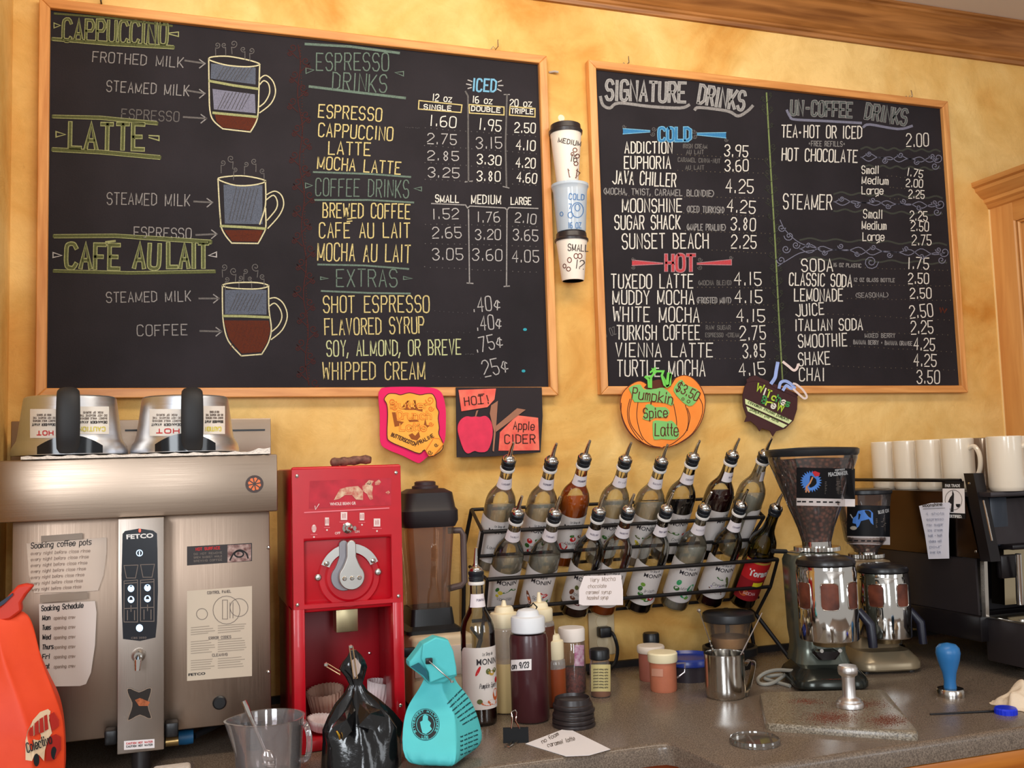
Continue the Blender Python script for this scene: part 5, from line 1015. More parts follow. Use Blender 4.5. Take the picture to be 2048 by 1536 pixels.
MB().add([ff(Vector((851, 1449)))]+[ff(Vector((851+28*k/3*cos(pi*i/18), 1449+32*k/3*sin(pi*i/18)))) for k in (1, 2, 3) for i in range(36)], [(0, 1+i, 1+(i+1) % 36) for i in range(36)]+[(1+36*k+i, 37+36*k+i, 37+36*k+(i+1) % 36, 1+36*k+(i+1) % 36) for k in (0, 1) for i in range(36)]).build('round_stamp', M_bk, tb, offset=tb.location, smooth=False, recalc=False)
ribbon(MB(), [ring(851, 1449, 26.5, 30.5, 32), ring(851, 1449, 18, 20.5, 32)], 1, ff2).build('stamp_ring', M_teal, tb, offset=tb.location, recalc=False)
blob(MB(), V2([(845, 1466), (842, 1455), (840, 1444), (845, 1441), (846, 1432), (850, 1429), (856, 1432), (856, 1440), (862, 1446), (860, 1452), (864, 1458), (858, 1464), (852, 1468)]), ff2).build('stamp_figure', M_teal, tb, offset=tb.location, smooth=False, recalc=False)
for k, ch in enumerate('RIVERWEST MILWAUKEE'):
    a = radians(150+k*13.2); x, y = 851+21.6*cos(a), 1449+24.8*sin(a); dx, dy = -sin(a)*1.9, cos(a)*1.9
    if ch != ' ': ribbon(MB(), place(ch, x-dx, y-dy, x+dx, y+dy, 4, 0, 0), 1, ff2).build('stamp_letter', M_teal, tb, offset=tb.location, recalc=False)
ribbon(MB(), place('LOS', 844, 1477, 856, 1477, 5, 0, 0), 1.2, ff2).build('stamp_letter', M_teal, tb, offset=tb.location, recalc=False)
fs_ = surf_fn(tbo, .001)
sl = MB()
M_bp2 = mat('dark_teal_print', (20, 74, 80), .7)
for k in range(12):
    x0_, y0_ = 905+k*1.3, 1408+k*9.5
    if k < 7: ribbon(MB(), place('roasted in small batches', 896+k*5, 1408+k*7, 926+k*5.2, 1378+k*9, 2.6, 0, 0), .9, fs_).build('side_print', M_bp2, tb, offset=tb.location, recalc=False)
    else: ribbon(MB(), place('fair and direct trade', 922, 1412+k*9, 956, 1398+k*9, 2.6, 0, 0), .9, fs_).build('side_print', M_bp2, tb, offset=tb.location, recalc=False)
blob(MB(), V2([(933, 1504), (945, 1499), (946, 1513), (934, 1520)]), fs_).build('price_sticker', mat('pale_pink_sticker', (206, 178, 150), .7), tb, offset=tb.location, smooth=False, recalc=False)
ck = thing('bag_clip', 'wire clip arm pinching the rolled top of the teal bag', 'clip', at(876, 1340, -.612))
MB().tube([at(858, 1322, -.612), at(880, 1342, -.616), at(903, 1362, -.610)], .0013, 8).build('wire_arm', M_stl, ck, offset=ck.location); MB().lathe([(.0001, -.003), (.003, -.0015), (.003, .0015), (.0001, .003)], 10, c=at(904, 1363, -.610)).build('wire_loop', M_chr, ck, offset=ck.location)
MB().box(*(lambda p: (p.x-.006, p.x+.006, p.y-.003, p.y+.003, p.z-.005, p.z+.005))(at(858, 1322, -.610)), .001).build('clip_body', M_blk, ck, offset=ck.location)

# black plastic bag
M_bag = mat('black_plastic_bag', (18, 18, 20), .14, bump=.5, bscale=22, coat=.4)
bb = thing('coffee_bag', 'glossy black plastic bag gathered and clipped shut beside the teal bag', 'bag', (at(722, 1500, -.55).x, -.55, ZC))
rows_ = [(724, 1568, 80, 58), (724, 1530, 80, 56), (724, 1480, 78, 52), (723, 1455, 73, 46), (720, 1430, 60, 38), (716, 1405, 42, 27), (713, 1385, 22, 16), (712, 1368, 12, 10), (710, 1352, 18, 12), (705, 1336, 28, 13), (706, 1322, 22, 11), (708, 1310, 13, 7), (706, 1300, 6, 4)]
rg = []
for k, (x, y, rx, ry) in enumerate(rows_):
    c_ = at(x, y, -.55); m_ = mpp(c_); r = []
    for i in range(40):
        a = 2*pi*i/40; pl_ = 1+(.16 if 3 <= k <= 8 else .03)*sin(a*7+k*.25)+.07*sin(a*3+k*.8)*(1 if k > 2 else .2); r.append((c_.x+rx*m_*cos(a)*pl_, c_.y+ry*m_*sin(a)*pl_, max(ZC, c_.z)))
    rg.append(r)
for i in range(40): rg[0][i] = (rg[0][i][0], rg[0][i][1], ZC)
loft(rg, (0, 0, 0)).build('bag_body', M_bag, bb, offset=bb.location, ang=40)
# folded flaps at front of the bag
for q, yy in (([(664, 1456), (690, 1424), (706, 1392), (711, 1420), (704, 1462), (686, 1482)], -.612), ([(713, 1400), (726, 1398), (762, 1420), (770, 1434), (752, 1462), (716, 1452)], -.610)):
    q = [Vector(p) for p in q]; cq = sum(q, Vector((0, 0)))/len(q); n = len(q); vs = [at(p.x, p.y, yy+.0006*(1470-p.y)+.004) for p in q]; ctr = at(cq.x, cq.y, yy+.0006*(1470-cq.y)-.012)
    MB().add(vs+[ctr]+[p+Vector((0, .006, 0)) for p in vs], [(i, (i+1) % n, n) for i in range(n)]+[(i, n+1+i, n+1+(i+1) % n, (i+1) % n) for i in range(n)]).build('plastic_flap', M_bag, bb, offset=bb.location, smooth=False)
MB().tube([at(673, 1462, -.618), at(678, 1470, -.618), at(680, 1479, -.617)], [.0015, .0022, .0012], 8).build('gold_tie_end', mat('gold_foil', (236, 190, 70), .2, 1.), bb, offset=bb.location)
MB().prism([at(x, y, -.572) for x, y in ((702, 1322), (712, 1316), (722, 1330), (719, 1345), (710, 1356), (704, 1340))], (0, .002, 0)).build('paper_lining', mat('lining', (196, 176, 166), .7), bb, offset=bb.location, smooth=False)
for k, (a, c, lab) in enumerate((((652, 1329), (680, 1346), 'wire clip sticking out to the left of the gathered black bag'), ((702, 1293), (711, 1357), 'upright wire clip on the gathered top of the black bag'))):
    pa, pc = at(*a, -.585), at(*c, -.585); ck = thing('bag_clip', lab, 'clip', pa.lerp(pc, .5)); s_ = Vector((0, 0, .003)) if k == 0 else Vector((.003, 0, 0))
    MB().tube([pa+s_, pc+s_, pc-s_, pa-s_, pa+s_], .0012, 8).build('wire_arm', mat('gold_steel', (214, 180, 140), .2, 1.), ck, offset=ck.location)
    MB().lathe([(.0001, -.004), (.0036, -.002), (.0036, .002), (.0001, .004)], 10, c=pa).build('wire_loop', M_chr, ck, offset=ck.location)

# orange bag
M_or = mat('orange_bag', (244, 80, 34), .55, col2=(226, 62, 24), vscale=9, bump=.3, bscale=16)
YO = -.52
ob = thing('coffee_bag', 'bright orange coffee bag with a folded top and a printed bus, at the far left', 'bag', (-.25, YO, ZC))
lv_ = []
Zs = lambda y: at(60, y, YO).z
def xo(x, y): return at(x, y, YO-.05).x
pr_o = [(127, 1580, .065), (128, 1500, .064), (125, 1440, .060), (112, 1395, .052), (96, 1362, .045), (76, 1315, .040), (66, 1280, .036), (56, 1238, .028), (40, 1216, .016)]
rg = []
XL = -.315
for x, y, hd in pr_o:
    X1_ = xo(x, y); z = max(ZC, Zs(y)); XL_ = XL+(.127-(x/1000))*.25
    if y == 1580: z = ZC
    q = [(XL_, YO-hd), (X1_-.045, YO-hd-.012), (X1_, YO-hd*.5), (X1_-.006, YO+hd*.6), (XL_, YO+hd)]; r = []
    for i in range(5):
        p_, q_ = Vector(q[i]), Vector(q[(i+1) % 5])
        for t_ in (0, .1, .5, .9): s_ = p_.lerp(q_, t_); r.append(Vector((s_.x+random.uniform(-1, 1)*.0022, s_.y+random.uniform(-1, 1)*.003, z)))
    rg.append(r)
obo = subs(loft(rg, (0, 0, 0)).build('bag_body', M_or, ob, offset=ob.location, ang=180), 2)
fl = [(-30, 1230), (0, 1212), (12, 1196), (34, 1172), (50, 1168), (68, 1171), (52, 1190), (42, 1206), (44, 1222), (20, 1240), (-30, 1250)]
MB().prism([at(x, y, YO-.03) for x, y in fl], (0, .022, 0)).build('folded_flap', mat('orange_bag_fold', (206, 52, 28), .5), ob, offset=ob.location, bev=.004)
MB().prism([at(x, y, YO-.034) for x, y in ((-5, 1208), (12, 1196), (25, 1186), (26, 1190), (8, 1208), (-5, 1216))], (0, .003, 0)).build('tin_tie', mat('dark_tie', (36, 44, 66), .5), ob, offset=ob.location)
fo = surf_fn(obo, .002); fo2 = surf_fn(obo, .0035)
M_bus = mat('bus_cream', (226, 196, 160), .7); M_busr = mat('bus_red', (176, 34, 22), .7)
bus = blob(MB(), V2([(51, 1520), (51, 1480), (55, 1462), (66, 1440), (80, 1424), (96, 1418), (101, 1422), (98, 1440), (104, 1466), (96, 1478), (90, 1500), (88, 1522), (78, 1510), (68, 1512), (64, 1522)]), fo).build('printed_bus', M_bus, ob, offset=ob.location, smooth=False, recalc=False)
for q in ([(60, 1472), (58, 1462), (66, 1450), (67, 1472)], [(70, 1470), (69, 1447), (77, 1440), (78, 1468)], [(80, 1467), (79, 1438), (86, 1434), (88, 1464)], [(90, 1462), (88, 1432), (94, 1429), (97, 1458)], [(98, 1430), (108, 1424), (118, 1440), (118, 1452), (104, 1462)], [(92, 1500), (98, 1474), (112, 1468), (122, 1474), (122, 1500), (108, 1520), (92, 1522)]): blob(MB(), V2(q), fo2).build('printed_window', M_busr, bus, offset=ob.location, smooth=False, recalc=False)
for x, y in ((73, 1520), (108, 1506)): blob(MB(), ell(x, y, 6, 13, 16), fo2).build('printed_wheel', M_bk, bus, offset=ob.location, smooth=False, recalc=False)
ribbon(MB(), place('Colectivo', 55, 1505, 104, 1486, 18, .2, .02), 2.2, surf_fn(obo, .0045)).build('lettering', M_bk, ob, offset=ob.location, recalc=False)

# clear measuring jug with a spoon
M_jug = glass('clear_polycarbonate', (244, 240, 240), 1.0, .07); YJ = -.545
jx = at(537, 1500, YJ).x; jm = mpp((jx, YJ, 1.0)); jz = at(537, 1434, YJ).z
jg = thing('measuring_jug', 'clear plastic measuring jug with handle and pouring lip in the foreground', 'jug', (jx, YJ, ZC))
rg = []
R0, R1 = 62*jm, 70*jm
for ro, z in ((R0, ZC+.001), (R0+.001, ZC+.02), ((R0+R1)/2, (ZC+jz)/2), (R1, jz-.004), (R1+.002, jz), (R1-.002, jz), (R1-.004, jz-.006), ((R0+R1)/2-.003, (ZC+jz)/2), (R0-.003, ZC+.008)):
    r = []
    for i in range(44):
        a = 2*pi*i/44; k = max(0, cos(a-pi))**10*.012*(1 if z > jz-.02 else 0); r.append((jx+(ro+k)*cos(a), YJ+(ro+k)*sin(a), z))
    rg.append(r)
loft(rg, (0, 0, 0)).build('jug_body', M_jug, jg, offset=jg.location)
hxx = at(616, 1480, YJ-.02).x
MB().tube(catmull([Vector(p) for p in ((jx+R1-.003, YJ-.02, jz-.010), (hxx-.004, YJ-.035, jz-.014), (hxx, YJ-.04, jz-.035), (hxx-.003, YJ-.038, ZC+.04), (jx+R0, YJ-.022, ZC+.03))], 4), .0052, 10).build('handle', M_jug, jg, offset=jg.location)
sp_ = thing('spoon', 'steel spoon standing in the clear measuring jug', 'spoon', at(522, 1520, YJ))
pa, pb = at(487, 1402, YJ+.02), Vector((jx+.006, YJ, ZC+.016))
MB().tube([pa, pa.lerp(pb, .1), pa.lerp(pb, .4), pa.lerp(pb, .75)], [.0045, .005, .003, .0025], 10).build('spoon_handle', M_chr, sp_, offset=sp_.location)
MB().lathe([(.0001, -.02), (.009, -.012), (.012, 0), (.009, .014), (.0001, .02)], 16, c=pa.lerp(pb, .88), sy=.35, M=Matrix.Rotation(radians(-14), 4, 'Y')).build('spoon_bowl', M_chr, sp_, offset=sp_.location)
# folded white cloth at the bottom edge
p = az(348, 1552); tag(MB().box(p.x-.035, p.x+.028, p.y-.02, p.y+.03, ZC, ZC+.014, .006, 3).build('folded_cloth', M_tow), 'small folded white cloth lying on the worktop in front of the brewer', 'cloth')
# ============================================================ SYRUP BOTTLES AND WIRE RACK
M_gl = glass('clear_bottle_glass', (248, 249, 244), 1.0); M_glo = glass('olive_bottle_glass', (150, 148, 90), 1.0)
M_clr = glass('clear_syrup', (240, 236, 226), .8, .32); M_wire = mat('black_wire', (30, 26, 26), .5, .3)
M_lab = mat('bottle_label', (226, 216, 210), .6, var=.02); M_tag = mat('neck_tag', (232, 222, 224), .65); M_col = mat('pourer_collar', (30, 34, 40), .28); M_ring = mat('white_ring', (232, 226, 220), .5)
LQ = {'clear': M_clr}
def liq(name, c, dens=.75):
    if name not in LQ: LQ[name] = mat('syrup_'+name, c, .12, coat=.3)
    return LQ[name]
liq('amber', (206, 92, 20)); liq('brown', (58, 22, 14)); liq('black', (18, 16, 22)); liq('cherry', (46, 12, 16)); liq('olive', (120, 112, 50)); liq('orange', (190, 84, 20)); liq('pumpkin', (42, 16, 10))
ART = {k: mat('art_'+k, c, .65) for k, c in dict(red=(200, 30, 34), green=(60, 110, 44), lgreen=(120, 160, 60), yellow=(220, 196, 60), brown=(120, 66, 40), purple=(110, 84, 130), lilac=(170, 150, 180), orange=(206, 96, 44), maroon=(110, 30, 44), mint=(60, 160, 100), olive=(96, 100, 50), ink=(40, 34, 40), gold=(190, 150, 60), tored=(204, 30, 34), toyel=(240, 220, 40), todark=(150, 24, 30), white=(240, 236, 230), pink=(240, 190, 190)).items()}
BP = [(.0001, .003), (.026, .001), (.032, 0), (.0352, .005), (.0355, .012), (.0355, .172), (.0351, .185), (.0334, .197), (.0296, .208), (.0240, .218), (.0188, .228), (.0156, .239), (.0140, .255), (.0134, .279), (.0118, .279)]
_mc = {}
def cached(key, build, m):
    if key not in _mc:
        o = build().build(key, m); _mc[key] = o.data; bpy.data.objects.remove(o)
    return _mc[key]
def inst(name, data, parent):
    o = bpy.data.objects.new(name, data); COL.objects.link(o); o.parent = parent; return o
def cylloc(r):
    def f(q): a = q.x/r; return Vector((r*sin(a), -r*cos(a), -q.y))
    f.down = True; return f
def art_blobs(items, r=.0364):
    f = cylloc(r)
    return f
def bottle(label, loc, rot, liquid='clear', level=.17, tagtxt='VANILLA', art=(), flavour='', glass_m=None, brand='MONIN', white_label=True, group=None, yaw=0.):
    t = thing('syrup_bottle', label, 'bottle', loc, rot=rot, group=group)
    g_ = inst('glass', cached('bottle_glass'+('_olive' if glass_m else ''), lambda: MB().lathe(BP, 32), glass_m or M_gl), t)
    # syrup: inner body cut by a level plane
    R = t.rotation_euler.to_matrix(); n = R.inverted() @ Vector((0, 0, 1))
    bm = bmesh.new(); mb = MB().lathe([(.0001, .006), (.0325, .006), (.0338, .012), (.0338, .172), (.0334, .184), (.0315, .196), (.028, .206), (.0222, .217), (.017, .228), (.0138, .240), (.012, .260), (.0001, .262)], 28)
    vs = [bm.verts.new(p) for p in mb.v]
    for f in mb.f:
        try: bm.faces.new([vs[i] for i in f])
        except ValueError: pass
    bmesh.ops.remove_doubles(bm, verts=bm.verts, dist=1e-4)
    res = bmesh.ops.bisect_plane(bm, geom=list(bm.verts)+list(bm.edges)+list(bm.faces), plane_co=Vector((0, 0, level)), plane_no=n, clear_outer=True)
    ed = [e for e in res['geom_cut'] if isinstance(e, bmesh.types.BMEdge)]
    if ed: bmesh.ops.contextual_create(bm, geom=ed)
    bmesh.ops.recalc_face_normals(bm, faces=bm.faces)
    me = bpy.data.meshes.new('syrup'); bm.to_mesh(me); bm.free(); me.shade_smooth(); me.set_sharp_from_angle(angle=radians(40)); me.materials.append(LQ[liquid]); inst('syrup', me, t)
    # label
    lr = Matrix.Rotation(yaw, 4, 'Z')
    def addp(mb, name, m, par=t): o = mb.build(name, m, par, recalc=False); o.matrix_local = lr if par is t else Matrix(); return o
    if white_label:
        lb = MB(); a0, a1, n_ = -1.75, 1.75, 22; r = .0361
        # upper edge scalloped like the printed label's shaped corners
        vs = []
        for i in range(n_+1):
            a = a0+(a1-a0)*i/n_; e_ = min(1, (1-abs(a)/1.75)*6)
            vs += [Vector((r*sin(a), -r*cos(a), .034)), Vector((r*sin(a), -r*cos(a), .146+.010*sqrt(max(0, e_))))]
        lb.add(vs, [(2*i, 2*i+2, 2*i+3, 2*i+1) for i in range(n_)]); L_ = addp(lb, 'label', M_lab)
        f = cylloc(.0364); f3_ = cylloc(.0367)
        w_ = .0245
        addp(printed(MB(), brand, -w_, -.122, w_, -.122, .0125, f, .018), 'lettering', ART['ink'], L_)
        ribbon(q := MB(), place('Le Sirop de', -.012, -.140, .012, -.140, .006, .1, .02), .0006, f); addp(q, 'lettering', ART['ink'], L_)
        if flavour:
            wd = min(.02, .0026*len(flavour)); ribbon(q := MB(), place(flavour, -wd, -.076, wd, -.076, .009, .15, .03), .0008, f3_); addp(q, 'lettering', ART['ink'], L_)
        for c_, x, z, rx, rz, ro in art: addp(blob(MB(), ell(x, -z, rx, rz, 12, ro), f), 'printed_fruit', ART[c_], L_)
    # neck tag
    mb = MB(); vs = []; 
    for i in range(15):
        a = -1.5+3*i/14; vs += [Vector((.0178*sin(a), -.0178*cos(a), .2335)), Vector((.0147*sin(a), -.0147*cos(a), .2600))]
    if tagtxt:
        mb.add(vs, [(2*i, 2*i+2, 2*i+3, 2*i+1) for i in range(14)]); T_ = addp(mb, 'neck_tag', M_tag)
        ribbon(q := MB(), place(tagtxt, -.010, -.246, .010, -.246, .0044, 0, .02), .0007, cylloc(.0170)); addp(q, 'lettering', mat('tag_ink', (120, 110, 130), .8) if 'tag_ink' not in bpy.data.materials else bpy.data.materials['tag_ink'], T_)
        inst('neck_ring', cached('neck_ring', lambda: MB().lathe([(.0125, .277), (.0165, .278), (.0172, .281), (.0165, .284), (.0125, .285)], 24), M_ring), t)
    inst('pourer_collar', cached('pourer_collar', lambda: MB().lathe([(.014, .284), (.0150, .285), (.0150, .289), (.0160, .290), (.0160, .293), (.0150, .294), (.0150, .297), (.0164, .299), (.0164, .304), (.0145, .306)], 24), M_col), t)
    inst('pourer_spout', cached('pourer_spout', lambda: MB().lathe([(.0146, .305), (.0140, .309), (.0105, .313), (.0062, .315), (.0050, .318)], 24).tube([(0, 0, .312), (0, 0, .326), (.0005, -.001, .340), (.001, -.003, .353)], [.0054, .0046, .0038, .0030], 12), M_chr), t)
    inst('pour_tube', cached('pour_tube', lambda: MB().tube([(0, 0, .29), (0, 0, .235)], .0012, 6), mat('tube', (60, 50, 40), .5)), t)
    return t
TILT = radians(36); Ax = Vector((0, -sin(TILT), cos(TILT))); LB = .350
C_ = lambda *l: list(l)
def from_tip(x, y, Yt): return at(x, y, Yt)-Ax*LB
front = [((1042, 993), 'clear', .178, 'VANILLA', [('yellow', -.012, .098, .006, .006, .3), ('green', .004, .104, .012, .003, -.5), ('green', .020, .106, .010, .003, .5), ('yellow', -.018, .088, .004, .004, 0), ('orange', .0, .052, .012, .006, .2), ('green', -.020, .105, .004, .007, .4)], 'Vanilla', 'clear syrup bottle with yellow vanilla flower label, first in the lower rack row'),
    ((1118, 994), 'clear', .182, 'CARAMEL', [('brown', -.022, .075, .005, .018, -.5), ('orange', -.017, .065, .004, .014, -.5), ('red', .012, .094, .010, .003, .3), ('red', .018, .086, .008, .003, -.4), ('green', .024, .062, .004, .012, .4)], 'Spice', 'clear syrup bottle with brown and red spice label, second in the lower rack row'),
    ((1207, 991), 'brown', .045, 'HAZELNUT', [('olive', -.012, .100, .005, .007, 0), ('brown', -.022, .082, .005, .010, .4), ('brown', -.016, .066, .007, .006, 0), ('maroon', -.004, .052, .010, .004, .4), ('olive', .012, .102, .005, .006, 0)], 'Noisette', 'syrup bottle with brown nut label and dark dregs, left of the pinned note'),
    ((1266, 989), 'orange', .060, 'AMARETTO', [('brown', 0, .09, .01, .006, .2), ('green', .015, .1, .006, .004, 0)], 'Amaretto', 'syrup bottle half hidden behind the pinned note, orange syrup at its foot'),
    ((1343, 987), 'black', .045, 'ROOT BEER', [('lgreen', -.020, .098, .006, .006, 0), ('green', -.024, .084, .006, .008, .3), ('green', -.020, .068, .007, .006, 0), ('lgreen', -.010, .056, .008, .005, 0), ('red', .010, .054, .009, .006, .2), ('green', .0, .050, .008, .004, 0)], 'Irish', 'syrup bottle with green leaf wreath label and black syrup at its foot'),
    ((1420, 985), 'clear', .186, 'MINT', [('mint', -.018, .096, .006, .009, .3), ('green', -.020, .076, .008, .007, -.3), ('mint', .016, .082, .008, .012, .5), ('green', .018, .068, .007, .008, 0), ('mint', .004, .056, .010, .006, .3), ('lgreen', .012, .050, .006, .005, 0)], 'Mint', 'clear syrup bottle with mint green leaf and lime label in the lower rack row'),
    ((1493, 980), 'cherry', .050, 'CINNAMON', [('olive', .014, .096, .004, .013, -.4), ('olive', .020, .080, .004, .012, -.2), ('green', -.006, .100, .010, .003, .4), ('brown', -.008, .060, .020, .004, .3), ('brown', -.004, .054, .018, .003, .3), ('lilac', -.010, .074, .014, .004, -.2)], 'Cinnamon', 'syrup bottle with brown cinnamon stick label, beside the red-labelled bottle')]
zs0 = []
for (tx, ty), lq, lv__, tg, art, fl_, lab in front:
    p = from_tip(tx, ty, -.262); zs0.append(p)
    bottle(lab, p, (TILT, 0, 0), lq, lv__, tg, art, fl_, group='syrup bottles in the wire rack', yaw=radians(random.uniform(-22, -4)))
p = from_tip(1564, 985, -.262)
tor = bottle('dark syrup bottle with red and yellow label and olive neck, in the lower rack row', p, (TILT, 0, 0), 'black', .150, '', (), '', glass_m=M_glo, white_label=False, group='syrup bottles in the wire rack')
f = cylloc(.0362); f3_ = cylloc(.0366); f4_ = cylloc(.0369)
def tp_(mb, name, m): o = mb.build(name, m, tor, recalc=False); o.rotation_euler = (0, 0, radians(-16)); return o
def gridq(x0, x1, z0, z1, f, n=10): return patch(MB(), x0, x1, -z1, -z0, f, n)
tp_(gridq(-.042, .034, .030, .158, f), 'label', ART['todark']); tp_(gridq(-.042, .034, .098, .150, f3_), 'label_band', ART['tored']); tp_(gridq(-.042, .034, .150, .156, f3_), 'label_border', ART['gold'])
tp_(printed(MB(), 'Torani', -.024, -.112, .030, -.112, .020, f4_, .06), 'lettering', ART['white']); tp_(gridq(-.004, .024, .074, .092, f4_, 5), 'yellow_sticker', ART['toyel'])
q = MB(); ribbon(q, place('MOCHA', -.018, -.050, .012, -.050, .009, 0, .02), .0012, f3_); tp_(q, 'lettering', ART['pink']); tp_(blob(MB(), ell(-.02, -.055, .012, .012, 14), f3_), 'printed_fruit', ART['orange'])
back = [((1025, 886), 'clear', .182, 'LAVENDER', [('lilac', .016, .098, .004, .010, -.3), ('purple', .020, .090, .003, .006, -.2), ('lilac', .008, .080, .004, .010, .2), ('purple', .014, .070, .003, .006, 0)], 'Lavender', 'clear syrup bottle with pale lavender label, first in the upper rack row'),
    ((1111, 888), 'clear', .182, 'RASPBERRY', [('red', -.016, .095, .007, .007, 0), ('green', .004, .100, .008, .005, .2), ('red', -.010, .066, .008, .007, 0), ('green', -.020, .080, .006, .006, 0), ('green', .020, .092, .006, .008, 0)], 'Framboise', 'clear syrup bottle with raspberry label, second in the upper rack row'),
    ((1178, 882), 'amber', .196, 'STRAWBERRY', [('red', -.016, .070, .011, .010, .2), ('red', .004, .092, .008, .007, .3), ('green', .0, .102, .006, .004, 0), ('brown', .024, .095, .010, .004, .6)], 'Almond', 'syrup bottle nearly full of amber syrup in the upper rack row'),
    ((1260, 886), 'clear', .186, 'FIG', [('green', .004, .100, .014, .004, .2), ('maroon', -.010, .085, .006, .008, 0), ('maroon', -.016, .070, .005, .007, 0), ('green', -.018, .098, .007, .005, .5)], 'Fig', 'clear syrup bottle with purple fruit and palm leaf label in the upper rack row'),
    ((1333, 890), 'clear', .184, 'BANANA', [('green', .006, .102, .012, .004, -.3), ('yellow', -.014, .082, .008, .004, .8), ('yellow', -.010, .072, .008, .004, .5), ('olive', -.016, .098, .008, .003, .4)], 'Banana', 'clear syrup bottle with yellow banana label in the upper rack row'),
    ((1397, 882), 'black', .180, 'COCONUT', [('olive', -.016, .100, .010, .003, 0), ('green', -.004, .098, .010, .004, .2), ('red', .018, .094, .004, .004, 0), ('olive', -.020, .064, .008, .006, .4)], 'Coco', 'syrup bottle nearly full of black syrup in the upper rack row'),
    ((1476, 878), 'cherry', .200, 'BLACKBERRY', [('red', .0, .096, .006, .006, 0), ('green', .0, .080, .006, .005, 0), ('red', -.004, .066, .006, .005, 0)], 'Cherry', 'syrup bottle full of dark cherry syrup in the upper rack row'),
    ((1541, 877), 'clear', .186, 'LIME', [('green', -.02, .09, .006, .006, 0)], '', 'nearly empty clear syrup bottle, last in the upper rack row')]
for k, ((tx, ty), lq, lv__, tg, art, fl_, lab) in enumerate(back):
    p = from_tip(tx, ty, -.262); zs0.append(p)
    bottle(lab, p, (TILT, 0, 0), lq, lv__, tg, art, fl_, group='syrup bottles in the wire rack', yaw=radians(random.uniform(-20, 0) if k < 6 else (28 if k == 6 else 75)))
# standing bottle
p = az(963, 1448); st = bottle('pumpkin spice syrup bottle standing on the worktop beside the squeeze bottles', (p.x, p.y+.01, ZC), (0, 0, radians(2)), 'pumpkin', .050, 'PUMPKIN', [('red', -.022, .110, .003, .011, .5), ('olive', .0, .108, .006, .006, 0), ('gold', .008, .104, .008, .005, .3), ('olive', .018, .108, .007, .005, 0), ('orange', .020, .060, .010, .012, 0), ('orange', .010, .046, .014, .005, .2), ('olive', -.020, .050, .006, .005, 0), ('red', .024, .088, .006, .006, 0), ('orange', -.006, .044, .012, .003, .2)], 'Pumpkin Spice', yaw=radians(14))

# wire rack
rk = thing('bottle_rack', 'black wire two-tier rack holding the tilted syrup bottles against the wall', 'rack', (1.05, -.08, ZC))
def rw(pts, r=.0042, name='wire_rail', closed=False): return MB().tube(pts, r, 8, closed=closed).build(name, M_wire, rk, offset=rk.location)
P = lambda x, y, Y: at(x, y, Y)
zf_ = sum(p.z for p in zs0[:7])/7; zb2 = sum(p.z for p in zs0[7:])/8
def railY(x, y, zbase):
    Y = -.14
    for _ in range(8): Y = -.0563+(-.0412-(at(x, y, Y).z-zbase)*sin(TILT))/cos(TILT)
    return Y
Ya = railY(1246, 1049, zb2); Yb = railY(1228, 1096, zb2); Yc = railY(1265, 1140, zf_); Yd = railY(1256, 1196, zf_)
TL, TR = P(943, 1010, -.05), P(1490, 1003, -.05); AL, AR = P(965, 1063, Ya), P(1528, 1035, Ya); A2L, A2R = P(957, 1112, Yb), P(1500, 1080, Yb)
BL, BR = P(975, 1168, Yc), P(1555, 1111, Yc); B2L, B2R = P(970, 1219, Yd), P(1541, 1173, Yd)
zt_ = (TL.z+TR.z)/2; TL.z = TR.z = zt_
for a, c in ((AL, AR), (A2L, A2R), (BL, BR), (B2L, B2R)): m_ = (a.z+c.z)/2; a.z = c.z = m_
rw([TL, TR]); rw([AL, AR], .0046); rw([A2L, A2R]); rw([BL, BR], .0048); rw([B2L, B2R], .0046)
XL_, XR_ = AL.x-.012, AR.x+.01
for s, (T_, A_, A2_, B_, B2_) in enumerate(((TL, AL, A2L, BL, B2L), (TR, AR, A2R, BR, B2R))):
    bk1 = Vector((T_.x, -.022, 1.20)); bk2 = Vector((T_.x, -.022, 1.055)); jn = Vector((B2_.x-(.012 if s else -.004), -.075, at(1523, 1228, -.075).z))
    rw([T_, A_], name='side_wire'); rw([A_, A2_, bk1+Vector((0, -.03, 0))], name='side_wire'); rw([T_, Vector((T_.x-(.012 if s == 0 else -.012), -.02, 1.25)), Vector((T_.x-(.02 if s == 0 else -.02), -.014, 1.0))], .005, 'back_post')
    rw([bk1, B_], name='side_wire'); rw([B_, B2_, jn], name='side_wire'); rw([bk2, jn], name='side_wire')
    ft = Vector((jn.x+(.060 if s else -.060), -.13, ZC+.004)); rw([jn, ft], .0055, 'leg'); rw([Vector((T_.x-(.02 if s == 0 else -.02), -.014, 1.0)), Vector((T_.x-(.03 if s == 0 else -.03), -.014, ZC+.004))], .005, 'leg')
# shelf rungs and back rails under the bottle bases
for z in (1.195, 1.072): rw([Vector((TL.x, -.030, z)), Vector((TR.x+.04, -.030, z))], name='back_rail')
MBx = at(1456, 1215, -.06); rw([Vector((MBx.x, -.05, 1.055)), Vector((MBx.x-.004, -.06, 1.0)), Vector((MBx.x-.01, -.05, ZC+.005))], .0055, 'centre_leg')
# dark slide handle of the neighbouring grinder adjuster is built with the grinder
# pinned note on the rack
nt = note('white handwritten recipe note pinned to the front rail of the bottle rack', [(1168, 1152), (1242, 1150), (1246, 1180), (1246, 1210), (1166, 1211), (1158, 1208), (1158, 1180)], -.186, [('Very Mocha', 1180, 1164, 1230, 1161, 8, M_faintink), ('chocolate', 1176, 1176, 1212, 1175, 7, M_faintink), ('caramel syrup', 1172, 1188, 1222, 1187, 7, M_faintink), ('hazelnut syrup', 1174, 1199, 1216, 1198, 7, M_faintink)], w=1.2, mp=mat('note_white', (240, 228, 226), .8))
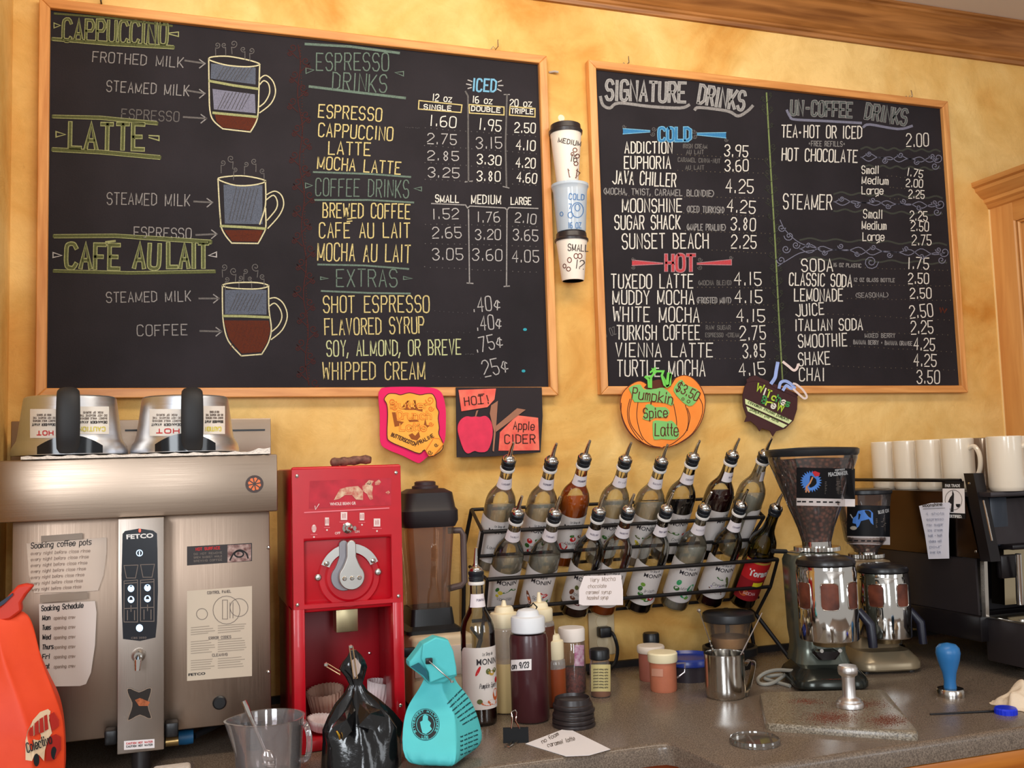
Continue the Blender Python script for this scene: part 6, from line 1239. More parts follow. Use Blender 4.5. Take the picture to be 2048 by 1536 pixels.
# ============================================================ MIDDLE OF THE WORKTOP
def std(name, label, cat, x, y, group=None):
    """thing standing on the worktop; (x, y) is the photo point of its front foot edge"""
    p = az(x, y); return p
def place_round(name, label, cat, xpx, ypx, rpx, group=None):
    """centre from the front foot point and radius in pixels"""
    p = az(xpx, ypx); r = rpx*mpp(p); d = Vector((p.x-CAM.x, p.y-CAM.y)).normalized(); c = Vector((p.x+d.x*r, p.y+d.y*r, ZC))
    return thing(name, label, cat, c, group=group), c, r
M_sq = glass('squeeze_plastic', (236, 232, 226), .35, .22); M_cap = mat('ivory_cap', (236, 222, 188), .5); M_capw = mat('white_cap', (224, 226, 230), .45)
def squeeze(label, x, y, r, ytop_body, ycap, ydome, ytip, liqm, liqtop, capm, bodym, tip=True):
    t, c, R = place_round('squeeze_bottle', label, 'bottle', x, y, r, None)
    Z = lambda yy: at(x, yy, c.y).z
    H = Z(ytop_body)
    body = [(R*.95, ZC), (R, ZC+.004), (R, H-.012), (R*.97, H-.004), (R*.86, H)]
    zl_ = Z(liqtop) if liqtop else ZC
    if bodym: MB().lathe([(R*.999, zl_-.001)]+body[2:], 32, c=(c.x, c.y, 0)).build('bottle_body', bodym, t, offset=t.location)
    if liqm:
        k = 1.0
        zt_ = Z(liqtop) if liqtop else H-.004
        MB().lathe([(.0001, ZC+.002), (R*.93*k, ZC+.002), (R*k, ZC+.006), (R*k, zt_-(.010 if not liqtop else 0)), (R*.93*k, zt_), (.0001, zt_)], 32, c=(c.x, c.y, 0)).build('sauce', liqm, t, offset=t.location)
    zc_ = Z(ycap); zd = Z(ydome)
    rows = [(R*.86, H-.001), (R*.90, H+.001), (R*.90, zc_-.003), (R*.86, zc_), (R*.62, zc_+.002), (R*.58, zd-.004), (R*.50, zd)]
    if tip: zt2 = Z(ytip); rows += [(R*.18, zd+.001), (R*.15, (zd+zt2)/2), (R*.10, zt2), (.0001, zt2)]
    else: rows += [(R*.24, zd+.003), (.0001, zd+.004)]
    MB().lathe(rows, 32, c=(c.x, c.y, 0)).build('cap', capm, t, offset=t.location)
    return t, c, R, H
M_sauce = mat('chocolate_sauce', (68, 30, 34), .32, var=.08, coat=.15); M_amb = mat('caramel_sauce', (140, 62, 26), .4); M_crmq = mat('cream_sauce', (220, 190, 132), .5)
squeeze('tall clear squeeze bottle half full of cream-coloured sauce behind the chocolate one', 1014, 1430, 33, 1252, 1225, 1212, 1200, M_crmq, 1322, M_cap, M_sq)
squeeze('squeeze bottle with pointed ivory nozzle at the back, behind the chocolate bottle', 1085, 1420, 30, 1240, 1216, 1204, 1184, mat('brown_sauce', (96, 50, 30), .4), 1250, M_cap, M_sq)
squeeze('small squeeze bottle of amber sauce partly hidden behind the chocolate bottle', 1112, 1418, 22, 1316, 1280, 1268, 1257, M_amb, 1335, M_cap, M_sq)
t, c, R, H = squeeze('large squeeze bottle of dark chocolate sauce with a dated white tape', 1062, 1450, 39, 1262, 1232, 1219, 1210, M_sauce, None, M_capw, None, False)
fn = cyl_fn(c.x, c.y, [(R+.0002, ZC), (R+.0002, H)]); fn2 = lambda q: fn(q)+(CAM-fn(q)).normalized()*.0006
patch(MB(), 1022, 1063, 1320, 1342, fn, 8, -.05).build('date_tape', M_paper, t, offset=t.location, recalc=False); fn2.down = True
ribbon(MB(), place('on 9/23', 1024, 1338, 1057, 1335, 11, .15, .03), 1.7, fn2).build('handwriting', M_ink, t, offset=t.location, recalc=False)
MB().tube([at(1052, 1214, c.y), at(1056, 1208, c.y-.01), at(1062, 1212, c.y), at(1066, 1206, c.y-.004), at(1074, 1214, c.y+.004), at(1070, 1222, c.y)], .0016, 6).build('sauce_drip', M_blk, t, offset=t.location)
# sprinkle jar
t, c, R = place_round('sprinkle_jar', 'clear jar of dark pink candy crumbs with a white screw lid', 'jar', 1147, 1390, 27)
Z = lambda yy: at(1147, yy, c.y).z; M_jar = glass('jar_plastic', (244, 236, 230), .7, .06)
MB().lathe([(.0001, ZC+.001), (R*.9, ZC+.001), (R, ZC+.006), (R, Z(1282)-.004), (R*.92, Z(1280))], 30, c=(c.x, c.y, 0)).build('jar_glass', M_jar, t, offset=t.location)
MB().lathe([(.0001, ZC+.003), (R*.88, ZC+.003), (R*.95, ZC+.008), (R*.95, Z(1340)), (R*.5, Z(1336)), (.0001, Z(1334))], 30, c=(c.x, c.y, 0)).build('candy_crumbs', mat('crumbs', (176, 84, 76), .7, col2=(84, 34, 42), vscale=160, bump=1., bscale=220), t, offset=t.location)
MB().lathe([(R*.94, Z(1281)), (R*1.0, Z(1280)), (R*1.02, Z(1258)), (R*.95, Z(1254)), (.0001, Z(1254))], 30, c=(c.x, c.y, 0)).build('lid', mat('white_screw_lid', (232, 222, 214), .5), t, offset=t.location)
fn = cyl_fn(c.x, c.y, [(R+.0002, ZC), (R+.0002, Z(1282))]); patch(MB(), 1149, 1168, 1290, 1332, fn, 6).build('label', mat('picture_label', (210, 186, 200), .6, col2=(170, 90, 130), vscale=120), t, offset=t.location, recalc=False)
# spice jar
t, c, R = place_round('spice_jar', 'small glass spice jar with pale yellow label and black lid', 'jar', 1202, 1397, 21)
Z = lambda yy: at(1202, yy, c.y).z
MB().lathe([(.0001, ZC), (R*.92, ZC), (R, ZC+.004), (R, Z(1332)), (R*.86, Z(1318)), (R*.86, Z(1314))], 28, c=(c.x, c.y, 0)).build('jar_glass', M_jar, t, offset=t.location)
MB().lathe([(.0001, ZC+.002), (R*.9, ZC+.002), (R*.95, ZC+.006), (R*.95, ZC+.022), (.0001, ZC+.022)], 28, c=(c.x, c.y, 0)).build('spice', mat('spice_brown', (164, 104, 62), .8), t, offset=t.location)
MB().lathe([(R*.88, Z(1318)), (R*.98, Z(1316)), (R*.98, Z(1300)), (R*.9, Z(1297)), (.0001, Z(1297))], 28, c=(c.x, c.y, 0)).build('lid', M_blk, t, offset=t.location)
fn = cyl_fn(c.x, c.y, [(R+.0003, ZC), (R+.0003, Z(1330))]); fn2 = lambda q: fn(q)+(CAM-fn(q)).normalized()*.0005
L_ = patch(MB(), 1182, 1221, 1329, 1383, fn, 8).build('label', mat('yellow_label', (206, 190, 132), .6), t, offset=t.location, recalc=False)
for k in range(7): ribbon(MB(), place('ground nutmeg spice', 1187, 1340+k*6, 1216, 1340+k*6, 3, 0, 0), .9, fn2).build('fine_print', mat('label_ink', (120, 110, 80), .8) if k == 0 else bpy.data.materials['label_ink'], t, offset=t.location, recalc=False)
# stack of black cup lids: each lid its own
p = az(1150, 1462); R = 44*mpp(p); d = Vector((p.x, p.y+2.3)).normalized(); c = Vector((p.x+d.x*R, p.y+d.y*R, ZC)); lidm = cached('cup_lid', lambda: MB().lathe([(R, 0), (R*1.015, .003), (R, .006), (R*.93, .008), (R*.88, .018), (R*.84, .019), (R*.80, .013), (.0001, .012)], 36), M_lid)
names_ = ('bottom', 'second', 'third', 'fourth', 'top')
for k in range(5):
    o = bpy.data.objects.new('cup_lid', lidm); COL.objects.link(o); o.location = (c.x+random.uniform(-.002, .002)-.0006*k, c.y+random.uniform(-.001, .001), ZC+.0002+k*.0092); o.scale = (1-.018*k,)*2+(1,)
    tag(o, 'black plastic cup lid, %s of the stack beside the white note' % names_[k] if k in (0, 4) else 'black plastic cup lid, %s from the bottom of the stack on the worktop' % names_[k], 'lid', 'black cup lids in a stack')
# binder clip
p = az(1032, 1484); bcl = thing('binder_clip', 'black binder clip with steel wire arms lying on the worktop', 'clip', p)
Mb = Matrix.Translation(p) @ Matrix.Rotation(radians(-20), 4, 'Z')
def bprism(pts, ext): return MB().prism([Mb @ Vector(q) for q in pts], Mb.to_3x3() @ Vector(ext))
bprism([(-.024, -.007, .0), (-.024, .016, .0), (-.024, .005, .026), (-.024, .001, .026)], (.048, 0, 0)).build('clip_body', mat('clip_black', (16, 16, 18), .6, spec=.2), bcl, offset=bcl.location)
for s, z1, y1 in ((-1, .048, .030), (1, .004, -.036)):
    MB().tube([Mb @ Vector(q) for q in ((-.008, 0, .024), (-.006, y1*.6, .012+z1*.5), (-.008, y1, z1), (0, y1*1.05, z1+.003), (.002, y1, z1-.001), (.0, y1*.6, .010+z1*.5), (.008, 0, .024))] if s < 0 else [Mb @ Vector(q) for q in ((-.006, -.006, .004), (-.014, -.026, .003), (-.020, -.036, .003), (-.012, -.040, .003), (-.008, -.030, .003), (.004, -.008, .004))], .0014, 8).build('wire_arm', M_chr, bcl, offset=bcl.location)
# loose paper slip on the worktop
pts = [az(x, y, ZC+.0006) for x, y in ((1051, 1488), (1134, 1456), (1221, 1499), (1178, 1511), (1132, 1513))]; cpt = sum(pts, Vector())/5
sl = thing('paper_slip', 'white handwritten paper slip lying flat on the worktop beside the lids', 'paper', cpt)
def zfn(z):
    def f(q): return az(q.x, q.y, z)
    f.down = True; return f
MB().prism(pts, (0, 0, .0007)).build('sheet', mat('slip_white', (240, 236, 238), .7), sl, offset=sl.location, smooth=False)
ribbon(MB(), place('no foam', 1085, 1487, 1118, 1470, 8, 0, .03), 1.1, zfn(ZC+.0017)).build('handwriting', M_inkg, sl, offset=sl.location, recalc=False); ribbon(MB(), place('caramel latte', 1096, 1494, 1150, 1480, 8, 0, .03), 1.1, zfn(ZC+.0017)).build('handwriting', M_inkg, sl, offset=sl.location, recalc=False)
# outlet, plug and cord
YO_ = WY-.004; p = at(1202, 1262, WY); ol = thing('wall_outlet', 'ivory double wall socket plate behind the spice jar', 'outlet', p)
MB().box(p.x-.036, p.x+.036, WY-.006, WY-.0003, p.z-.060, p.z+.060, .003).build('plate', mat('ivory_plate', (206, 184, 146), .45), ol, offset=ol.location)
for dz in (.026, -.026): MB().lathe([(.016, 0), (.016, .002), (.0001, .002)], 20, c=(p.x, WY-.0055, p.z+dz), M=Matrix.Rotation(pi/2, 4, 'X')).build('socket', mat('ivory_socket', (216, 196, 160), .4), ol, offset=ol.location)
MB().lathe([(.003, 0), (.002, .001), (.0001, .001)], 10, c=(p.x, WY-.0058, p.z), M=Matrix.Rotation(pi/2, 4, 'X')).build('screw', M_blk, ol, offset=ol.location)
q = at(1210, 1263, -.01); pc = thing('power_cord', 'black plug in the wall socket with its cord looping down behind the jars', 'cord', q)
MB().box(q.x-.018, q.x+.014, -.022, WY-.0082, q.z-.014, q.z+.012, .004).build('plug', M_blk, pc, offset=pc.location)
MB().tube(catmull([Vector((q.x+.010, -.014, q.z+.002)), at(1228, 1272, -.03), at(1235, 1300, -.03), at(1228, 1330, -.03), Vector((at(1205, 1352, -.03).x, -.04, ZC+.006)), Vector((at(1170, 1352, -.03).x, -.05, ZC+.006))], 5), .0045, 8).build('cord', M_blk, pc, offset=pc.location)
# cocoa/cinnamon shakers
M_pk = mat('pinkish_spice_mix', (190, 112, 82), .6, var=.08, vscale=30); M_pk2 = mat('dusty_pink_mix', (160, 92, 76), .6, var=.08, vscale=30)
def shaker(label, x, y, r, ytop, ylid, m, lm, lab=None, handle=False):
    t, c, R = place_round('shaker_jar', label, 'jar', x, y, r); Z = lambda yy: at(x, yy, c.y).z
    MB().lathe([(.0001, ZC), (R*.94, ZC), (R, ZC+.005), (R, Z(ytop)), (R*.95, Z(ytop)+.001), (.0001, Z(ytop)+.001)], 32, c=(c.x, c.y, 0)).build('jar_body', m, t, offset=t.location)
    MB().lathe([(R*1.08, Z(ytop)), (R*1.12, Z(ytop)+.003), (R*1.12, Z(ylid)-.003), (R*1.05, Z(ylid)), (.0001, Z(ylid)+.001)], 32, c=(c.x, c.y, 0)).build('lid', lm, t, offset=t.location)
    if lab: fn = cyl_fn(c.x, c.y, [(R+.0003, ZC), (R+.0003, Z(ytop))]); patch(MB(), *lab, fn, 6, .06).build('label', mat('faded_label', (196, 140, 116), .6), t, offset=t.location, recalc=False)
    if handle:
        a = Vector((c.x+R, c.y-.01, Z(1335))); MB().tube([Vector((c.x+R-.002, c.y-.012, Z(1327))), Vector((c.x+R+.018, c.y-.016, Z(1327))), Vector((c.x+R+.016, c.y-.016, Z(1345))), Vector((c.x+R-.002, c.y-.012, Z(1356)))], .0022, 8).build('handle', glass('clear_handle', (226, 214, 214), .8, .1), t, offset=t.location)
    return t
shaker('pinkish spice shaker with ivory lid, the front one of a pair', 1328, 1387, 27, 1322, 1303, M_pk, mat('ivory_lid', (240, 226, 188), .5), (1303, 1326, 1337, 1352), True)
shaker('dusty pink spice shaker with white lid standing behind the front shaker', 1304, 1365, 25, 1304, 1290, M_pk2, mat('chalk_lid', (222, 206, 190), .5))
t, c, R = place_round('spice_bottle', 'brown bottle with black ribbed cap behind the two pink shakers', 'bottle', 1305, 1347, 24); Z = lambda yy: at(1305, yy, c.y).z
MB().lathe([(.0001, ZC), (R, ZC), (R, Z(1300)), (R*.65, Z(1288)), (R*.62, Z(1284))], 24, c=(c.x, c.y, 0)).build('bottle_body', mat('tan_body', (150, 100, 70), .4), t, offset=t.location)
cp = [(R*.66, Z(1285)), (R*.70, Z(1284)), (R*.70, Z(1268)), (R*.62, Z(1265)), (.0001, Z(1265))]; MB().lathe(cp, 24, c=(c.x, c.y, 0)).build('cap', M_blk, t, offset=t.location)
# blue tub
t, c, R = place_round('storage_tub', 'low round smoky tub with a translucent blue lid against the wall', 'tub', 1378, 1368, 54); Z = lambda yy: at(1378, yy, c.y).z
c.y += 0
MB().lathe([(.0001, ZC), (R*.9, ZC), (R*.98, Z(1325))], 40, c=(c.x, c.y, 0)).build('tub_body', mat('smoky_tub', (52, 46, 52), .3), t, offset=t.location)
MB().lathe([(R*1.0, Z(1326)), (R*1.04, Z(1324)), (R*1.04, Z(1316)), (R*.98, Z(1310)), (R*.90, Z(1316)), (.0001, Z(1316))], 40, c=(c.x, c.y, 0)).build('tub_lid', mat('blue_lid', (34, 52, 130), .25), t, offset=t.location)
# black scale-like dish with the clear container standing in it
t, c, R = place_round('black_dish', 'black moulded stand with raised rim under the clear container', 'stand', 1462, 1345, 56); Z = lambda yy: at(1462, yy, c.y).z
c1 = c.copy(); R1_ = R
MB().lathe([(.0001, ZC), (R*.80, ZC), (R*.86, ZC+.012), (R*.90, Z(1312)), (R, Z(1306)), (R, Z(1292)), (R*.90, Z(1290)), (R*.84, Z(1302)), (.0001, Z(1304))], 40, c=(c.x, c.y, 0)).build('stand_body', M_blk, t, offset=t.location)
zb_ = Z(1304)+.001
t = thing('food_container', 'clear conical container of tan powder with a black lid, behind the steel pitcher', 'container', (c1.x, c1.y, zb_)); zz1, zz2, zz3 = at(1462, 1258, c1.y).z, at(1462, 1240, c1.y).z, at(1462, 1222, c1.y).z
Rt = 50*mpp(c1); Rb = 31*mpp(c1)
MB().lathe([(.0001, zb_), (Rb, zb_), (Rb*1.04, zb_+.004), (Rt*.90, zz2-.004), (Rt*.96, zz2)], 36, c=(c1.x, c1.y, 0)).build('cup_wall', M_jar, t, offset=t.location)
MB().lathe([(.0001, zb_+.001), (Rb*.96, zb_+.002), ((Rb+Rt)/2*.94, at(1462, 1272, c1.y).z), (.0001, at(1462, 1270, c1.y).z)], 36, c=(c1.x, c1.y, 0)).build('tan_powder', mat('tan_powder', (226, 176, 118), .8, bump=.4, bscale=90), t, offset=t.location)
MB().lathe([(Rt*.96, zz2-.002), (Rt*1.05, zz2), (Rt*1.06, zz2+.004), (Rt*1.02, zz3-.004), (Rt*.95, zz3-.001), (.0001, zz3)], 36, c=(c1.x, c1.y, 0)).build('lid', mat('charcoal_lid', (40, 40, 42), .4), t, offset=t.location)
# steel pitcher
t, c, R = place_round('milk_pitcher', 'straight stainless steel milk pitcher with strap handle holding two stirrers', 'pitcher', 1452, 1403, 41); Z = lambda yy: at(1452, yy, c.y).z
M_pit = brushed_mat('pitcher_steel', (206, 202, 196), .13, 'Z'); zt3 = Z(1305)
MB().lathe([(.0001, ZC), (R*.90, ZC), (R*.98, ZC+.006), (R, ZC+.02), (R*.99, zt3-.004), (R*1.0, zt3), (R*.965, zt3), (R*.955, zt3-.004), (R*.95, ZC+.01), (.0001, ZC+.008)], 48, c=(c.x, c.y, 0)).build('pitcher_body', M_pit, t, offset=t.location)
hx0 = c.x+R; hm = MB(); hp = [Vector(q) for q in ((hx0-.004, 0, Z(1330)), (hx0+.006, 0, Z(1321)), (hx0+.016, 0, Z(1322)), (hx0+.018, 0, Z(1332)), (hx0+.006, 0, Z(1368)), (hx0-.006, 0, Z(1390)))]; hp = catmull(hp, 4); vs = []
for q in hp:
    for dy in (-.008, .008): vs += [Vector((q.x, c.y-.02+dy, q.z)), Vector((q.x-.0018, c.y-.02+dy, q.z-.001))]
fs = []
for i in range(len(hp)-1): a = 4*i; e = a+4; fs += [(a, e, e+2, a+2), (a+1, a+3, e+3, e+1), (a, a+1, e+1, e), (a+2, e+2, e+3, a+3)]
hm.add(vs, fs).build('strap_handle', M_stl, t, offset=t.location)
for k, (a, b_, lab) in enumerate((((1398, 1221), (1430, 1312), 'thin steel stirrer with a ball end leaning left in the pitcher'), ((1524, 1226), (1484, 1305), 'slim clear stirrer leaning right in the pitcher'))):
    pa = at(*a, c.y-.02+.03*k); pb = at(*b_, c.y-.01); pb = pb+(pb-pa).normalized()*.05
    s_ = thing('stirrer', lab, 'stirrer', pa.lerp(pb, .5)); L = (pb-pa)
    MB().tube([pa, pa.lerp(pb, .6), pb], [.0011, .0014, .0022], 8).build('rod', M_chr if k == 0 else glass('clear_rod', (214, 204, 200), 1., .3), s_, offset=s_.location)
    if k == 0:
        MB().lathe([(.0001, -.0045), (.0035, -.003), (.0045, 0), (.0035, .003), (.0001, .0045)], 12, c=pa).build('ball_end', M_chr, s_, offset=s_.location)
        for u in (.46, .53, .58): MB().lathe([(.0001, -.003), (.0028, -.0015), (.0028, .0015), (.0001, .003)], 10, c=pa.lerp(pb, u)).build('bead', M_chr, s_, offset=s_.location)
# coiled grey cable
p = az(1550, 1348); cc = thing('cable_coil', 'coiled pale grey cable lying by the grinder', 'cable', p)
Mg = mat('grey_cable', (152, 150, 142), .5)
pts = [az(1590, 1342, ZC+.034), az(1555, 1340, ZC+.028), az(1530, 1346, ZC+.018), az(1516, 1358, ZC+.006), az(1522, 1368, ZC+.004), az(1545, 1366, ZC+.006), az(1570, 1350, ZC+.016), az(1586, 1338, ZC+.020)]
MB().tube(catmull(pts, 5), .0042, 8).build('cable_loop', Mg, cc, offset=cc.location)
pts = [az(1592, 1352, ZC+.016), az(1556, 1350, ZC+.010), az(1530, 1356, ZC+.006), az(1545, 1362, ZC+.004), az(1580, 1372, ZC+.004)]
MB().tube(catmull(pts, 5), .0042, 8).build('cable_loop', Mg, cc, offset=cc.location)
# clear plastic lid on the worktop
p = az(1512, 1487); Rl = 50*mpp(p); cl = thing('clear_lid', 'clear ribbed plastic lid lying on the worktop in front of the slab', 'lid', (p.x, p.y+.004, ZC))
vs = []; n = 72
for r, z, a_ in ((Rl, .0005, 0), (Rl*.99, .006, .0008), (Rl*.96, .010, 0), (Rl*.92, .010, 0), (Rl*.90, .007, 0), (.0001, .007, 0)):
    for i in range(n): a = 2*pi*i/n; rr = r+a_*(1 if i % 2 else -1); vs.append((rr*cos(a), rr*sin(a), z))
MB().add(vs, [(j*n+i, j*n+(i+1) % n, (j+1)*n+(i+1) % n, (j+1)*n+i) for j in range(5) for i in range(n)]).build('lid_shell', glass('clear_lid', (224, 220, 214), 1.0, .06), cl, ang=15)
# ============================================================ RIGHT SIDE: GRINDERS, SLAB, TAMPERS, ESPRESSO MACHINE, MUGS
# stone slab
c4 = [az(x, y) for x, y in ((1519, 1398), (1532, 1462), (1842, 1483), (1770, 1392))]
sb = thing('stone_slab', 'speckled grey-brown rounded slab stained with coffee under the tamper', 'slab', sum(c4, Vector())/4)
def rpoly(p, r):
    out = []; n = len(p)
    for i in range(n):
        a, b_, c_ = p[i-1], p[i], p[(i+1) % n]; u = (a-b_).normalized(); v = (c_-b_).normalized()
        for t in (0, .3, .6, 1): s0 = b_+u*r*(1-t); s1 = b_+v*r*t; out.append((s0+s1)/2 if 0 < t < 1 else (b_+u*r if t == 0 else b_+v*r))
    return out
bl_ = c4[0]+Vector((-.0, .03, 0)); pl_ = rpoly(c4, .02); n = len(pl_); cen = sum(pl_, Vector())/n
vs = [q for q in pl_]+[q+Vector((0, 0, .011)) for q in pl_]+[cen+(q-cen)*.985+Vector((0, 0, .0145)) for q in pl_]
M_slab = speckle_mat('slab_solid_surface', (130, 118, 100), (92, 82, 70), (164, 154, 138), 330, .28)
MB().add(vs, [(j*n+i, j*n+(i+1) % n, (j+1)*n+(i+1) % n, (j+1)*n+i) for j in range(2) for i in range(n)]+[tuple(range(n)), tuple(2*n+i for i in range(n))]).build('slab', M_slab, sb, offset=sb.location, ang=50)
# ground coffee spilled on slab: small grains in patches
M_gr = mat('ground_coffee', (118, 60, 42), .85, var=.25, vscale=300)
gm = MB()
def grains(cx, cy, sx, sy, n_, z):
    for _ in range(n_):
        x, y = random.gauss(cx, sx), random.gauss(cy, sy); p = az(x, y, z); r = random.uniform(.0004, .0011)
        gm.add([p+Vector((r, 0, 0)), p+Vector((-r*.5, r*.8, 0)), p+Vector((-r*.5, -r*.8, 0)), p+Vector((0, 0, r*.9))], [(0, 1, 3), (1, 2, 3), (2, 0, 3)])
for a in ((1660, 1436, 22, 6, 1500), (1775, 1441, 20, 6, 1300), (1610, 1403, 18, 3, 500), (1725, 1408, 26, 4, 700), (1700, 1425, 50, 12, 500)): grains(*a, ZC+.0147)
o = gm.build('ground_coffee', M_gr, sb, offset=sb.location, smooth=False, recalc=False); o['kind'] = 'stuff'
# ---- grinders
M_gbody = mat('grinder_bronze', (100, 104, 94), .24, .5, var=.1); M_gdark = mat('grinder_dark', (30, 22, 22), .3, .2)
M_bean = mat('coffee_beans', (150, 92, 74), .45, bump=.6, bscale=90); M_hop = glass('hopper_plastic', (240, 228, 222), 1., .04)
_n = M_bean.node_tree; _v = _n.nodes.new('ShaderNodeTexVoronoi'); _v.inputs['Scale'].default_value = 105; _cr = _n.nodes.new('ShaderNodeValToRGB'); _cr.color_ramp.elements[0].color = lin((150, 96, 78)); _cr.color_ramp.elements[1].color = lin((46, 22, 18)); _cr.color_ramp.elements[1].position = .62; _cr.color_ramp.elements[0].position = .12
_tc = _n.nodes.new('ShaderNodeTexCoord'); _n.links.new(_tc.outputs['Object'], _v.inputs[0]); _n.links.new(_v.outputs['Distance'], _cr.inputs[0]); _n.links.new(_cr.outputs[0], _n.nodes['Principled BSDF'].inputs['Base Color'])
def hopper_label(t, fn, x0, x1, y0, y1, yw, sk, title, kind):
    fa = lambda k: (lambda q: fn(q)+(CAM-fn(q)).normalized()*(.0006*k)); f1, f2, f3 = fa(1), fa(2), fa(3)
    for f_ in (f1, f2, f3): f_.down = True
    L_ = patch(MB(), x0, x1, y0, y1, f1, 12, sk).build('label', mat('black_label', (18, 20, 24), .35), t, offset=t.location, recalc=False)
    patch(MB(), x0, x1, y1, yw, f1, 12, sk).build('label_band', mat('white_band', (220, 208, 204), .5), t, offset=t.location, recalc=False)
    def A_(mb, name, m): return mb.build(name, m, L_, offset=t.location, smooth=False, recalc=False)
    Mw = mat('label_white', (190, 190, 190), .6); Mb_ = mat('label_blue', (78, 132, 214), .6)
    if kind == 'star':
        c_ = (1622, 963); pts = []
        for i in range(48): a = 2*pi*i/48; r = 22 if i % 2 else 16.5; pts.append(Vector((c_[0]+r*cos(a), c_[1]+r*sin(a))))
        A_(blob(MB(), pts, f2), 'blue_starburst', Mb_)
        A_(ribbon(MB(), [V2([(1612, 984), (1613, 974), (1620, 966), (1625, 955)]), V2([(1618, 984), (1613, 974)])], 3, f3), 'drawn_figure', mat('fig_tan', (206, 140, 96), .7)); A_(blob(MB(), V2([(1624, 944), (1630, 942), (1640, 946), (1638, 952), (1630, 953)]), f3), 'red_flower', mat('fig_red', (196, 40, 50), .7))
        A_(printed(MB(), title, 1657, 953, 1696, 949, 8, f2, .04), 'lettering', Mw); A_(printed(MB(), 'espresso', 1670, 942, 1690, 940, 5, f2, .03), 'lettering', Mw)
        for k in range(8): A_(ribbon(MB(), [V2([(1650, 964+k*3.3), (1650+random.uniform(26, 34), 963+k*3.3)])], .9, f2), 'fine_print', M_inkg)
        for k, x in enumerate((1598, 1608, 1622, 1637, 1650, 1662, 1675, 1684)): A_(ribbon(MB(), [V2([(x-3, yw-8+(x-x0)*sk), (x+3, yw-8+(x-x0)*sk)])], 3, f2), 'tick_print', M_ink)
    else:
        bull = [(1705, 1046), (1706, 1036), (1712, 1032), (1716, 1022), (1726, 1020), (1740, 1020), (1746, 1026), (1746, 1040), (1747, 1050), (1742, 1046), (1738, 1038), (1730, 1040), (1722, 1042), (1718, 1052), (1714, 1056), (1712, 1048)]
        A_(blob(MB(), V2(bull), f2), 'drawn_bull', Mb_); A_(ribbon(MB(), [V2([(1705, 1036), (1701, 1029)])], 2, f2), 'drawn_horn', Mw); A_(blob(MB(), ell(1707, 1056, 7, 4, 10), f2), 'drawn_rock', mat('rock_tan', (176, 166, 150), .7))
        A_(printed(MB(), title, 1757, 1028, 1779, 1024, 7, f2, .04), 'lettering', Mw)
        for k in range(6): A_(ribbon(MB(), [V2([(1752, 1038+k*3.2), (1752+random.uniform(14, 20), 1037+k*3.2)])], .9, f2), 'fine_print', M_inkg)
        for x in (1700, 1712, 1726, 1738, 1750, 1762): A_(ribbon(MB(), [V2([(x-3, yw-7+(x-x0)*sk), (x+3, yw-7+(x-x0)*sk)])], 3, f2), 'tick_print', M_ink)
def win_hole(t, c, R, z0, z1, a_list, off):
    for a0 in a_list:
        vs = []; n = 8
        pts = []
        wa = .30; cr = .010
        for zz_, da in ((z0, -wa), (z0, wa), (z1, wa), (z1, -wa)): pts.append((da, zz_))
        outl = []
        P_ = [Vector((a*R, z)) for a, z in pts]
        outl = rpoly([Vector((p.x, p.y, 0)) for p in P_], .009)
        f = lambda x, z, r: Vector((c.x+r*sin(a0+x/R), c.y-r*cos(a0+x/R), z))
        # subdivide horizontally to follow the drum
        n = len(outl); Mw_ = MB(); m_ = [f(p.x, p.y, R+.0006) for p in outl]
        cx_ = 0; cz_ = (z0+z1)/2; k = 9
        xs_ = [(-wa+2*wa*i/k)*R for i in range(k+1)]
        vs = []
        for x in xs_:
            e_ = wa*R-abs(x); dz = 0 if e_ > .009 else .009-sqrt(max(0, .009**2-(.009-e_)**2)); vs += [f(x, z0+dz, R+.0006), f(x, z1-dz, R+.0006)]
        w_ = Mw_.add(vs, [(2*i, 2*i+2, 2*i+3, 2*i+1) for i in range(k)]).build('chamber_window', mat('window_coffee', (118, 62, 44), .25, col2=(60, 30, 24), vscale=22) if 'window_coffee' not in bpy.data.materials else bpy.data.materials['window_coffee'], t, offset=t.location, recalc=False)
        MB().tube([q+Vector((0, 0, 0)) for q in m_], .0011, 6, closed=True).build('window_rim', M_chr, w_, offset=t.location)
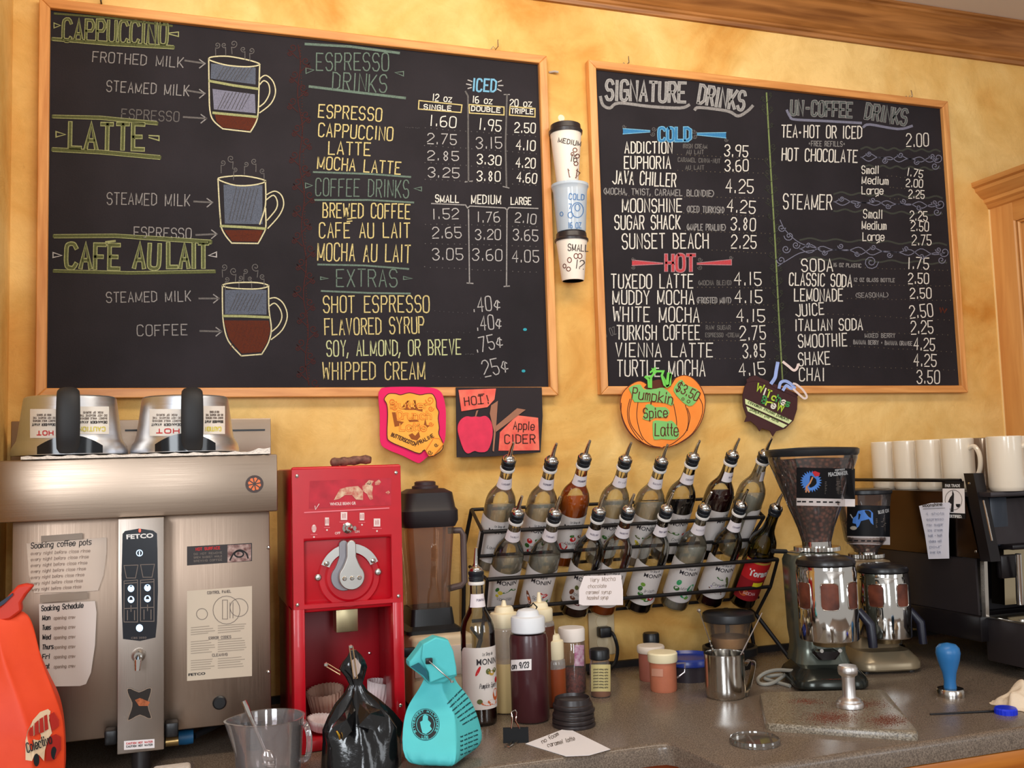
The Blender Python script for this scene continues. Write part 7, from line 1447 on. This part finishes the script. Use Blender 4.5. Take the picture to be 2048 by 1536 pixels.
def grinder(label, cxp, Yc_, px, hopper, label_kind, face):
    """px: dict of photo rows; chamber centred at photo x cxp on plane Y=Yc_"""
    Z = lambda y, Y=Yc_: at(cxp, y, Y).z
    C = at(cxp, px['chm'], Yc_); m = mpp(C); R = px['r']*m; dirv = Vector((sin(face), cos(face), 0)); side = Vector((dirv.y, -dirv.x, 0))
    body = Vector((C.x, C.y, 0))+dirv*(R+.055)
    t = thing('espresso_grinder', label, 'coffee grinder', (body.x, body.y, ZC))
    def B_(mb, name, m_, par=t, **k): return mb.build(name, m_, par, offset=t.location, **k)
    rot = Matrix.Translation((body.x, body.y, 0)) @ Matrix.Rotation(-face, 4, 'Z')
    ztp = Z(px['top']); zch1 = Z(px['ch1']); zch0 = Z(px['ch0'])
    # body tower, waisted, standing on its base
    rings = []
    for z, hw, hd, dy in ((ZC+.045, .062, .070, -.004), (ZC+.07, .056, .062, 0), ((ZC+zch0)/2+.03, .055, .06, 0), (zch0, .058, .064, 0), (ztp-.02, .062, .066, 0), (ztp-.004, .056, .058, 0), (ztp, .044, .046, 0)):
        rings.append([rot @ Vector((x, y+dy, z)) for x, y, _ in ringbox(hw, hd, 0, .45)])
    B_(loft(rings, (0, 0, 0)), 'body', px['bm'], ang=40)
    bz = ringbox(.082, .10, 0, .5); rings = [[rot @ Vector((x*s_, y*s_-.045, z)) for x, y, _ in bz] for z, s_ in ((ZC+.006, .96), (ZC+.010, 1.), (ZC+.022, 1.0), (ZC+.030, .95), (ZC+.048, .76))]
    B_(loft(rings, (0, 0, 0)), 'base', px['basem'], ang=35)
    for sx_ in (-1, 1):
        for sy_ in (-.115, .02): q = rot @ Vector((sx_*.055, sy_, 0)); B_(MB().lathe([(.010, ZC), (.010, ZC+.008)], 14, c=(q.x, q.y, 0)), 'foot', M_blk)
    # dosing chamber drum
    B_(MB().lathe([(.0001, zch0), (R*.98, zch0), (R, zch0+.003), (R, zch1-.014), (R*.98, zch1-.012), (R*.97, zch1-.002), (R*.90, zch1), (.0001, zch1+.002)], 48, c=(C.x, C.y, 0)), 'dosing_chamber', M_chr)
    B_(MB().lathe([(R*.99, zch1), (R*1.0, zch1+.004), (R*.95, zch1+.012), (R*.75, zch1+.018), (.0001, zch1+.02)], 40, c=(C.x, C.y, 0)), 'chamber_lid', px['lidm'])
    win_hole(t, C, R, Z(px['w1']), Z(px['w0']), [face*-1*0+a for a in px['wa']], 0)
    B_(MB().lathe([(.0001, zch0-.014), (R*.55, zch0-.014), (R*.6, zch0)], 24, c=(C.x, C.y, 0)), 'doser_outlet', mat('brass_outlet', (150, 130, 96), .3, .9) if 'brass_outlet' not in bpy.data.materials else bpy.data.materials['brass_outlet'])
    q = C+side*(R*1.02); lv__ = MB().tube([q+Vector((0, 0, zch0+.06-C.z)), q+side*.018+Vector((0, -.01, zch0+.03-C.z)), q+side*.020+Vector((0, -.012, zch0-.02-C.z))], [.009, .011, .010], 12); B_(lv__, 'doser_lever', mat('navy_black', (26, 26, 40), .3) if 'navy_black' not in bpy.data.materials else bpy.data.materials['navy_black'])
    # portafilter fork
    f0 = Vector((C.x, C.y, 0)); zf = ZC+.085
    B_(MB().tube([rot @ Vector((-.022, -.055, zf)), rot @ Vector((-.024, -.10, zf)), rot @ Vector((-.020, -.125, zf+.004))], .0045, 8), 'fork_arm', M_chr); B_(MB().tube([rot @ Vector((.022, -.055, zf)), rot @ Vector((.024, -.10, zf)), rot @ Vector((.020, -.125, zf+.004))], .0045, 8), 'fork_arm', M_chr)
    B_(loft([[rot @ Vector((x, y-.075, z)) for x, y, _ in ringbox(hw, .020, 0, .5)] for z, hw in ((zf-.022, .020), (zf-.01, .030), (zf-.004, .030))], (0, 0, 0)), 'fork_block', M_gdark)
    # adjustment collar with ridges
    top = Vector((body.x, body.y, 0)); hx_, hy_ = hopper['c']; HC = at(hx_, 1100, body.y); top = Vector((HC.x, body.y, 0)); mh = mpp(HC)
    n = 80; vs = []
    zc0_, zc1_ = ztp+.001, ztp+.012; rc = hopper['rc']*mh
    for r, z, a_ in ((rc*.9, zc0_, 0), (rc, zc0_+.001, .0012), (rc, zc1_-.001, .0012), (rc*.85, zc1_, 0)):
        for i in range(n): a = 2*pi*i/n; rr = r+a_*(1 if i % 2 else -1); vs.append((top.x+rr*cos(a), top.y+rr*sin(a), z))
    B_(MB().add(vs, [(j*n+i, j*n+(i+1) % n, (j+1)*n+(i+1) % n, (j+1)*n+i) for j in range(3) for i in range(n)]+[tuple(range(n)), tuple(3*n+i for i in range(n))]), 'adjusting_collar', M_stl, ang=15)
    rows = [(r*mh, at(hx_, y, top.y).z) for r, y in hopper['rows']]; zn = rows[0][1]
    B_(MB().lathe([(rows[0][0]*1.02, zc1_), (rows[0][0]*1.02, zn+.012)], 36, c=top), 'steel_neck', M_chr)
    B_(MB().lathe(rows, 44, c=top), 'hopper', M_hop); inner = [(max(.0001, r-.0025), z) for r, z in rows if z <= at(hx_, hopper['fill'], top.y).z]; inner = [(.0001, inner[0][1]+.001)]+inner+[(.0001, inner[-1][1]+.004)]
    B_(MB().lathe(inner, 44, c=top), 'beans', M_bean)
    lr = [(r*mh, at(hx_, y, top.y).z) for r, y in hopper['lid']]; B_(MB().lathe(lr, 44, c=top), 'hopper_lid', mat('hopper_lid', (34, 36, 40), .3) if 'hopper_lid' not in bpy.data.materials else bpy.data.materials['hopper_lid'])
    fn = cyl_fn(top.x, top.y, rows); hopper_label(t, fn, *hopper['lab'])
    return t, C, R, rot, top
g1, C1, R1g, rot1, top1 = grinder('front espresso grinder with large conical bean hopper and polished steel doser', 1655, -.44, dict(chm=1200, r=58, top=1112, ch1=1128, ch0=1277, w1=1213, w0=1160, wa=(-1.5, -.55, .38), bm=M_gbody, basem=mat('grinder_base', (52, 54, 50), .2, .6), lidm=mat('black_chamber_lid', (30, 26, 26), .3)),
    dict(c=(1634, 900), rc=44, rows=[(28, 1092), (28, 1084), (36, 1055), (66, 975), (87, 918), (88, 908)], lid=[(88, 912), (91, 908), (92, 900), (88, 897), (30, 894), (.1, 893)], fill=912, lab=(1593, 1710, 935, 996, 1011, .02, 'PEACEMAKER', 'star')), 'star', radians(22))
g2, C2, R2g, rot2, top2 = grinder('rear espresso grinder with smaller round hopper, half hidden behind the front one', 1768, -.335, dict(chm=1200, r=50, top=1125, ch1=1142, ch0=1272, w1=1208, w0=1163, wa=(-.99, .11), bm=mat('grinder_cream', (150, 128, 98), .35, .2), basem=mat('grinder_base_b', (150, 134, 108), .3, .4), lidm=mat('black_chamber_lid_b', (28, 26, 28), .3)),
    dict(c=(1732, 980), rc=34, rows=[(22, 1112), (22, 1105), (24, 1098), (40, 1080), (46, 1040), (52, 1000), (54, 985)], lid=[(54, 988), (56, 986), (56, 980), (50, 977), (.1, 976)], fill=1035, lab=(1694, 1780, 1010, 1072, 1088, .02, 'BLUE OX', 'bull')), 'bull', radians(15))
# spilled grounds on the front grinder's base
gm = MB()
for _ in range(1400):
    a = random.uniform(-1.0, 1.0); r = random.uniform(.6, 1.0); q = rot1 @ Vector((.074*sin(a)*r*1.0, -.145+.06*(1-cos(a))+random.uniform(0, .03), ZC+.0305)); s_ = random.uniform(.0005, .0012)
    gm.add([q+Vector((s_, 0, 0)), q+Vector((-s_*.5, s_*.8, 0)), q+Vector((-s_*.5, -s_*.8, 0)), q+Vector((0, 0, s_))], [(0, 1, 3), (1, 2, 3), (2, 0, 3)])
o = gm.build('spilled_grounds', M_gr, g1, offset=g1.location, smooth=False, recalc=False); o['kind'] = 'stuff'
# long adjuster rod from the collar to the left
pa = at(1595, 1105, top1.y-.03); pb = at(1545, 1102, top1.y-.05); MB().tube([Vector((top1.x-.04, top1.y-.01, pa.z)), pa, at(1572, 1103, top1.y-.04)], .0022, 8).build('adjuster_rod', M_stl, g1, offset=g1.location); MB().tube([at(1572, 1103, top1.y-.04), pb], .0052, 10).build('adjuster_grip', M_blk, g1, offset=g1.location)
# ---- tampers
z0 = ZC+.0152; p = az(1700, 1420, z0); R = 28*mpp(p); d = Vector((p.x, p.y+2.3)).normalized(); c = Vector((p.x+d.x*R, p.y+d.y*R, z0)); t = thing('tamper', 'plain turned aluminium tamper standing on the stone slab', 'tamper', c); Z = lambda yy: at(1700, yy, c.y).z; M_tam = mat('turned_aluminium', (222, 216, 212), .36, 1., var=.03); R *= .98
MB().lathe([(.0001, z0), (R, z0), (R, z0+.007), (R*.94, z0+.010), (R*.86, z0+.011), (R*.80, z0+.015), (R*.52, z0+.019), (R*.48, z0+.022), (R*.46, Z(1362)), (R*.48, Z(1352)), (R*.66, Z(1348)), (R*.72, Z(1343)), (R*.72, Z(1334)), (R*.62, Z(1330)), (.0001, Z(1329))], 36, c=(c.x, c.y, 0)).build('tamper_body', M_tam, t, offset=t.location)
t, c, R = place_round('tamper', 'tamper with blue pear-shaped handle and steel foot', 'tamper', 1902, 1398, 27); Z = lambda yy: at(1902, yy, c.y).z
MB().lathe([(.0001, ZC), (R, ZC), (R, Z(1380)), (R*.92, Z(1376)), (R*.5, Z(1375)), (.0001, Z(1374))], 36, c=(c.x, c.y, 0)).build('steel_foot', M_stl, t, offset=t.location)
MB().lathe([(.0001, Z(1376)), (R*.46, Z(1375)), (R*.42, Z(1362)), (R*.50, Z(1345)), (R*.78, Z(1320)), (R*.88, Z(1305)), (R*.82, Z(1295)), (R*.60, Z(1288)), (.0001, Z(1284))], 36, c=(c.x, c.y, 0)).build('handle', mat('tamper_blue', (44, 112, 172), .35), t, offset=t.location, ang=60)
# stick, blue cap, cloth
pa, pb = az(1860, 1431), az(2000, 1424); sk = thing('stir_rod', 'thin black rod lying on the worktop beside the blue cap', 'rod', pa.lerp(pb, .5)); 
MB().tube([pa+Vector((0, 0, .0025)), pb+Vector((0, 0, .0025))], [.0016, .0024], 8).build('rod', M_blk, sk, offset=sk.location)
p = az(2012, 1427); bcap = thing('plastic_cap', 'bright blue ribbed bottle cap lying on the worktop at the right', 'cap', p); n = 40; vs = []; Rc = 21*mpp(p)
for r, z, a_ in ((Rc, 0, .0004), (Rc, .009, .0004), (Rc*.92, .012, 0), (.0001, .012, 0)):
    for i in range(n): a = 2*pi*i/n; rr = r+a_*(1 if i % 2 else -1); vs.append((rr*cos(a), rr*sin(a), z))
MB().add(vs, [(j*n+i, j*n+(i+1) % n, (j+1)*n+(i+1) % n, (j+1)*n+i) for j in range(3) for i in range(n)]).build('cap_shell', mat('cap_blue', (24, 50, 214), .35), bcap, ang=20)
p = az(2052, 1410); cm_ = MB(); n = 24; vs = []
clt = thing('bar_cloth', 'crumpled off-white bar cloth at the right edge of the worktop', 'cloth', p)
for j in range(n+1):
    for i in range(n+1):
        u, v = i/n*2-1, j/n*2-1; d = min(1, sqrt(u*u+v*v)); h = max(0, (1-d**2.2))*.034*(1+.25*sin(u*5+v*3)+.2*sin(v*6-u*4))+.002; vs.append((u*.055+.006*sin(v*7), v*.05+.005*sin(u*8), h if d < 1 else .001))
o = cm_.add(vs, [(j*(n+1)+i, j*(n+1)+i+1, (j+1)*(n+1)+i+1, (j+1)*(n+1)+i) for j in range(n) for i in range(n)]).build('cloth_folds', mat('cream_cloth', (230, 210, 184), .9, var=.05, bump=.5, bscale=120), clt, ang=80)
o.data.materials[0] = o.data.materials[0]
# ---- espresso machine
XM = 1.775; M_mblk = mat('machine_black', (26, 22, 24), .28, .2, var=.08); M_mpan = brushed_mat('machine_side', (92, 76, 66), .22, 'X'); M_mdk = mat('machine_dark_panel', (58, 52, 54), .35, .5, var=.1)
PX = lambda x, y: ax(x, y, XM)
em = thing('espresso_machine', 'large black and steel espresso machine at the right end of the worktop', 'espresso machine', (2.1, -.30, ZC))
def E_(mb, name, m, par=em, **k): return mb.build(name, m, par, offset=em.location, **k)
MW = .95
ztm, zmid, zlow = 1.345, PX(1945, 1116).z, PX(1960, 1232).z
yF0 = PX(1938, 955).y; yF1 = PX(1966, 1112).y; yF2 = PX(1975, 1240).y
yB = -.05
# side panel upper (mirror steel) and lower (dark)
E_(MB().prism([(XM, yB, zmid), (XM, yF1+.01, zmid), (XM, yF0+.02, ztm), (XM, yB, ztm)], (.006, 0, 0)), 'side_panel', M_mpan, smooth=False)
E_(MB().prism([(XM+.004, yB, zlow), (XM+.004, yF2+.03, zlow), (XM+.004, yF1+.03, zmid-.002), (XM+.004, yB, zmid-.002)], (.006, 0, 0)), 'lower_side_panel', M_mdk, smooth=False)
E_(MB().box(XM+.011, XM+MW, yF0+.05, yB, zlow, ztm-.002, .003), 'housing', M_mblk)
# base body and feet
zbb = PX(1840, 1292).z
E_(MB().box(XM-.002, XM+MW, yF2+.02, yB-.01, ZC+.075, zlow-.001, .004), 'base_body', M_mblk)
for x, y in ((XM+.13, yF2+.02), (XM+.05, yB-.06), (XM+.6, yF2+.05)): E_(MB().lathe([(.022, ZC), (.024, ZC+.006), (.016, ZC+.012), (.016, ZC+.076)], 20, c=(x, y, 0)), 'leg', M_stl)
# front corner post: black blocks with a slanted bar
pw = .055
def post(z0, z1, y0, y1, w0, th, name, m, x0=XM-.004): return E_(MB().prism([(x0, y0, z0), (x0, y0-th, z0), (x0, y1-th, z1), (x0, y1, z1)], (w0, 0, 0)), name, m, smooth=False)
zt1 = PX(1930, 950).z+.004
post(zmid-.004, zt1, yF1+.004, yF0+.012, .030, .030, 'corner_post', M_mblk); 
for x, y in ((1941, 967), (1954, 1103)): p = PX(x, y); E_(MB().lathe([(.0035, 0), (.003, .001), (.0001, .0015)], 10, c=(XM-.004, p.y, p.z), M=Matrix.Rotation(-pi/2, 4, 'Y')), 'screw', M_chr)
E_(MB().tube([PX(1955, 1000)+Vector((-.004, -.022, 0)), PX(1972, 1080)+Vector((-.004, -.022, 0))], .0022, 8), 'bright_trim', M_stl)
post(zlow, zmid-.005, yF2+.012, yF1+.006, .010, .012, 'trim_strip', M_stl)
# cup tray rail and tray
E_(MB().tube([Vector((XM-.006, yB+.01, 1.372)), Vector((XM-.006, yF0+.02, 1.372))], .0045, 8), 'cup_rail', M_mblk); E_(MB().tube([Vector((XM-.006, yB+.01, 1.340)), Vector((XM-.006, yB+.01, 1.372))], .0045, 8), 'rail_post', M_mblk)
E_(MB().box(XM+.002, XM+MW, yF0-.06, yB, ztm-.012, ztm, .002), 'cup_tray', M_mdk)
# front: sloped steel panel, visor, group heads, drip tray
zv = zmid+.03
E_(MB().prism([(XM+.052, yF0+.0, ztm-.02), (XM+.052, yF1+.01, zv), (XM+.052, yF1+.06, zv), (XM+.052, yF0+.05, ztm-.02)], (MW-.06, 0, 0)), 'front_panel', M_mdk, smooth=False)
E_(MB().box(XM+.048, XM+.100, yF0-.010, yF1+.04, ztm-.13, ztm-.015, .003), 'front_side_bar', mat('slate_bar', (46, 52, 62), .3))
E_(MB().tube([Vector((XM+.16, yF0-.045, 1.325)), Vector((XM+.165, yF1-.03, 1.25))], .006, 12), 'steam_pipe', M_chr)
E_(MB().box(XM+.07, XM+MW, yF1-.02, yF1+.05, zv-.012, zv, .003), 'visor_lip', M_mblk)
zp0 = zlow+.02
E_(MB().prism([(XM+.075, yF1+.012, zv-.014), (XM+.075, yF2+.02, zp0), (XM+.075, yF2+.06, zp0), (XM+.075, yF1+.05, zv-.014)], (.16, 0, 0)), 'group_backsplash', mat('mirror_steel', (190, 176, 146), .16, 1.), smooth=False)
q = at(2012, 1128, yF1-.004); E_(MB().box(q.x-.026, q.x+.026, q.y-.012, q.y+.004, q.z-.032, q.z+.022, .004), 'control_switch', M_mblk)
q0, q1 = at(2036, 1108, yF1-.035), at(2040, 1208, yF2-.02); E_(MB().tube([q0, q0.lerp(q1, .5), q1], [.007, .008, .0085], 12), 'steam_wand', M_chr)
dt0 = ax(1962, 1245, XM+.02)
E_(MB().box(XM+.02, XM+MW, yF2-.085, yF2+.03, zlow-.105, zlow-.005, .004), 'drip_tray', M_mdk); E_(MB().box(XM+.018, XM+MW, yF2-.088, yF2+.03, zlow-.006, zlow-.001, .001), 'drip_grate', M_stl)
# sticker and receipt on side panel
def xfn(X):
    def f(q): return ax(q.x, q.y, X)
    f.down = True; return f
fx, fx2, fx3 = xfn(XM-.0008), xfn(XM-.0014), xfn(XM-.002)
stk_ = thing('window_sticker', 'black and white fair trade certified sticker on the side of the espresso machine', 'sticker', PX(1906, 1000))
def K_(mb, name, m): return mb.build(name, m, stk_, offset=stk_.location, smooth=False, recalc=False)
K_(blob(MB(), V2([(1884, 962), (1928, 962), (1931, 1038), (1887, 1036)]), fx), 'backing', mat('sticker_black', (24, 22, 24), .5)); K_(blob(MB(), V2([(1885, 977), (1929, 977), (1930, 1027), (1886, 1025)]), fx2), 'white_field', M_paper)
K_(printed(MB(), 'FAIR TRADE', 1890, 974, 1920, 974, 6, fx2, .05), 'lettering', M_white); K_(printed(MB(), 'CERTIFIED.', 1894, 1035, 1924, 1036, 6, fx2, .05), 'lettering', M_white)
K_(ribbon(MB(), [ring(1907, 1000, 17, 20)], 1, fx3), 'printed_ring', M_inkg); K_(blob(MB(), V2([(1905, 980), (1908, 988), (1907, 1024), (1901, 1024), (1903, 1008), (1896, 1004), (1900, 995), (1904, 990)]), fx3), 'printed_figure', M_ink)
K_(blob(MB(), ell(1916, 1008, 4.5, 7, 12, 0, 0, pi), fx3), 'printed_bowl', M_ink)
rc_ = thing('recipe_note', 'long narrow white handwritten recipe note taped to the espresso machine side', 'note', PX(1870, 1060))
MB().prism([ax(x, y, XM-.010-.0006*k) for k, (x, y) in enumerate(((1838, 1012), (1862, 1006), (1899, 1005), (1898, 1040), (1897, 1070), (1898, 1117), (1857, 1118), (1850, 1070)))], (.0008, 0, 0)).build('sheet', mat('receipt_white', (228, 226, 238), .7), rc_, offset=rc_.location, smooth=False)
fr = xfn(XM-.0160)
ribbon(MB(), place('Moonshine', 1846, 1014, 1884, 1011, 6, 0, .03), 1.2, fr).build('handwriting', M_ink, rc_, offset=rc_.location, recalc=False); ribbon(MB(), [V2([(1846, 1018), (1890, 1016)])], .8, fr).build('handwriting', M_ink, rc_, offset=rc_.location, recalc=False)
for k in range(8): ribbon(MB(), place(('4 shots', 'espresso', 'raw sugar', 'ice cream', 'half + half', 'shake well', 'pour', 'over ice')[k], 1852+k*1.2, 1030+k*11, 1888-k, 1029+k*11, 5, 0, .03), .8, fr).build('handwriting', mat('faint_blue_ink', (160, 164, 186), .8) if k == 0 else bpy.data.materials['faint_blue_ink'], rc_, offset=rc_.location, recalc=False)
# ---- mugs on the machine
M_mug = mat('white_glazed_mug', (226, 212, 192), .18, coat=.4)
HMg = at(1770, 884, -.10).z-ztm; rmg = .0395
def mugmesh(): return MB().lathe([(.0001, .003), (rmg*.88, 0), (rmg*.95, .004), (rmg, .010), (rmg, HMg-.002), (rmg-.0015, HMg), (rmg-.004, HMg-.002), (rmg-.004, .008), (.0001, .007)], 40)
def mughandle():
    pts = catmull([Vector((rmg-.002, 0, HMg*.80)), Vector((rmg+.016, 0, HMg*.83)), Vector((rmg+.030, 0, HMg*.66)), Vector((rmg+.028, 0, HMg*.40)), Vector((rmg+.012, 0, HMg*.22)), Vector((rmg-.002, 0, HMg*.20))], 5); return MB().tube(pts, .0058, 10)
def mug(label, x, y, a, z=ztm):
    t = thing('mug', label, 'mug', (x, y, z+.0006), rot=(0, 0, a), group='white mugs on the espresso machine'); inst('mug_body', cached('mug_body', mugmesh, M_mug), t); inst('handle', cached('mug_handle', mughandle, M_mug), t); return t
ords = ('leftmost white mug on the espresso machine, beside the wall', 'second white mug from the left on the espresso machine', 'third white mug from the left on the espresso machine', 'fourth white mug from the left, its handle pointing right')
for k, px_ in enumerate((1772, 1815, 1862, 1914)):
    q = ax(px_, 900, XM+.068); mug(ords[k], q.x, q.y, radians(-88) if k == 3 else radians(20+k*15))
q = ax(1966, 900, XM+.068+.10); t = thing('mug', 'grey glass mug between the white mugs', 'mug', (q.x, q.y, ztm+.0006), rot=(0, 0, radians(-70)))
inst('mug_body', cached('glass_mug_body', mugmesh, mat('grey_glass_mug', (150, 126, 104), .12, .5)), t); inst('handle', cached('glass_mug_handle', mughandle, M_mug), t)
q = ax(2009, 900, XM+.070); mug('large white mug in front at the right end of the row', q.x, q.y, radians(-58))
q = ax(2062, 900, XM+.170); mug('white mug cut off by the right edge of the photo', q.x, q.y, radians(30))
